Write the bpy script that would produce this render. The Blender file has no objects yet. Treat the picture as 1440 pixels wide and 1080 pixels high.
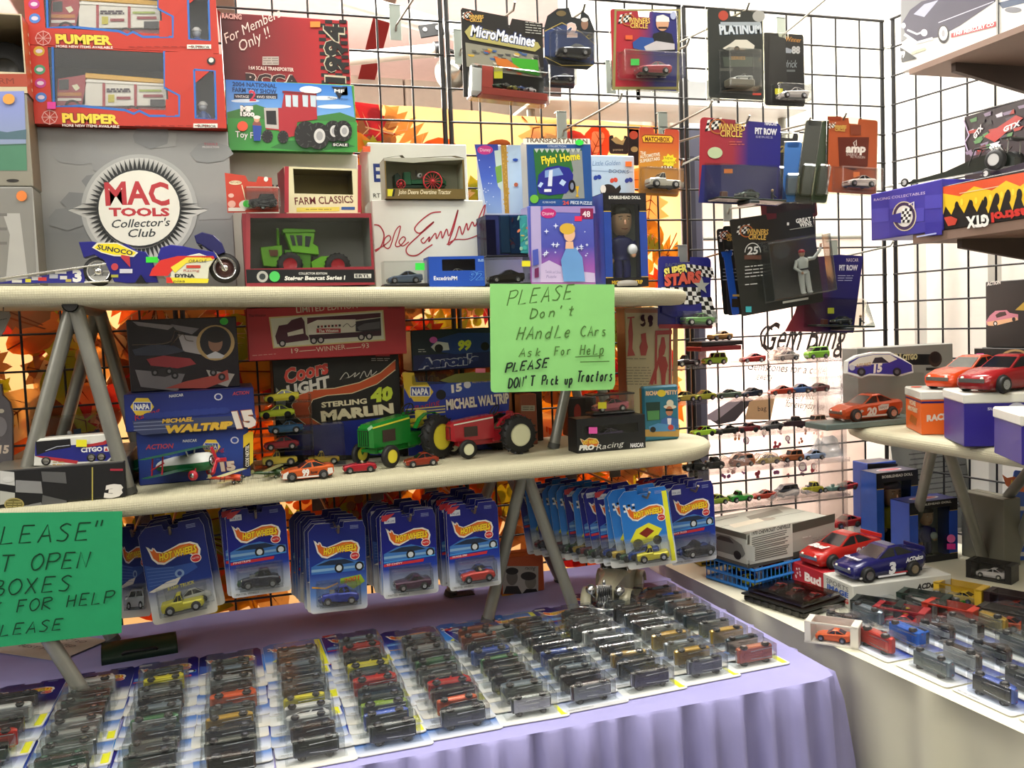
import bpy, bmesh, math, random
from mathutils import Vector, Matrix
random.seed(7)
R = random.random
PI = math.pi
SC = bpy.context.scene
COL = SC.collection
# ---------------------------------------------------------------- camera
FPX = 1256.23
CAM = Vector((-1.7441,-2.0631,1.3522))
RX = Vector((0.95276873,-0.30100762,-0.04032564))
UX = Vector((0.05834391,0.05110867,0.99698741))
FX = Vector((0.29803982,0.95225118,-0.0662567))
cd = bpy.data.cameras.new('camera')
cam = bpy.data.objects.new('camera', cd)
COL.objects.link(cam)
cd.sensor_width = 36
cd.lens = FPX / 1440 * 36
cd.clip_start = 0.05
m3 = Matrix((RX, UX, -FX)).transposed()
cam.matrix_world = Matrix.Translation(CAM) @ m3.to_4x4()
SC.camera = cam
# ---------------------------------------------------------------- world, exposure, lights
SC.view_settings.view_transform = 'Standard'
SC.view_settings.look = 'None'
SC.view_settings.gamma = 1
SC.view_settings.use_curve_mapping = False
SC.view_settings.exposure = 0.0
try:
 SC.cycles.transparent_max_bounces = 40
 SC.cycles.max_bounces = 8
except Exception:
 pass
w = bpy.data.worlds.new('world'); SC.world = w; w.use_nodes = True
w.node_tree.nodes['Background'].inputs[0].default_value = (1,.97,.93,1)
w.node_tree.nodes['Background'].inputs[1].default_value = .06

def area(name, loc, tgt, sx, sy, power, col=(1,1,1)):
 l = bpy.data.lights.new(name, 'AREA'); l.shape = 'RECTANGLE'; l.size = sx; l.size_y = sy
 l.energy = power; l.color = col
 o = bpy.data.objects.new(name, l); COL.objects.link(o); o.location = loc
 d = Vector(tgt) - Vector(loc)
 o.rotation_euler = d.to_track_quat('-Z', 'Y').to_euler()
 return o
area('overhead_light', (-1.2,-1.22,2.95),(-1.2,-.95,0.8),2.4,.6,36,(1,.97,.88))
area('hall_light', (-1.9,-3.6,2.7),(-1.3,-.6,1.1),1.8,1.0,18,(1,.96,.88))
area('side_fill_light', (-4.2,-2.2,2.9),(-.8,-.9,.6),1.6,1.6,76,(1,.97,.9))  # unseen fill added from the left to brighten the right table and cloth drop
area('rear_booth_light', (-.75,.2,3.1),(-.6,.42,.9),1.7,.2,120,(1,.96,.92))
area('rear_left_light', (-2.1,1.6,2.2),(-1.7,.1,1.1),1.6,1.0,110,(1,.93,.82))
area('rear_hall_light', (-1.6,1.9,3.15),(-1.5,2.6,2.2),3.0,.5,90,(1,.93,.9))
area('banner_light', (-.42,.37,1.25),(-.42,.0,1.2),.6,.8,14,(1,.9,.85))

def ray(x, y):
 return (FX + RX * ((x - 720) / FPX) - UX * ((y - 540) / FPX))

def at(x, y, X=None, Y=None, Z=None):
 d = ray(x, y)
 t = (X - CAM.x) / d.x if X is not None else (Y - CAM.y) / d.y if Y is not None else (Z - CAM.z) / d.z
 return CAM + d * t

def onplane(x, y, P0, n):
 d = ray(x, y)
 return CAM + d * ((P0 - CAM).dot(n) / d.dot(n))
# ---------------------------------------------------------------- materials
def s2l(c):
 return c / 12.92 if c <= .04045 else ((c + .055) / 1.055) ** 2.4

def hexc(h):
 return tuple(s2l(int(h[i:i + 2], 16) / 255) for i in (0,2,4)) + (1,)
MC = {}

def C(h, rough=.45, metal=0, trans=0, spec=.5, emit=0, name='paint', vary=.06, nscale=30):
 k = (h, rough, metal, trans, spec, emit, vary, nscale)
 if k in MC: return MC[k]
 m = bpy.data.materials.new(name); m.use_nodes = True
 nt = m.node_tree; b = nt.nodes['Principled BSDF']
 tc = nt.nodes.new('ShaderNodeTexCoord'); no = nt.nodes.new('ShaderNodeTexNoise')
 no.inputs['Scale'].default_value = nscale; no.inputs['Detail'].default_value = 2
 nt.links.new(tc.outputs['Object'], no.inputs['Vector'])
 mx = nt.nodes.new('ShaderNodeMix'); mx.data_type = 'RGBA'
 c = hexc(h)
 mx.inputs[6].default_value = tuple(v * (1 - vary) for v in c[:3]) + (1,)
 mx.inputs[7].default_value = tuple(min(1, v * (1 + vary)) for v in c[:3]) + (1,)
 nt.links.new(no.outputs['Fac'], mx.inputs[0])
 nt.links.new(mx.outputs[2], b.inputs['Base Color'])
 b.inputs['Roughness'].default_value = rough; b.inputs['Metallic'].default_value = metal
 b.inputs['Specular IOR Level'].default_value = spec
 if emit:
  b.inputs['Emission Color'].default_value = c; b.inputs['Emission Strength'].default_value = emit
 if trans:
  tl = nt.nodes.new('ShaderNodeBsdfTranslucent'); nt.links.new(mx.outputs[2], tl.inputs['Color'])
  ms = nt.nodes.new('ShaderNodeMixShader'); ms.inputs[0].default_value = trans
  nt.links.new(b.outputs[0], ms.inputs[1]); nt.links.new(tl.outputs[0], ms.inputs[2])
  nt.links.new(ms.outputs[0], nt.nodes['Material Output'].inputs[0])
 MC[k] = m
 return m

def CLEAR(tint='ffffff', gl=.12, rough=.08, haze=0.0):
 k = ('clear', tint, gl, rough, haze)
 if k in MC: return MC[k]
 m = bpy.data.materials.new('clear_plastic'); m.use_nodes = True
 nt = m.node_tree; nt.nodes.remove(nt.nodes['Principled BSDF'])
 tr = nt.nodes.new('ShaderNodeBsdfTransparent'); tr.inputs[0].default_value = hexc(tint)
 g = nt.nodes.new('ShaderNodeBsdfGlossy'); g.inputs['Roughness'].default_value = rough
 lw = nt.nodes.new('ShaderNodeLayerWeight'); lw.inputs[0].default_value = .22
 ma = nt.nodes.new('ShaderNodeMath'); ma.operation = 'MULTIPLY_ADD'
 no = nt.nodes.new('ShaderNodeTexNoise'); no.inputs['Scale'].default_value = 45
 bp = nt.nodes.new('ShaderNodeBump'); bp.inputs['Strength'].default_value = .06; bp.inputs['Distance'].default_value = .004
 nt.links.new(no.outputs['Fac'], bp.inputs['Height']); nt.links.new(bp.outputs[0], g.inputs['Normal'])
 nt.links.new(lw.outputs['Fresnel'], ma.inputs[0]); ma.inputs[1].default_value = .5; ma.inputs[2].default_value = gl * .13
 ms = nt.nodes.new('ShaderNodeMixShader')
 nt.links.new(ma.outputs[0], ms.inputs[0]); nt.links.new(tr.outputs[0], ms.inputs[1]); nt.links.new(g.outputs[0], ms.inputs[2])
 last = ms
 if haze:
  df = nt.nodes.new('ShaderNodeBsdfDiffuse'); df.inputs[0].default_value = (.8,.8,.82,1)
  m2 = nt.nodes.new('ShaderNodeMixShader'); m2.inputs[0].default_value = haze
  nt.links.new(ms.outputs[0], m2.inputs[1]); nt.links.new(df.outputs[0], m2.inputs[2]); last = m2
 nt.links.new(last.outputs[0], nt.nodes['Material Output'].inputs[0])
 MC[k] = m
 return m

def RAMP(stops, rough=.35, axis=2, trans=0):
 """printed gradient over the object's own bounding box (axis 0 x, 2 z)"""
 k = ('ramp', tuple(stops), rough, axis)
 if k in MC: return MC[k]
 m = bpy.data.materials.new('printed_gradient'); m.use_nodes = True
 nt = m.node_tree; b = nt.nodes['Principled BSDF']; b.inputs['Roughness'].default_value = rough
 tc = nt.nodes.new('ShaderNodeTexCoord'); sp = nt.nodes.new('ShaderNodeSeparateXYZ')
 nt.links.new(tc.outputs['Generated'], sp.inputs[0])
 r = nt.nodes.new('ShaderNodeValToRGB'); el = r.color_ramp.elements
 el[0].position = stops[0][0]; el[0].color = hexc(stops[0][1])
 el[1].position = stops[-1][0]; el[1].color = hexc(stops[-1][1])
 for p, h in stops[1:-1]:
  e = el.new(p); e.color = hexc(h)
 nt.links.new(sp.outputs[axis], r.inputs[0]); nt.links.new(r.outputs[0], b.inputs['Base Color'])
 MC[k] = m
 return m

def BUMPY(h, kind='noise', scale=40, dist=.002, rough=.8, h2=None, trans=0, name='cloth', strength=.6):
 k = ('bumpy', h, kind, scale, dist, rough, h2)
 if k in MC: return MC[k]
 m = bpy.data.materials.new(name); m.use_nodes = True
 nt = m.node_tree; b = nt.nodes['Principled BSDF']; b.inputs['Roughness'].default_value = rough
 tc = nt.nodes.new('ShaderNodeTexCoord')
 if kind == 'weave':
  mp = nt.nodes.new('ShaderNodeTexVoronoi'); mp.inputs['Scale'].default_value = scale
  mp.inputs['Randomness'].default_value = .0
  out = mp.outputs['Distance']; nt.links.new(tc.outputs['Object'], mp.inputs['Vector'])
 else:
  no = nt.nodes.new('ShaderNodeTexNoise'); no.inputs['Scale'].default_value = scale; no.inputs['Detail'].default_value = 4
  nt.links.new(tc.outputs['Object'], no.inputs['Vector']); out = no.outputs['Fac']
 bp = nt.nodes.new('ShaderNodeBump'); bp.inputs['Strength'].default_value = strength; bp.inputs['Distance'].default_value = dist
 nt.links.new(out, bp.inputs['Height']); nt.links.new(bp.outputs[0], b.inputs['Normal'])
 mx = nt.nodes.new('ShaderNodeMix'); mx.data_type = 'RGBA'
 c = hexc(h); c2 = hexc(h2) if h2 else tuple(v * .85 for v in c[:3]) + (1,)
 mx.inputs[6].default_value = c; mx.inputs[7].default_value = c2
 nt.links.new(out, mx.inputs[0]); nt.links.new(mx.outputs[2], b.inputs['Base Color'])
 MC[k] = m
 return m
BLACKWIRE = C('100f10', .4, name='black_powder_coat')
STEEL = C('8e8e86', .38,.45, name='grey_tube', vary=.12)
CHROME = C('d8d8d8', .15,1, name='chrome')
CHROMED = C('b9bcc0', .22,.9, name='chromed_plastic')
RUBBER = C('161616', .6, name='rubber')
GLASSK = C('15181b', .12, name='dark_glazing')
CARDW = C('d8d4c4', .6, name='white_card')
KRAFT = C('8d8064', .8, name='kraft_card')
# ---------------------------------------------------------------- mesh builder
TXT = {}

def txtmesh(s, bold=0.0, res=2):
 k = (s, bold)
 if k in TXT: return TXT[k]
 cu = bpy.data.curves.new('t', 'FONT'); cu.body = s; cu.size = 1; cu.resolution_u = res; cu.offset = bold
 ob = bpy.data.objects.new('t', cu)
 me = bpy.data.meshes.new_from_object(ob)
 V = [(v.co.x, v.co.y) for v in me.vertices]
 P = [tuple(p.vertices) for p in me.polygons]
 bpy.data.objects.remove(ob); bpy.data.curves.remove(cu); bpy.data.meshes.remove(me)
 if not V: V = [(0,0),(1,0),(0,1)]; P = []
 x0 = min(v[0] for v in V); x1 = max(v[0] for v in V); y0 = min(v[1] for v in V); y1 = max(v[1] for v in V)
 cap = .7
 V = [((a - x0) / max(1e-6, x1 - x0), b / cap) for a, b in V]
 TXT[k] = (V, P, (x1 - x0) / cap)
 return TXT[k]

class MB:
 def __init__(s):
  s.v = []; s.f = []; s.mi = []; s.sm = []; s.mats = []; s.T = None
 def m(s, m):
  if m not in s.mats: s.mats.append(m)
  return s.mats.index(m)
 def add(s, vs, fs, m, smooth=False):
  o = len(s.v)
  if s.T is not None: vs = [s.T @ Vector(v) for v in vs]
  s.v += [tuple(v) for v in vs]; k = s.m(m)
  for f in fs:
   s.f.append(tuple(i + o for i in f)); s.mi.append(k); s.sm.append(smooth)
 def box(s, x0, y0, z0, x1, y1, z1, m, b=0):
  if b:
   bb = min(b, (x1 - x0) * .45,(y1 - y0) * .45,(z1 - z0) * .45)
   vs = [];
   # chamfered box: 24 verts
   for sx in (0,1):
    for sy in (0,1):
     for sz in (0,1):
      X = (x0, x1)[sx]; Y = (y0, y1)[sy]; Z = (z0, z1)[sz]
      ix = bb * (1 - 2 * sx); iy = bb * (1 - 2 * sy); iz = bb * (1 - 2 * sz)
      vs += [(X, Y + iy, Z + iz),(X + ix, Y, Z + iz),(X + ix, Y + iy, Z)]
   def i(sx, sy, sz, a): return ((sx * 2 + sy) * 2 + sz) * 3 + a
   fs = []
   for q in (0,1):
    fs.append([i(q, 0,0,0), i(q, 1,0,0), i(q, 1,1,0), i(q, 0,1,0)])
    fs.append([i(0, q, 0,1), i(1, q, 0,1), i(1, q, 1,1), i(0, q, 1,1)])
    fs.append([i(0,0, q, 2), i(1,0, q, 2), i(1,1, q, 2), i(0,1, q, 2)])
   for a in (0,1):
    for c in (0,1):
     fs.append([i(0, a, c, 1), i(0, a, c, 2), i(1, a, c, 2), i(1, a, c, 1)])
     fs.append([i(a, 0, c, 0), i(a, 0, c, 2), i(a, 1, c, 2), i(a, 1, c, 0)])
     fs.append([i(a, c, 0,0), i(a, c, 0,1), i(a, c, 1,1), i(a, c, 1,0)])
   for a in (0,1):
    for c in (0,1):
     for e in (0,1): fs.append([i(a, c, e, 0), i(a, c, e, 1), i(a, c, e, 2)])
   s.add(vs, fs, m); return
  vs = [(x, y, z) for x in (x0, x1) for y in (y0, y1) for z in (z0, z1)]
  s.add(vs, [(0,1,3,2),(4,6,7,5),(0,4,5,1),(2,3,7,6),(0,2,6,4),(1,5,7,3)], m)
 def tube(s, pts, r, m, n=8, cap=True, smooth=True, r2=None):
  pts = [Vector(p) for p in pts]; vs = []; fs = []
  L = len(pts)
  up = None
  for i, p in enumerate(pts):
   d = (pts[min(i + 1, L - 1)] - pts[max(i - 1,0)]).normalized()
   if up is None:
    up = Vector((0,0,1)) if abs(d.z) < .9 else Vector((1,0,0))
   a = d.cross(up).normalized(); b = a.cross(d).normalized(); up = b
   rr = r if r2 is None else r + (r2 - r) * i / (L - 1)
   for k in range(n):
    t = 2 * PI * k / n
    vs.append(p + a * (rr * math.cos(t)) + b * (rr * math.sin(t)))
  for i in range(L - 1):
   for k in range(n):
    fs.append((i * n + k, i * n + (k + 1) % n, (i + 1) * n + (k + 1) % n, (i + 1) * n + k))
  s.add(vs, fs, m, smooth)
  if cap:
   s.add(vs[:n], [tuple(range(n))[::-1]], m); s.add(vs[-n:], [tuple(range(n))], m)
 def lathe(s, prof, m, n=16, axis='z', c=(0,0,0), smooth=True):
  """prof: (radius, height) pairs revolved about axis through c"""
  vs = []; fs = []; c = Vector(c)
  for r, h in prof:
   for k in range(n):
    t = 2 * PI * k / n; a, b = r * math.cos(t), r * math.sin(t)
    v = (a, b, h) if axis == 'z' else (a, h, b) if axis == 'y' else (h, a, b)
    vs.append(c + Vector(v))
  for i in range(len(prof) - 1):
   for k in range(n):
    fs.append((i * n + k, i * n + (k + 1) % n, (i + 1) * n + (k + 1) % n, (i + 1) * n + k))
  ring = len(prof) > 3 and abs(prof[0][0] - prof[-1][0]) < 1e-6
  if prof[0][0] > 1e-6 and not ring: fs.append(tuple(range(n)))
  if prof[-1][0] > 1e-6 and not ring: fs.append(tuple(range((len(prof) - 1) * n, len(prof) * n)))
  s.add(vs, fs, m, smooth)
 def loft(s, rings, m, cap=True, smooth=False, closed=True):
  n = len(rings[0]); vs = [v for r in rings for v in r]; fs = []
  for i in range(len(rings) - 1):
   for k in range(n if closed else n - 1):
    fs.append((i * n + k, i * n + (k + 1) % n, (i + 1) * n + (k + 1) % n, (i + 1) * n + k))
  if cap: fs += [tuple(range(n)), tuple(range((len(rings) - 1) * n, len(rings) * n))]
  s.add(vs, fs, m, smooth)
 def prism(s, pts, y0, y1, m, smooth=False):
  """outline in x,z extruded along y"""
  n = len(pts)
  vs = [(x, y0, z) for x, z in pts] + [(x, y1, z) for x, z in pts]
  fs = [tuple(range(n)), tuple(range(2 * n - 1, n - 1,-1))] + [(i, (i + 1) % n, n + (i + 1) % n, n + i) for i in range(n)]
  s.add(vs, fs, m, smooth)
 def ball(s, c, r, m, n=10, sx=1, sy=1, sz=1):
  prof = [(max(0, r * math.sin(PI * i / (n - 2))),-r * math.cos(PI * i / (n - 2))) for i in range(n - 1)]
  prof[0] = (1e-7,-r); prof[-1] = (1e-7, r)
  o = s.T; base = Matrix.Translation(Vector(c)) @ Matrix.Diagonal((sx, sy, sz, 1))
  s.T = base if o is None else o @ base
  s.lathe(prof, m, n); s.T = o
 def build(s, name, parent=None, mw=None):
  me = bpy.data.meshes.new(name); me.from_pydata(s.v, [], s.f)
  for m in s.mats: me.materials.append(m)
  me.polygons.foreach_set('material_index', s.mi); me.polygons.foreach_set('use_smooth', s.sm)
  me.update()
  return link(name, me, parent, mw)

def fixn(o):
 bm = bmesh.new(); bm.from_mesh(o.data); bmesh.ops.recalc_face_normals(bm, faces=bm.faces); bm.to_mesh(o.data); bm.free(); return o

def link(name, data, parent=None, mw=None):
 o = bpy.data.objects.new(name, data); COL.objects.link(o)
 if parent is not None: o.parent = parent
 if mw is not None: o.matrix_local = mw
 return o

def tag(o, label=None, cat=None, group=None, kind=None):
 if label: o['label'] = label
 if cat: o['category'] = cat
 if group: o['group'] = group
 if kind: o['kind'] = kind
 return o

def empty(name, mw, label, cat, group=None):
 o = link(name, None, None, mw); o.empty_display_size = .02
 return tag(o, label, cat, group)

def copy_tree(o, mw, label=None, group=None):
 c = o.copy(); COL.objects.link(c); c.matrix_local = mw
 if label: c['label'] = label
 if group: c['group'] = group
 for ch in list(o.children):
  d = ch.copy(); COL.objects.link(d); d.parent = c
  for g in list(ch.children):
   e = g.copy(); COL.objects.link(e); e.parent = d
 return c
# ---------------------------------------------------------------- faces and prints
class Face:
 """a flat face standing in the room: origin bottom left, x right, y into the thing, z up"""
 def __init__(s, O, u, w, W, H):
  s.O = O; s.u = u.normalized(); s.w = w.normalized(); s.n = s.u.cross(s.w); s.W = W; s.H = H
 def mw(s):
  y = -s.n
  return Matrix((s.u.to_4d(), y.to_4d(), s.w.to_4d(), s.O.to_4d())).transposed() if False else \
   Matrix(((s.u.x, y.x, s.w.x, s.O.x),(s.u.y, y.y, s.w.y, s.O.y),(s.u.z, y.z, s.w.z, s.O.z),(0,0,0,1)))
 def uv(s, x, y):
  p = onplane(x, y, s.O, s.n) - s.O
  return p.dot(s.u), p.dot(s.w)

def fpx(BL, BR, TL, Y=None, X=None, yaw=0, rest=None, roll=False):
 """face from three photograph corners on the vertical plane at depth Y (or X), turned by yaw"""
 if X is not None:
  P0 = at(*BL, X=X); n = Vector((-1,0,0))
 else:
  P0 = at(*BL, Y=Y); n = Vector((0,-1,0))
 if yaw: n = Matrix.Rotation(yaw, 3, 'Z') @ n
 A = onplane(*BL, P0, n); B = onplane(*BR, P0, n); T = onplane(*TL, P0, n)
 u = B - A
 if not roll: u.z = 0
 w = T - A; w = w - u.normalized() * w.dot(u.normalized())
 if not roll:
  H = abs(w.z); w = Vector((0,0,1))
  if rest is not None: H = A.z + H - rest; A.z = rest
 else: H = w.length
 return Face(A, u, w, u.length, H)

def subface(F, D, which):
 """left or right side or top of the box behind F"""
 y = -F.n
 if which == 'left': return Face(F.O + y * D, -y, F.w, D, F.H)
 if which == 'right': return Face(F.O + F.u * F.W, y, F.w, D, F.H)
 return Face(F.O + F.w * F.H, F.u, y, F.W, D)
ARTS = []

class Art:
 def __init__(s, F, parent=None, root=None, name='front_print', e0=.0004):
  s.F = F; s.b = MB(); s.e = e0; s.parent = parent; s.name = name; s.root = root if root else (parent.matrix_basis.copy() if parent is not None else F.mw())
  s.px = True; ARTS.append(s); s.L = s.root.inverted() @ F.mw(); s.b.T = s.L
 def q(s, p): return s.F.uv(*p) if s.px else p
 def nx(s): s.e += .00005; return -s.e
 def k(s, c): return c if not isinstance(c, str) else C(c, .35, name='printing_ink')
 def poly(s, pts, c):
  y = s.nx(); pts = [s.q(p) for p in pts]
  s.b.add([(a, y, b) for a, b in pts], [tuple(range(len(pts)))], s.k(c)); return s
 def rect(s, x0, y0, x1, y1, c):
  return s.poly([(x0, y0),(x1, y0),(x1, y1),(x0, y1)], c)
 def ell(s, x, y, rx, ry, c, n=20, a=0):
  return s.poly([(x + rx * math.cos(2 * PI * i / n) * math.cos(a) - ry * math.sin(2 * PI * i / n) * math.sin(a),
      y + rx * math.cos(2 * PI * i / n) * math.sin(a) + ry * math.sin(2 * PI * i / n) * math.cos(a)) for i in range(n)], c)
 def line(s, pts, wpx, c, smooth=False, closed=False):
  """ribbon stroke, width in the same units as the points"""
  if smooth and len(pts) > 2:
   P = [pts[0]] + list(pts) + [pts[-1]]; out = []
   for i in range(1, len(P) - 2):
    for t in (0,.2,.4,.6,.8):
     out.append(tuple(.5 * ((2 * P[i][j]) + (-P[i - 1][j] + P[i + 1][j]) * t + (2 * P[i - 1][j] - 5 * P[i][j] + 4 * P[i + 1][j] - P[i + 2][j]) * t * t + (-P[i - 1][j] + 3 * P[i][j] - 3 * P[i + 1][j] + P[i + 2][j]) * t ** 3) for j in (0,1)))
   pts = out + [pts[-1]]
  if closed: pts = list(pts) + [pts[0]]
  y = s.nx(); L = []; Rr = []
  n = len(pts)
  for i, p in enumerate(pts):
   a = pts[max(0, i - 1)]; b = pts[min(n - 1, i + 1)]
   dx, dy = b[0] - a[0], b[1] - a[1]; d = math.hypot(dx, dy) or 1
   nx, ny = -dy / d * wpx / 2, dx / d * wpx / 2
   L.append(s.q((p[0] + nx, p[1] + ny))); Rr.append(s.q((p[0] - nx, p[1] - ny)))
  vs = [(a, y, b) for a, b in L] + [(a, y, b) for a, b in Rr]
  s.b.add(vs, [(i, i + 1, n + i + 1, n + i) for i in range(n - 1)], s.k(c)); return s
 def t(s, txt, p0, p1, h, c, sh=0, bold=.0, arc=0, out=None, ow=.02, vert=False):
  """text between two baseline points, cap height h (same units)"""
  if out: s.t(txt, p0, p1, h, out, sh, bold + ow, arc)
  V, P, asp = txtmesh(txt, bold)
  a = Vector(s.q(p0)); b = Vector(s.q(p1)); d = b - a; Lm = d.length
  Lp = math.hypot(p1[0] - p0[0], p1[1] - p0[1]); H = h * Lm / Lp
  d.normalize(); up = Vector((-d.y, d.x)); y = s.nx()
  vs = []
  for vx, vy in V:
   ar = arc * H * 4 * vx * (1 - vx)
   q = a + d * (vx * Lm + sh * vy * H) + up * (vy * H + ar)
   vs.append((q.x, y, q.y))
  s.b.add(vs, P, s.k(c)); return s
 def lines(s, x0, y0, x1, y1, n, c, w=1.2, slope=0):
  """small unreadable print as rows of short dashes"""
  for i in range(n):
   yy = y0 + (y1 - y0) * (i + .5) / n; x = x0
   while x < x1 - 2:
    e = min(x1, x + 3 + R() * 8)
    s.line([(x, yy + slope * (x - x0)),(e, yy + slope * (e - x0))], w, c); x = e + 1.5
    s.e -= .00005
  return s
 def end(s):
  if s.b.f: s.b.build(s.name, s.parent)

def flush():
 for a in ARTS: a.end()
 ARTS.clear()

def carton(name, label, cat, F, D, col='b0a890', side=None, top=None, art='front_print', b=.0015, group=None, rough=.4, body='carton_body'):
 root = empty(name, F.mw(), label, cat, group)
 mb = MB(); m = C(col, rough, name='printed_card') if isinstance(col, str) else col
 mb.box(0,0,0, F.W, D, F.H, m, b)
 e = .0002
 if side:
  mm = C(side, rough); mb.box(-e, b * 2, b, .001, D - b, F.H - b, mm); mb.box(F.W - .001, b * 2, b, F.W + e, D - b, F.H - b, mm)
 if top: mb.box(b, b * 2, F.H - .001, F.W - b, D - b, F.H + e, C(top, rough))
 # tuck flap seam on the lid
 mb.box(F.W * .02, D * .5, F.H, F.W * .98, D * .5 + .0006, F.H + .0004, C('2a2622', .8))
 o = mb.build(body, root); fixn(o)
 a = Art(F, root, name=art); a.root_ob = root
 return a

def winbox(name, label, cat, F, D, col, holes, inner='b8b6a8', pane=True, group=None, side=None, floorc=None):
 """open display carton: real walls, a front with cut windows (pixel rects) and a clear film"""
 root = empty(name, F.mw(), label, cat, group)
 W, H = F.W, F.H; t = .0012; m = C(col, .4, name='printed_card') if isinstance(col, str) else col
 mi = C(inner, .6, name='inner_card'); mb = MB()
 sd = C(side, .4) if side else m
 mb.box(0, D - t, 0, W, D, H, m); mb.box(t, D - 2 * t, t, W - t, D - t, H - t, mi)
 mb.box(0,0,0, t, D, H, sd); mb.box(W - t, 0,0, W, D, H, sd)
 mb.box(t, t, t, 2 * t, D - t, H - t, mi); mb.box(W - 2 * t, t, t, W - t, D - t, H - t, mi)
 mb.box(0,0,0, W, D, t, m); mb.box(t, t, t, W - t, D - t, 2 * t, C(floorc, .6) if floorc else mi)
 mb.box(0,0, H - t, W, D, H, m); mb.box(t, t, H - 2 * t, W - t, D - t, H - t, mi)
 fixn(mb.build('carton_body', root))
 hs = []
 for (x0, y0, x1, y1) in holes:
  a = F.uv(x0, y1); c = F.uv(x1, y0)
  hs.append((max(.002, min(a[0], c[0])), max(.002, min(a[1], c[1])), min(W - .002, max(a[0], c[0])), min(H - .002, max(a[1], c[1]))))
 xs = sorted({0, W} | {h[0] for h in hs} | {h[2] for h in hs}); zs = sorted({0, H} | {h[1] for h in hs} | {h[3] for h in hs})
 fr = MB()
 for i in range(len(xs) - 1):
  for j in range(len(zs) - 1):
   cx, cz = (xs[i] + xs[i + 1]) / 2,(zs[j] + zs[j + 1]) / 2
   if any(h[0] < cx < h[2] and h[1] < cz < h[3] for h in hs): continue
   fr.box(xs[i], -.0002, zs[j], xs[i + 1], t, zs[j + 1], m)
 fr.build('front_frame', root)
 if pane:
  pn = MB()
  for h in hs: pn.box(h[0] - .001, t, h[1] - .001, h[2] + .001, t + .0003, h[3] + .001, CLEAR())
  pn.build('clear_window', root)
 a = Art(F, root); a.root_ob = root
 return a
# ================================================================ the setting
def struct(mb, name, mw=None):
 o = mb.build(name, None, mw); o['kind'] = 'structure'; return o
b = MB(); b.box(-7,-7,-.1,3,4,0, BUMPY('77756e', scale=6, dist=.002, rough=.7, name='concrete')); struct(b, 'floor')
b = MB(); b.box(-7,-7,3.2,3,4,3.3, C('d9d4cc', .9, name='ceiling_paint')); struct(b, 'ceiling')
WALLP = C('e9e6dc', .45, name='painted_sheet_metal', vary=.03)
b = MB(); b.box(-7.1,-7,0,-7,4,3.2, WALLP); struct(b, 'wall_left')
b = MB(); b.box(-7,-7.1,0,3,-7,3.2, WALLP); struct(b, 'wall_front')

def ribbed(p0, p1, z0, z1, side, pitch=.23, dep=.022):
 """ribbed sheet metal wall between two plan points"""
 p0 = Vector(p0 + (0,)); p1 = Vector(p1 + (0,)); d = p1 - p0; L = d.length; d.normalize(); n = Vector((-d.y, d.x, 0)) * side
 pts = []; x = 0
 while x < L:
  for a, e in ((0,0),(pitch * .52,0),(pitch * .62, dep),(pitch * .86, dep),(pitch * .96,0)):
   if x + a < L: pts.append(p0 + d * (x + a) + n * e)
  x += pitch
 pts.append(p1)
 b = MB(); m = len(pts)
 vs = [(p.x, p.y, z0) for p in pts] + [(p.x, p.y, z1) for p in pts]
 b.add(vs, [(i, i + 1, m + i + 1, m + i) for i in range(m - 1)], WALLP)
 return b
struct(ribbed((.62,.42),(-.78,.42),0,3.2,1), 'wall_back')
struct(ribbed((.08,.45),(.08 + .137 * 5,.45 - .991 * 5),0,3.2,-1), 'wall_right')
# rear neighbouring booth seen above the leaf cloth
b = MB(); m_ = C('e6e0d4', .6, name='cream_partition')
for i in range(17):
 x = -6.2 + i * .36
 b.box(x, 2.6,0, x + .35,2.64,2.80, m_, .004)
b.box(-6.2,2.58,2.80,-.1,2.66,2.86, C('efece4', .5))
struct(b, 'trim_1')
b = MB(); b.box(-7,3.9,0,3,4,3.2, C('c9a79c', .8, name='pinkish_tent_wall')); struct(b, 'wall_rear')
b = MB()
cm = C('cdb3ab', .8, trans=.3, name='tent_canvas')
b.add([(-6.5,1.0,2.95),(.5,1.0,2.75),(.5,3.8,2.5),(-6.5,3.8,2.9)], [(0,1,2,3)], cm)
for x in (-3.9,-3.25,-2.55,-1.75,-1.1):
 b.add([(x, 1.0,2.862 - (x + 3) * .028),(x + .07,1.0,2.86 - (x + 3) * .028),(x + .2,3.8,2.6 - (x + 3) * .05),(x + .1,3.8,2.6 - (x + 3) * .05)], [(0,1,2,3)], C('b3262a', .8))
tag(b.build('tent_canopy'), 'pinkish tent canopy with red stripes above the rear booth', 'canopy')
P0 = at(480,-2, Y=1.2); P1 = at(900,120, Y=1.2)
b = MB(); b.T = None
for P, Q, r in ((P0, P1,.035),): b.tube([P, Q], r, C('f2f0ec', .5),8)
tag(b.build('canopy_rafter'), 'white sloping rafter behind the top of the grid wall', 'beam')
b = MB(); q_ = at(440,88, Y=.9); b.tube([q_, at(618,70, Y=.9)], .022, C('e8e8e4', .3),12); b.tube([(q_.x, .9,0), q_], .022, C('e8e8e4', .3),10)
b.tube([at(611,70, Y=.89), at(621,69, Y=.89)], .026, C('15171a', .4),12)
tag(b.build('cross_pole'), 'white horizontal pole with black end cap behind the wire grid', 'pole')
b = MB(); b.T = Matrix.Translation(at(648,98, Y=.9)) @ Matrix.Rotation(.4,4, 'Z') @ Matrix.Scale(1.15,4)
b.lathe([(.001,0),(.03,.005),(.045,.03),(.05,.06),(.047,.06),(.04,.03),(.002,.01)], C('9c9c96', .3,.7),20, 'y')
b.tube([(0,0,0),(0,-.03,.03),(-.05,-.01,.045)], .006, RUBBER)
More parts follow.
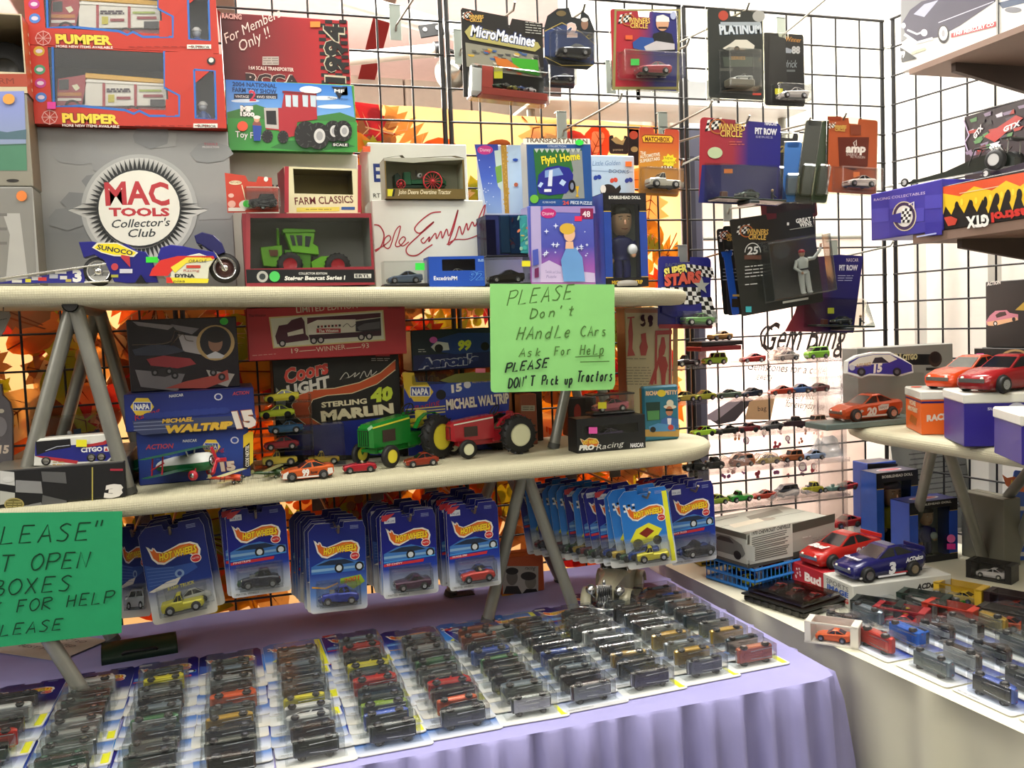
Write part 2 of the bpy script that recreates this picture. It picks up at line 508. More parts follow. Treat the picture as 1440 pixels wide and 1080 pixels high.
tag(b.build('clamp_lamp'), 'round grey metal lamp reflector hanging behind the wire grid', 'lamp')
b = MB(); b.T = Matrix.Translation(at(607,42, Y=1.16)) @ Matrix.Rotation(-.2,4, 'Y')
b.box(-.045,0,-.022,.045,.01,.022, C('191b1c', .5),.002)
for x in (-.025,.022): b.lathe([(.008,0),(.008,.004)], C('f2f2f2'),10, 'y', (x, -.004,.005))
tag(b.build('junction_bracket'), 'small black bracket with two white bolts on the rear rafter', 'bracket')
# storage shelf with bins behind, right of the hanging rack
o = at(905,168, Y=.42)
g = empty('storage_bin', Matrix.Translation((o.x - .10,.25, o.z)), 'open grey plastic bin on the shelf behind the wire grid', 'bin')
b = MB(); gm = C('8e9090', .5)
b.box(0,0,0,.26,.13,.01, gm); b.box(0,0,0,.26,.008,.07, gm); b.box(0,.122,0,.26,.13,.10, gm); b.box(0,0,0,.008,.13,.09, gm); b.box(.252,0,0,.26,.13,.09, gm)
b.build('bin_shell', g)
b = MB(); b.tube([(.06,.01,.05),(.13,.01,.10),(.2,.01,.05)], .004, gm); b.build('handle', g)
b = MB(); b.box(o.x - .42,.2, o.z - .012, o.x + .42,.40, o.z - .001, C('cfd0cc', .4),.002)
for x in (-.4,.4): b.tube([(o.x + x, .3,0),(o.x + x, .3, o.z - .01)], .012, STEEL)
tag(b.build('rear_shelf'), 'light grey shelf on thin posts behind the wire grid', 'shelf')
# ================================================================ wire grid panels
CELL = .0762; PW = CELL * 8; GAP = .0067; ZT = 2.134

def wire_mesh(L, r, ax):
 k = ('wire', round(L, 4), r, ax)
 if k in MC: return MC[k]
 b = MB(); e = {'x': (L, 0,0), 'z': (0,0, L)}[ax]; b.tube([(0,0,0), e], r, BLACKWIRE, 6)
 me = bpy.data.meshes.new('wire'); me.from_pydata(b.v, [], b.f); me.materials.append(BLACKWIRE)
 me.polygons.foreach_set('use_smooth', b.sm); MC[k] = me; return me

def grid_panel(mw, label, n=8, rows=28, group=None):
 root = empty('wire_grid_panel', mw, label, 'display grid')
 for i in range(n + 1):
  edge = i in (0, n)
  link('frame_bar' if edge else 'wire', wire_mesh(rows * CELL, .0058 if edge else .0026, 'z'), root, Matrix.Translation((i * CELL + (.004 if i == 0 else -.004 if i == n else 0),0, ZT - rows * CELL)))
 for k in range(rows + 1):
  link('wire', wire_mesh(n * CELL, .0026 if 0 < k < rows else .004, 'x'), root, Matrix.Translation((0,-.004, ZT - k * CELL)))
 return root
nm = ['beside the corner, behind the acrylic riser', 'behind the hanging race-car cards', 'behind the red tractor', 'behind the large grey carton', 'at the far left behind the checkered carton']
for k in range(5):
 x = -PW - k * (PW + GAP)
 if k == 0: continue_label = nm[0]
 grid_panel(Matrix.Translation((x, 0,0)), 'black wire grid panel ' + nm[k])
A_ = .1373
for k in range(2):
 d = Vector((math.sin(A_),-math.cos(A_),0)); o = Vector((.0125,-.020,0)) + d * (k * (PW + GAP))
 grid_panel(Matrix.Translation(o) @ Matrix.Rotation(-PI / 2 + A_, 4, 'Z'), ['black wire grid panel on the right wall, next to the corner', 'black wire grid panel on the right wall behind the black cartons'][k])
for i, (x, y) in enumerate(((1251,66),(1252,262))):
 p = at(x, y, Y=-.01); b = MB()
 b.T = Matrix.Translation(p)
 b.lathe([(.013,-.003),(.0155,0),(.013,.003),(.0105,0),(.013,-.003)], C('cfcfc8', .4),14)
 b.tube([(.012,-.004,0),(.03,-.02,-.012 - .02 * i)], .0012, C('cfcfc8', .4),5)
 tag(b.build('cable_tie'), ['white cable tie holding the corner grid posts, upper one', 'white cable tie holding the corner grid posts, lower one'][i], 'cable tie')
# ================================================================ leaf cloth
FY = .045
tl = at(500,143, Y=FY); tr = at(956,180, Y=FY)
x0, x1 = -3.05, tr.x + .0
def ctop(x): return tl.z + (tr.z - tl.z) * (x - tl.x) / (tr.x - tl.x)
cloth = empty('leaf_cloth', Matrix.Translation((x0, FY, .72)), 'orange and yellow autumn-leaf print cloth hung behind the wire grid', 'cloth')
base = C('e8b478', .8, trans=.55, name='printed_cotton'); b = MB(); n = 90; vs = []; fs = []
def wav(x): return .006 * math.sin(x * 17) + .004 * math.sin(x * 41 + 1)
for i in range(n + 1):
 x = x0 + (x1 - x0) * i / n
 for j in range(9):
  z = .72 + (ctop(x) - .72) * j / 8
  vs.append((x - x0, wav(x), z - .72))
fs = [(i * 9 + j, (i + 1) * 9 + j, (i + 1) * 9 + j + 1, i * 9 + j + 1) for i in range(n) for j in range(8)]
b.add(vs, fs, base, True); b.build('cloth_sheet', cloth)
b = MB()
MAPLE = [(0,-1.15),(.05,-.6),(.45,-.72),(.4,-.5),(.95,-.35),(.8,-.15),(1.05,.25),(.65,.2),(.6,.4),(.3,.25),(.38,.75),(.2,.68),(0,1.1),(-.2,.68),(-.38,.75),(-.3,.25),(-.6,.4),(-.65,.2),(-1.05,.25),(-.8,-.15),(-.95,-.35),(-.4,-.5),(-.45,-.72),(-.05,-.6)]
OVAL = [(.62 * math.sin(t * PI / 8) * (1 - .2 * math.cos(t * PI / 8)),-math.cos(t * PI / 8)) for t in range(16)]
FERN = [(0,-1.2)] + [(.1 + (.5 - abs(k - 3) * .09) * (1 if k % 1 == 0 else 0) * (1 - (q % 2)),-1 + (k * 2 + q) * .15) for k in range(7) for q in (0,1)] + [(0,1.15)]
FERN = FERN + [(-a, c) for a, c in FERN[::-1][1:-1]]
OAK = [(.0,-1.1),(.12,-.7),(.5,-.75),(.35,-.4),(.75,-.3),(.45,0),(.85,.2),(.4,.4),(.55,.75),(.2,.7),(0,1.0),(-.2,.7),(-.55,.75),(-.4,.4),(-.85,.2),(-.45,0),(-.75,-.3),(-.35,-.4),(-.5,-.75),(-.12,-.7)]
cols = ['e0701e', 'd8481c', 'b6242e', 'a9a81c', 'c98b1e', 'e8a22a', 'd99a4e', '8d4a16', 'e2661f', 'c0392b', 'b7b32a', 'f0c27a', '9c6a3a', 'ea8a2a']
e = 0
for i in range(760):
 x = x0 + .05 + R() * (x1 - x0 - .1); z = .76 + R() * (ctop(x) - .80)
 sc = .045 + .05 * R(); a = R() * 2 * PI; sh = random.choice([MAPLE, OVAL, OVAL, FERN, OAK, 'dots'])
 if sh == 'dots': sc *= .6
 c = C(random.choice(cols),.8, trans=.5, name='leaf_ink'); e += .000006
 def put(pts, c, sc=sc, cx=x, cz=z, a=a, e=e):
  P = []
  for u, v in pts:
   X = cx + sc * (u * math.cos(a) - v * math.sin(a)); Z = cz + sc * (u * math.sin(a) + v * math.cos(a))
   X = min(max(X, x0), x1); Z = min(Z, ctop(X) - .001)
   P.append((X - x0, wav(X) - .0006 - e, Z - .72))
  b.add(P, [tuple(range(len(P)))], c)
 if sh == 'dots':
  for q in range(5):
   aa = q * 2 * PI / 5; put([(math.cos(aa) * .7 + .38 * math.cos(t), math.sin(aa) * .7 + .38 * math.sin(t)) for t in [k * PI / 5 for k in range(10)]], c)
  put([(-.03,0),(.03,0),(.03,-2.2),(-.03,-2.2)], C('8d4a16', .8, trans=.5))
 else:
  put(sh, c); v = C(random.choice(['7a3d12', 'e8c890', '8d4a16']),.8, trans=.5); e += .000004
  put([(-.025,-1.0),(.025,-1.0),(.012,.8),(-.012,.8)], v, e=e)
  for k in range(4):
   for sg in (-1,1):
    z_ = -.6 + k * .33; put([(0, z_),(0, z_ + .045),(sg * .38, z_ + .28)], v, e=e)
b.build('leaf_print', cloth)
# ================================================================ banner and things behind the corner panel
BF = Face(at(985,762, Y=.16), Vector((1,0,0)), Vector((0,0,1)),.56,.85)
root = empty('jewellery_banner', BF.mw(), 'white jewellery banner with black lettering standing behind the grid by the corner', 'banner')
b = MB(); b.box(0,0,0, BF.W, .002, BF.H, C('fbf0ea', .6, trans=.6, name='backlit_vinyl')); b.build('banner_sheet', root)
b = MB(); b.tube([(0,.003, BF.H),(BF.W, .003, BF.H)], .006, STEEL); b.tube([(BF.W * .5,.02,0),(BF.W * .5,.02, BF.H)], .006, STEEL); b.box(BF.W * .3,-.03,-.14, BF.W * .7,.1,-.01, STEEL, .004); b.build('banner_stand', root)
a = Art(BF, root, name='banner_print')
K = '2a1d1a'
a.t('Gem Bling', (1068,494),(1185,490),34, K, .35,.01)
a.line([(1072,488),(1070,470),(1079,459),(1086,464)], 3, K, True)
a.t('Gemstones for a collector', (1050,520),(1180,528),10, K, .25)
a.t('jewelry', (1061,534),(1085,535),10, K, .25)
a.t('jewelry intended', (1106,561),(1160,562),9, K, .25)
a.t('for everyday use', (1104,572),(1158,577),9, K, .25)
for (x, y) in ((1036,615),(1049,624),(1074,612),(1095,607),(1107,620),(1135,606),(1145,607),(1152,612),(1020,668),(1028,660),(1046,662),(1062,668),(1088,660),(1105,652),(1106,668),(1127,662),(1143,660),(1090,625),(1123,620)):
 c = random.choice(['8d2f3a', 'a5593f', '7a3f6a', 'b06a30', 'a03040']); r = 3 + R() * 4
 for q in range(5): a.ell(x + (R() - .5) * r * 1.6, y + (R() - .5) * r * 1.6, r * .35, r * .45, c, 8)
 if R() < .6: a.ell(x, y - r, r, r * 1.2, c, 12); a.ell(x, y - r, r * .7, r * .9, 'fbf0ea', 12)
a.poly([(989,585),(1048,558),(1058,562),(1032,592),(1008,597)], '4a4348'); a.poly([(985,588),(1030,560),(1048,558),(1005,592)], 'a69aa2')
a.poly([(1045,590),(1052,565),(1090,548),(1082,590)], 'c9a47c'); a.t('bag', (1064,578),(1076,577),6, K)
# bluish post and white folded card behind the corner panel
b = MB(); p = at(966,470, Y=.1)
b.T = Matrix.Translation((p.x, .09,0)); b.box(0,0,.45,.055,.035,1.86, C('5d6074', .5),.006); b.box(-.03,-.01,.40,.085,.05,.45, STEEL, .005)
b.box(.005,-.002,1.0,.03,0,1.78, C('3a3c4c', .5))
for i in (0,1): b.tube([(.03,.02,.42),(.03 + (.5 * i - .25),.02,.02)], .012, STEEL)
tag(b.build('display_post'), 'blue-grey square post on splayed feet standing just behind the grid', 'post')
# ================================================================ tables with cloths
def draped(name, label, path, top, z, drop, amp, wl, m, rows=14, soft=1.0):
 """path: plan points of the hanging edge (outward normal to the right of travel), top: corners closing the top"""
 pts = []
 P = [Vector(p + (0,)) for p in path]; s = 0
 for i in range(len(P) - 1):
  L = (P[i + 1] - P[i]).length; k = max(1, int(L / .008))
  for j in range(k): pts.append((P[i].lerp(P[i + 1], j / k), s + L * j / k))
  s += L
 pts.append((P[-1], s)); n = len(pts); vs = []; fs = []
 nr = []
 for i in range(n):
  d = (pts[min(n - 1, i + 6)][0] - pts[max(0, i - 6)][0]).normalized(); nr.append(Vector((d.y, -d.x, 0)))
 for j in range(rows + 1):
  t = j / rows
  for i, (p, q) in enumerate(pts):
   ph = q / wl * 2 * PI; f = math.sin(ph + 1.3 * math.sin(q * 7)) * .6 + .4 * math.sin(ph * .43 + 2) + .25 * math.sin(ph * 1.9)
   o = (.006 + .03 * t) + amp * (min(1, t * 3.5) ** .7) * f * (1 + .5 * t)
   if j == 0: o = 0
   if j == 1: o = .004 + amp * .35 * f
   zz = z - (.0 if j == 0 else .004 if j == 1 else drop * (j - 1) / (rows - 1))
   v = p + nr[i] * o; vs.append((v.x, v.y, zz))
 fs = [(j * n + i, j * n + i + 1,(j + 1) * n + i + 1,(j + 1) * n + i) for j in range(rows) for i in range(n - 1)]
 b = MB(); b.add(vs, fs, m, True)
 T = [(v[0], v[1], z) for v in vs[:n]] + [(x, y, z) for x, y in top]
 b.add(T, [tuple(range(len(T)))], m)
 return tag(b.build(name), label, 'tablecloth')
LAV = BUMPY('a09dd0', scale=14, dist=.004, rough=.75, h2='9592c6', name='lavender_cotton', strength=.35)
CRM = BUMPY('dcd9c2', scale=5, dist=.012, rough=.8, h2='d2cfb8', name='cream_cotton', strength=.5)
ZL, ZR = .745,.742
draped('table_cloth', 'lavender pleated cloth draped over the long table', [(-3.2,-.835),(-.85,-.835),(-.815,-.825),(-.803,-.79),(-.80,-.02)], [(-3.2,-.02)], ZL, .70,.021,.052, LAV)
draped('table_cloth', 'cream cloth draped over the table along the right wall', [(-.60,-2.6),(-.726,-.75),(-.750,-.10),(-.74,-.05),(-.72,-.03)][::-1] if False else [(-.30,-.03),(-.72,-.03),(-.745,-.05),(-.750,-.10),(-.723,-.75),(-.60,-2.6)][::-1], [(-.0,-.05),(.28,-2.6)], ZR, .70,.013,.17, CRM)
for nm_, xs, ys, z, lab in (('folding_table', (-3.15,-.81),(-.80,-.04), ZL, 'folding table under the lavender cloth'),('folding_table', (-.66,-.02),(-2.4,-.08), ZR, 'folding table under the cream cloth')):
 root = empty(nm_, Matrix.Translation((xs[0], ys[0], 0)), lab, 'table'); W, D = xs[1] - xs[0], ys[1] - ys[0]
 if 'cream' in lab: W -= 0;
 b = MB(); b.box(0.03,.03, z - .035, W - .03, D - .02, z - .003, C('8f8f8c', .5),.004); b.build('tabletop', root)
 for x in (.12, W - .12):
  for y in (.1, D - .1):
   b = MB(); b.tube([(x, y, 0),(x, y, z - .034)], .014, STEEL); b.build('leg', root)
# ================================================================ padded shelves on tube legs
PAD = BUMPY('d2cdb0', 'weave', 260,.0012,.7, h2='b8b296', name='cream_ribbed_vinyl', strength=.9)

def board(b, out, z, th, slope=0, xr=0, m=PAD):
 """out: plan outline; rounded padded slab, top at z (+slope*(x-xr))"""
 c = Vector((sum(p[0] for p in out) / len(out), sum(p[1] for p in out) / len(out)))
 rings = []
 n = len(out)
 N = []
 for i in range(n):
  d = Vector(out[(i + 1) % n]) - Vector(out[i - 1]); d.normalize(); N.append(Vector((d.y, -d.x)))
 for ins, dz in ((.03,0),(.008,-.002),(.0015,-.007),(0,-th * .5),(.004,-th * .85),(.012,-th)):
  rings.append([(p[0] - N[i].x * ins, p[1] - N[i].y * ins, z + dz + slope * (p[0] - xr)) for i, p in enumerate(out)])
 b.loft(rings, m, True, True)

def nose(x0, x1, yf, yb, tip=.19, k=14):
 """outline travelling clockwise seen from above: long rectangle with a rounded right end"""
 yc = (yf + yb) / 2; r = (yb - yf) / 2
 pts = [(x0, yb),(x0, yf)] + [(x0 + (x1 - tip - x0) * i / 12, yf) for i in range(1,13)]
 pts += [(x1 - tip + tip * math.sin(PI * i / k), yc - r * math.cos(PI * i / k)) for i in range(1, k)]
 pts += [(x0 + (x1 - tip - x0) * i / 12, yb) for i in range(12,0,-1)]
 return pts
USL = -.0277; UXR = -2.043
def zup(x): return 1.447 + USL * (x - UXR)
ZLO = 1.088
tipU = at(952,412, Y=-.27).x; tipL = at(985,632, Y=-.27).x
def legs(root, sets, r=.0125):
 for P, Q in sets:
  b = MB(); b.tube([P, Q], r, STEEL, 12); d = (Vector(Q) - Vector(P)).normalized()
  b.tube([Vector(Q) - d * .012, Vector(Q)], r * 1.15, C('4c4c48', .6),12)
  b.build('leg', root)
root = empty('padded_shelf', Matrix.Translation((0,0,0)), 'upper cream padded shelf holding boxed tractors and the motorcycle, on splayed tube legs', 'shelf')
b = MB(); board(b, nose(-3.0, tipU, -.45,-.09),1.447,.032, USL, UXR); fixn(b.build('shelf_board', root))
ap = at(100,428, Y=-.43); zap = ap.z
b = MB(); b.tube([(ap.x, -.44, zap),(ap.x, -.10, zap)], .0135, STEEL, 14, cap=False)
b.tube([(ap.x, -.441, zap),(ap.x, -.425, zap)], .0115, C('201e1c', .8),14); b.build('top_tube', root)
f1 = at(22,655, Y=-.40); f2 = at(190,700, Y=-.42)
ysr = (-.40,-.11)
legs(root, [((ap.x - .004, y, zap - .006),(f1.x, y, ZLO)) for y in ysr] + [((ap.x + .004, y, zap - .006),(f2.x - .01, y, ZLO)) for y in (-.41,-.12)])
ap2 = at(822,430, Y=-.30); g1 = at(778,633, Y=-.30); g2 = at(872,625, Y=-.30)
legs(root, [((ap2.x, y, ap2.z),(g1.x, y, ZLO)) for y in (-.30,-.12)] + [((ap2.x + .006, y, ap2.z),(g2.x, y, ZLO)) for y in (-.27,-.11)], .011)
b = MB(); b.tube([(ap2.x, -.31, ap2.z),(ap2.x, -.09, ap2.z)], .012, STEEL, 12); b.build('top_tube', root)
root = empty('padded_shelf', Matrix.Translation((0,0,0)), 'lower cream padded shelf holding the green and red tractors, on splayed tube legs', 'shelf')
b = MB(); board(b, nose(-3.0, tipL, -.45,-.09), ZLO, .034); fixn(b.build('shelf_board', root))
za = ZLO - .04
a1 = at(741,664, Y=-.38); a2 = at(706,666, Y=-.14)
legs(root, [((a1.x - .003,-.36, za), at(685,876, Z=ZL)),((a1.x + .006,-.36, za), at(810,864, Z=ZL))])
q1 = at(683,760, Y=-.12); q2 = at(760,830, Y=-.12)
legs(root, [((a2.x - .003,-.13, za),(a2.x - .13,-.12, ZL)),((a2.x + .006,-.13, za),(a2.x + .14,-.12, ZL))])
ft = at(128,991, Z=ZL); legs(root, [((ft.x - .14, ft.y, za), ft),((ft.x - .15, ft.y, za),(ft.x - .29, ft.y, ZL)),((ft.x - .14,-.13, za),(ft.x, -.13, ZL)),((ft.x - .15,-.13, za),(ft.x - .29,-.13, ZL))])
b = MB(); b.tube([(a1.x, -.37, za),(a1.x, -.12, za)], .011, STEEL); b.tube([(ft.x - .145, ft.y, za),(ft.x - .145,-.12, za)], .011, STEEL); b.build('top_tube', root)
# right board, tapered, running toward the viewer
ZB = 1.07
out = [(-y_, -.0) for y_ in ()]
ZB = 1.09
out = [(x, y) for x, y in [(-.05,-1.9),(-.05,-.5),(-.06,-.40),(-.09,-.32),(-.14,-.26),(-.20,-.235),(-.27,-.235),(-.33,-.26),(-.375,-.31),(-.405,-.38),(-.42,-.47),(-.42,-.9),(-.44,-1.9)]]
root = empty('padded_shelf', Matrix.Translation((0,0,0)), 'cream padded shelf tapering to a round nose along the right wall', 'shelf')
b = MB(); board(b, out, ZB, .03); fixn(b.build('shelf_board', root))
gA = [((-.40,-.66, ZB - .03),(-.36,-.52, ZR)),((-.385,-.64, ZB - .03),(-.16,-.62, ZR))]
t1 = at(1312,622, Y=-.60); t2 = at(1330,620, Y=-.60)
legs(root, [(at(1313,622, Z=1.066), at(1280,768, Z=ZR)),(at(1330,622, Z=1.066), at(1384,790, Z=ZR)),((-.10,-.62,1.066), at(1366,762, Z=ZR)),((-.09,-.62,1.066), at(1424,785, Z=ZR))], .012)
# brown wall shelves on the right grid
BR = C('7c6456', .6, name='brown_laminate'); BRD = C('4b3c35', .6, name='dark_brown_steel')
def wallshelf(z, X0, Y0, Y1, th, lab):
 root = empty('wall_shelf', Matrix.Translation((X0, Y0, z)), lab, 'shelf')
 def xw(y): return .0125 + .137 * abs(y) - X0
 b = MB(); vs = [(0,0,-th),(xw(Y0),0,-th),(xw(Y1), Y1 - Y0,-th),(0, Y1 - Y0,-th)]
 vs += [(x, y, 0) for x, y, _ in vs]
 b.add(vs, [(0,1,2,3),(4,5,6,7),(0,1,5,4),(1,2,6,5),(2,3,7,6),(3,0,4,7)], BR); fixn(b.build('shelf_board', root))
 for yy in (Y0 - .10, Y0 - .62):
  b = MB(); w_ = .0125 + .137 * abs(yy) - X0; b.T = Matrix.Translation((0, yy - Y0,0))
  b.add([(.03,0,-th),(w_, 0,-th),(w_, 0,-th - .085),(.03,0,-th - .018),(.03,.012,-th),(w_, .012,-th),(w_, .012,-th - .085),(.03,.012,-th - .018)], [(0,1,2,3),(4,5,6,7),(0,1,5,4),(1,2,6,5),(2,3,7,6),(3,0,4,7)], BRD)
  fixn(b.build('bracket', root))
wallshelf(1.872,-.30,-.435,-1.5,.012, 'upper brown wall shelf with the blue car carton, on the right grid')
wallshelf(1.505,-.37,-.52,-1.5,.018, 'lower brown wall shelf with the flame carton, on the right grid')
# ================================================================ toy vehicles
STY = {
 # rings: x, zlow, zshoulder, halfwidth ; cabin: xb0, xr0, xr1, xb1, ztop, hwroof ; wheels: xf, xr, radius
 'coupe': dict(r=[(-.5,.10,.16,.15),(-.47,.06,.20,.185),(-.30,.05,.235,.20),(-.12,.05,.255,.20),(.22,.055,.265,.20),(.42,.07,.26,.19),(.5,.11,.22,.165)], c=(-.2,-.02,.17,.36,.375,.145), w=(-.31,.30,.088)),
 'stock': dict(r=[(-.5,.07,.14,.15),(-.47,.035,.17,.19),(-.33,.03,.215,.205),(-.15,.03,.235,.205),(.22,.035,.255,.205),(.44,.05,.265,.195),(.5,.09,.25,.175)], c=(-.18,.0,.16,.37,.345,.14), w=(-.32,.29,.082)),
 'muscle': dict(r=[(-.5,.10,.21,.17),(-.48,.06,.235,.19),(-.2,.05,.25,.2),(.05,.05,.25,.195),(.3,.06,.27,.2),(.49,.08,.25,.19),(.5,.12,.22,.18)], c=(-.12,.02,.18,.34,.36,.15), w=(-.30,.29,.092)),
 'rod': dict(r=[(-.5,.13,.22,.05),(-.45,.10,.27,.085),(-.15,.09,.30,.10),(-.06,.08,.31,.15),(.25,.07,.31,.18),(.45,.07,.27,.17),(.5,.1,.18,.13)], c=(-.08,-.03,.2,.3,.47,.13), w=(-.34,.29,.10)),
 'truck': dict(r=[(-.5,.10,.22,.17),(-.48,.07,.26,.19),(-.22,.06,.29,.20),(.0,.06,.29,.20),(.02,.07,.24,.20),(.46,.07,.24,.20),(.5,.1,.22,.18)], c=(-.22,-.12,-.01,.03,.43,.155), w=(-.30,.31,.10)),
 'van': dict(r=[(-.5,.10,.24,.17),(-.47,.06,.29,.19),(-.36,.05,.31,.2),(.2,.05,.32,.2),(.47,.06,.32,.195),(.5,.1,.3,.18)], c=(-.38,-.2,.42,.48,.47,.165), w=(-.30,.30,.09)),
 'wagon': dict(r=[(-.5,.10,.2,.15),(-.46,.06,.25,.17),(-.2,.05,.29,.18),(.2,.05,.29,.19),(.47,.06,.28,.185),(.5,.1,.25,.17)], c=(-.16,-.08,.4,.45,.45,.155), w=(-.32,.29,.095)),
 'roadster': dict(r=[(-.5,.10,.17,.14),(-.46,.06,.22,.17),(-.2,.05,.265,.19),(.0,.05,.27,.19),(.3,.05,.275,.19),(.46,.06,.24,.18),(.5,.1,.19,.14)], c=None, w=(-.31,.30,.09)),
 'formula': dict(r=[(-.5,.05,.08,.04),(-.3,.05,.14,.06),(-.1,.05,.2,.09),(.0,.05,.2,.15),(.25,.05,.2,.14),(.42,.06,.22,.07),(.5,.08,.16,.05)], c=None, w=(-.33,.33,.10)),
}

def ring8(x, zl, zs, hw):
 return [(x, -hw * .86, zl),(x, -hw, zl + (zs - zl) * .35),(x, -hw * .99, zs - .035),(x, -hw * .80, zs),(x, hw * .80, zs),(x, hw * .99, zs - .035),(x, hw, zl + (zs - zl) * .35),(x, hw * .86, zl)]
CARM = {}

def carmesh(sty, L, col, glass='15181b', base='3a3c3b', flip=1, detail=0):
 """returns (body, chassis, wheel mesh, wheel positions); nose toward -x when flip=1, wheels stand on z=0"""
 k = (sty, L, col, base, flip, detail)
 if k in CARM: return CARM[k]
 S = STY[sty]; P = C(col, .22,.25 if detail == 0 else .05, name='toy_paint') if isinstance(col, str) else col
 G = C(glass, .12, name='dark_glazing')
 def sc(v): return (v[0] * L * flip, v[1] * L, v[2] * L)
 b = MB(); rr = S['r']
 if detail:
  # resample the body for a rounder skin
  out = []
  for i in range(len(rr) - 1):
   for t in (0,.34,.67): out.append(tuple(rr[i][j] + (rr[i + 1][j] - rr[i][j]) * t for j in range(4)))
  rr = out + [rr[-1]]
 b.loft([[sc(v) for v in ring8(*r)] for r in rr], P, True, detail > 0)
 if S['c']:
  xb0, xr0, xr1, xb1, zt, hr = S['c']
  def hw(x):
   for a, c in zip(rr, rr[1:]):
    if a[0] <= x <= c[0]: t = (x - a[0]) / (c[0] - a[0] + 1e-9); return a[3] + (c[3] - a[3]) * t, a[2] + (c[2] - a[2]) * t
   return rr[-1][3], rr[-1][2]
  h0, z0 = hw(xb0); h1, z1 = hw(xb1); z0 -= .012; z1 -= .012; h0 *= .84; h1 *= .84
  v = [(xb0,-h0, z0),(xb0, h0, z0),(xb1, h1, z1),(xb1,-h1, z1),(xr0,-hr, zt - .01),(xr0, hr, zt - .01),(xr1, hr, zt),(xr1,-hr, zt),
             (xr0 + .03,-hr * .8, zt + .008),(xr0 + .03, hr * .8, zt + .008),(xr1 - .02, hr * .8, zt + .012),(xr1 - .02,-hr * .8, zt + .012)]
  b.add([sc(p) for p in v], [(0,1,5,4),(1,2,6,5),(2,3,7,6),(3,0,4,7),(4,5,9,8),(5,6,10,9),(6,7,11,10),(7,4,8,11),(8,9,10,11)], P)
  def inset(q, f=.13, off=.004, split=None):
   q = [Vector(p) for p in q]; c = sum(q, Vector()) / 4; n = (q[1] - q[0]).cross(q[3] - q[0]).normalized()
   if n.dot(c - Vector(((xb0 + xb1) / 2,0,(z0 + zt) / 2))) < 0: n = -n
   q = [p.lerp(c, f) + n * off for p in q]
   if split:
    a = [q[0], q[0].lerp(q[1], .46), q[3].lerp(q[2], .46), q[3]]; d = [q[0].lerp(q[1], .54), q[1], q[2], q[3].lerp(q[2], .54)]
    for w_ in (a, d): b.add([sc(p) for p in w_], [(0,1,2,3)], G)
   else: b.add([sc(p) for p in q], [(0,1,2,3)], G)
  inset([v[0], v[1], v[5], v[4]], .10); inset([v[2], v[3], v[7], v[6]], .14)
  inset([v[1], v[2], v[6], v[5]], .15, split=True); inset([v[3], v[0], v[4], v[7]][::1], .15, split=True)
 elif sty == 'roadster':
  b.loft([[sc(p) for p in ((x, -.13, z),(x, .13, z))] for x, z in ((-.02,.272),(.0,.278),(.22,.282))], C('1a1a1a', .5), False, closed=False)
  b.add([sc(p) for p in ((-.06,-.14,.27),(-.06,.14,.27),(-.0,.12,.36),(-.0,-.12,.36))], [(0,1,2,3)], G)
  b.box(*[min(a, c) for a, c in zip(sc((.05,-.11,.26)), sc((.12,.11,.34)))], *[max(a, c) for a, c in zip(sc((.05,-.11,.26)), sc((.12,.11,.34)))], C('b9a88a', .6),.002 * L / .07)
 elif sty == 'formula':
  def bx(x0, y0, z0, x1, y1, z1, m):
   a = sc((x0, y0, z0)); c = sc((x1, y1, z1)); b.box(min(a[0], c[0]), a[1], a[2], max(a[0], c[0]), c[1], c[2], m)
  bx(.42,-.17,.24,.5,.17,.26, P); bx(.44,-.17,.12,.5,-.16,.26, P); bx(.44,.16,.12,.5,.17,.26, P)
  bx(-.5,-.18,.05,-.42,.18,.065, P); b.ball(sc((-.02,0,.22)),.045 * L, C('e8e8e8', .3),8); bx(.05,-.03,.18,.18,.03,.29, P)
 if sty == 'rod':
  b.box(*[a for a in (min(sc((-.28,0,0))[0], sc((-.14,0,0))[0]),-.07 * L, .27 * L, max(sc((-.28,0,0))[0], sc((-.14,0,0))[0]),.07 * L, .36 * L)], CHROMED)
 xf, xr, r = S['w']; hwm = max(q[3] for q in rr)
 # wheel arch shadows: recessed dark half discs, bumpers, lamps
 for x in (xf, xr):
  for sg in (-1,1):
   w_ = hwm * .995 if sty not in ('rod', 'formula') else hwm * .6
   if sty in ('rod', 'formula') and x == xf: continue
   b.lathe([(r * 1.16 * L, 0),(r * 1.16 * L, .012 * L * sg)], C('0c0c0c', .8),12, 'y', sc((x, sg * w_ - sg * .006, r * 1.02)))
 if sty not in ('formula',):
  f = rr[0];
  for x, m in ((-.505, CHROMED),(.497, CHROMED if sty in ('muscle', 'wagon') else P)):
   a, c = sc((x, 0,0))[0], sc((x + .012,0,0))[0]
   b.box(min(a, c),-f[3] * .95 * L, .10 * L, max(a, c), f[3] * .95 * L, .14 * L, m)
  for sg in (-1,1):
   a = sc((-.492, sg * f[3] * .72, f[2] - .0)); b.ball(a, .022 * L, C('f0ecd8', .1),6, sx=.5)
   a = sc((.497, sg * f[3] * .8,.19)); b.ball(a, .018 * L, C('a01818', .2),6, sx=.4)
 body = b
 c = MB(); M = C(base, .35,.4, name='toy_base')
 def bx(x0, y0, z0, x1, y1, z1, m):
  a = sc((x0, y0, z0)); e = sc((x1, y1, z1)); c.box(min(a[0], e[0]), a[1], a[2], max(a[0], e[0]), e[1], e[2], m, .004 * L)
 zb = .048
 bx(-.45,-.165 if sty not in ('formula', 'rod') else -.06, zb - .02,.46,.165 if sty not in ('formula', 'rod') else .06, zb + .03, M)
 bx(-.38,-.025, zb - .035,.34,.025, zb, M); bx(-.34,-.08, zb - .032,-.2,.08, zb, M); bx(.18,-.07, zb - .035,.36,.07, zb, M)
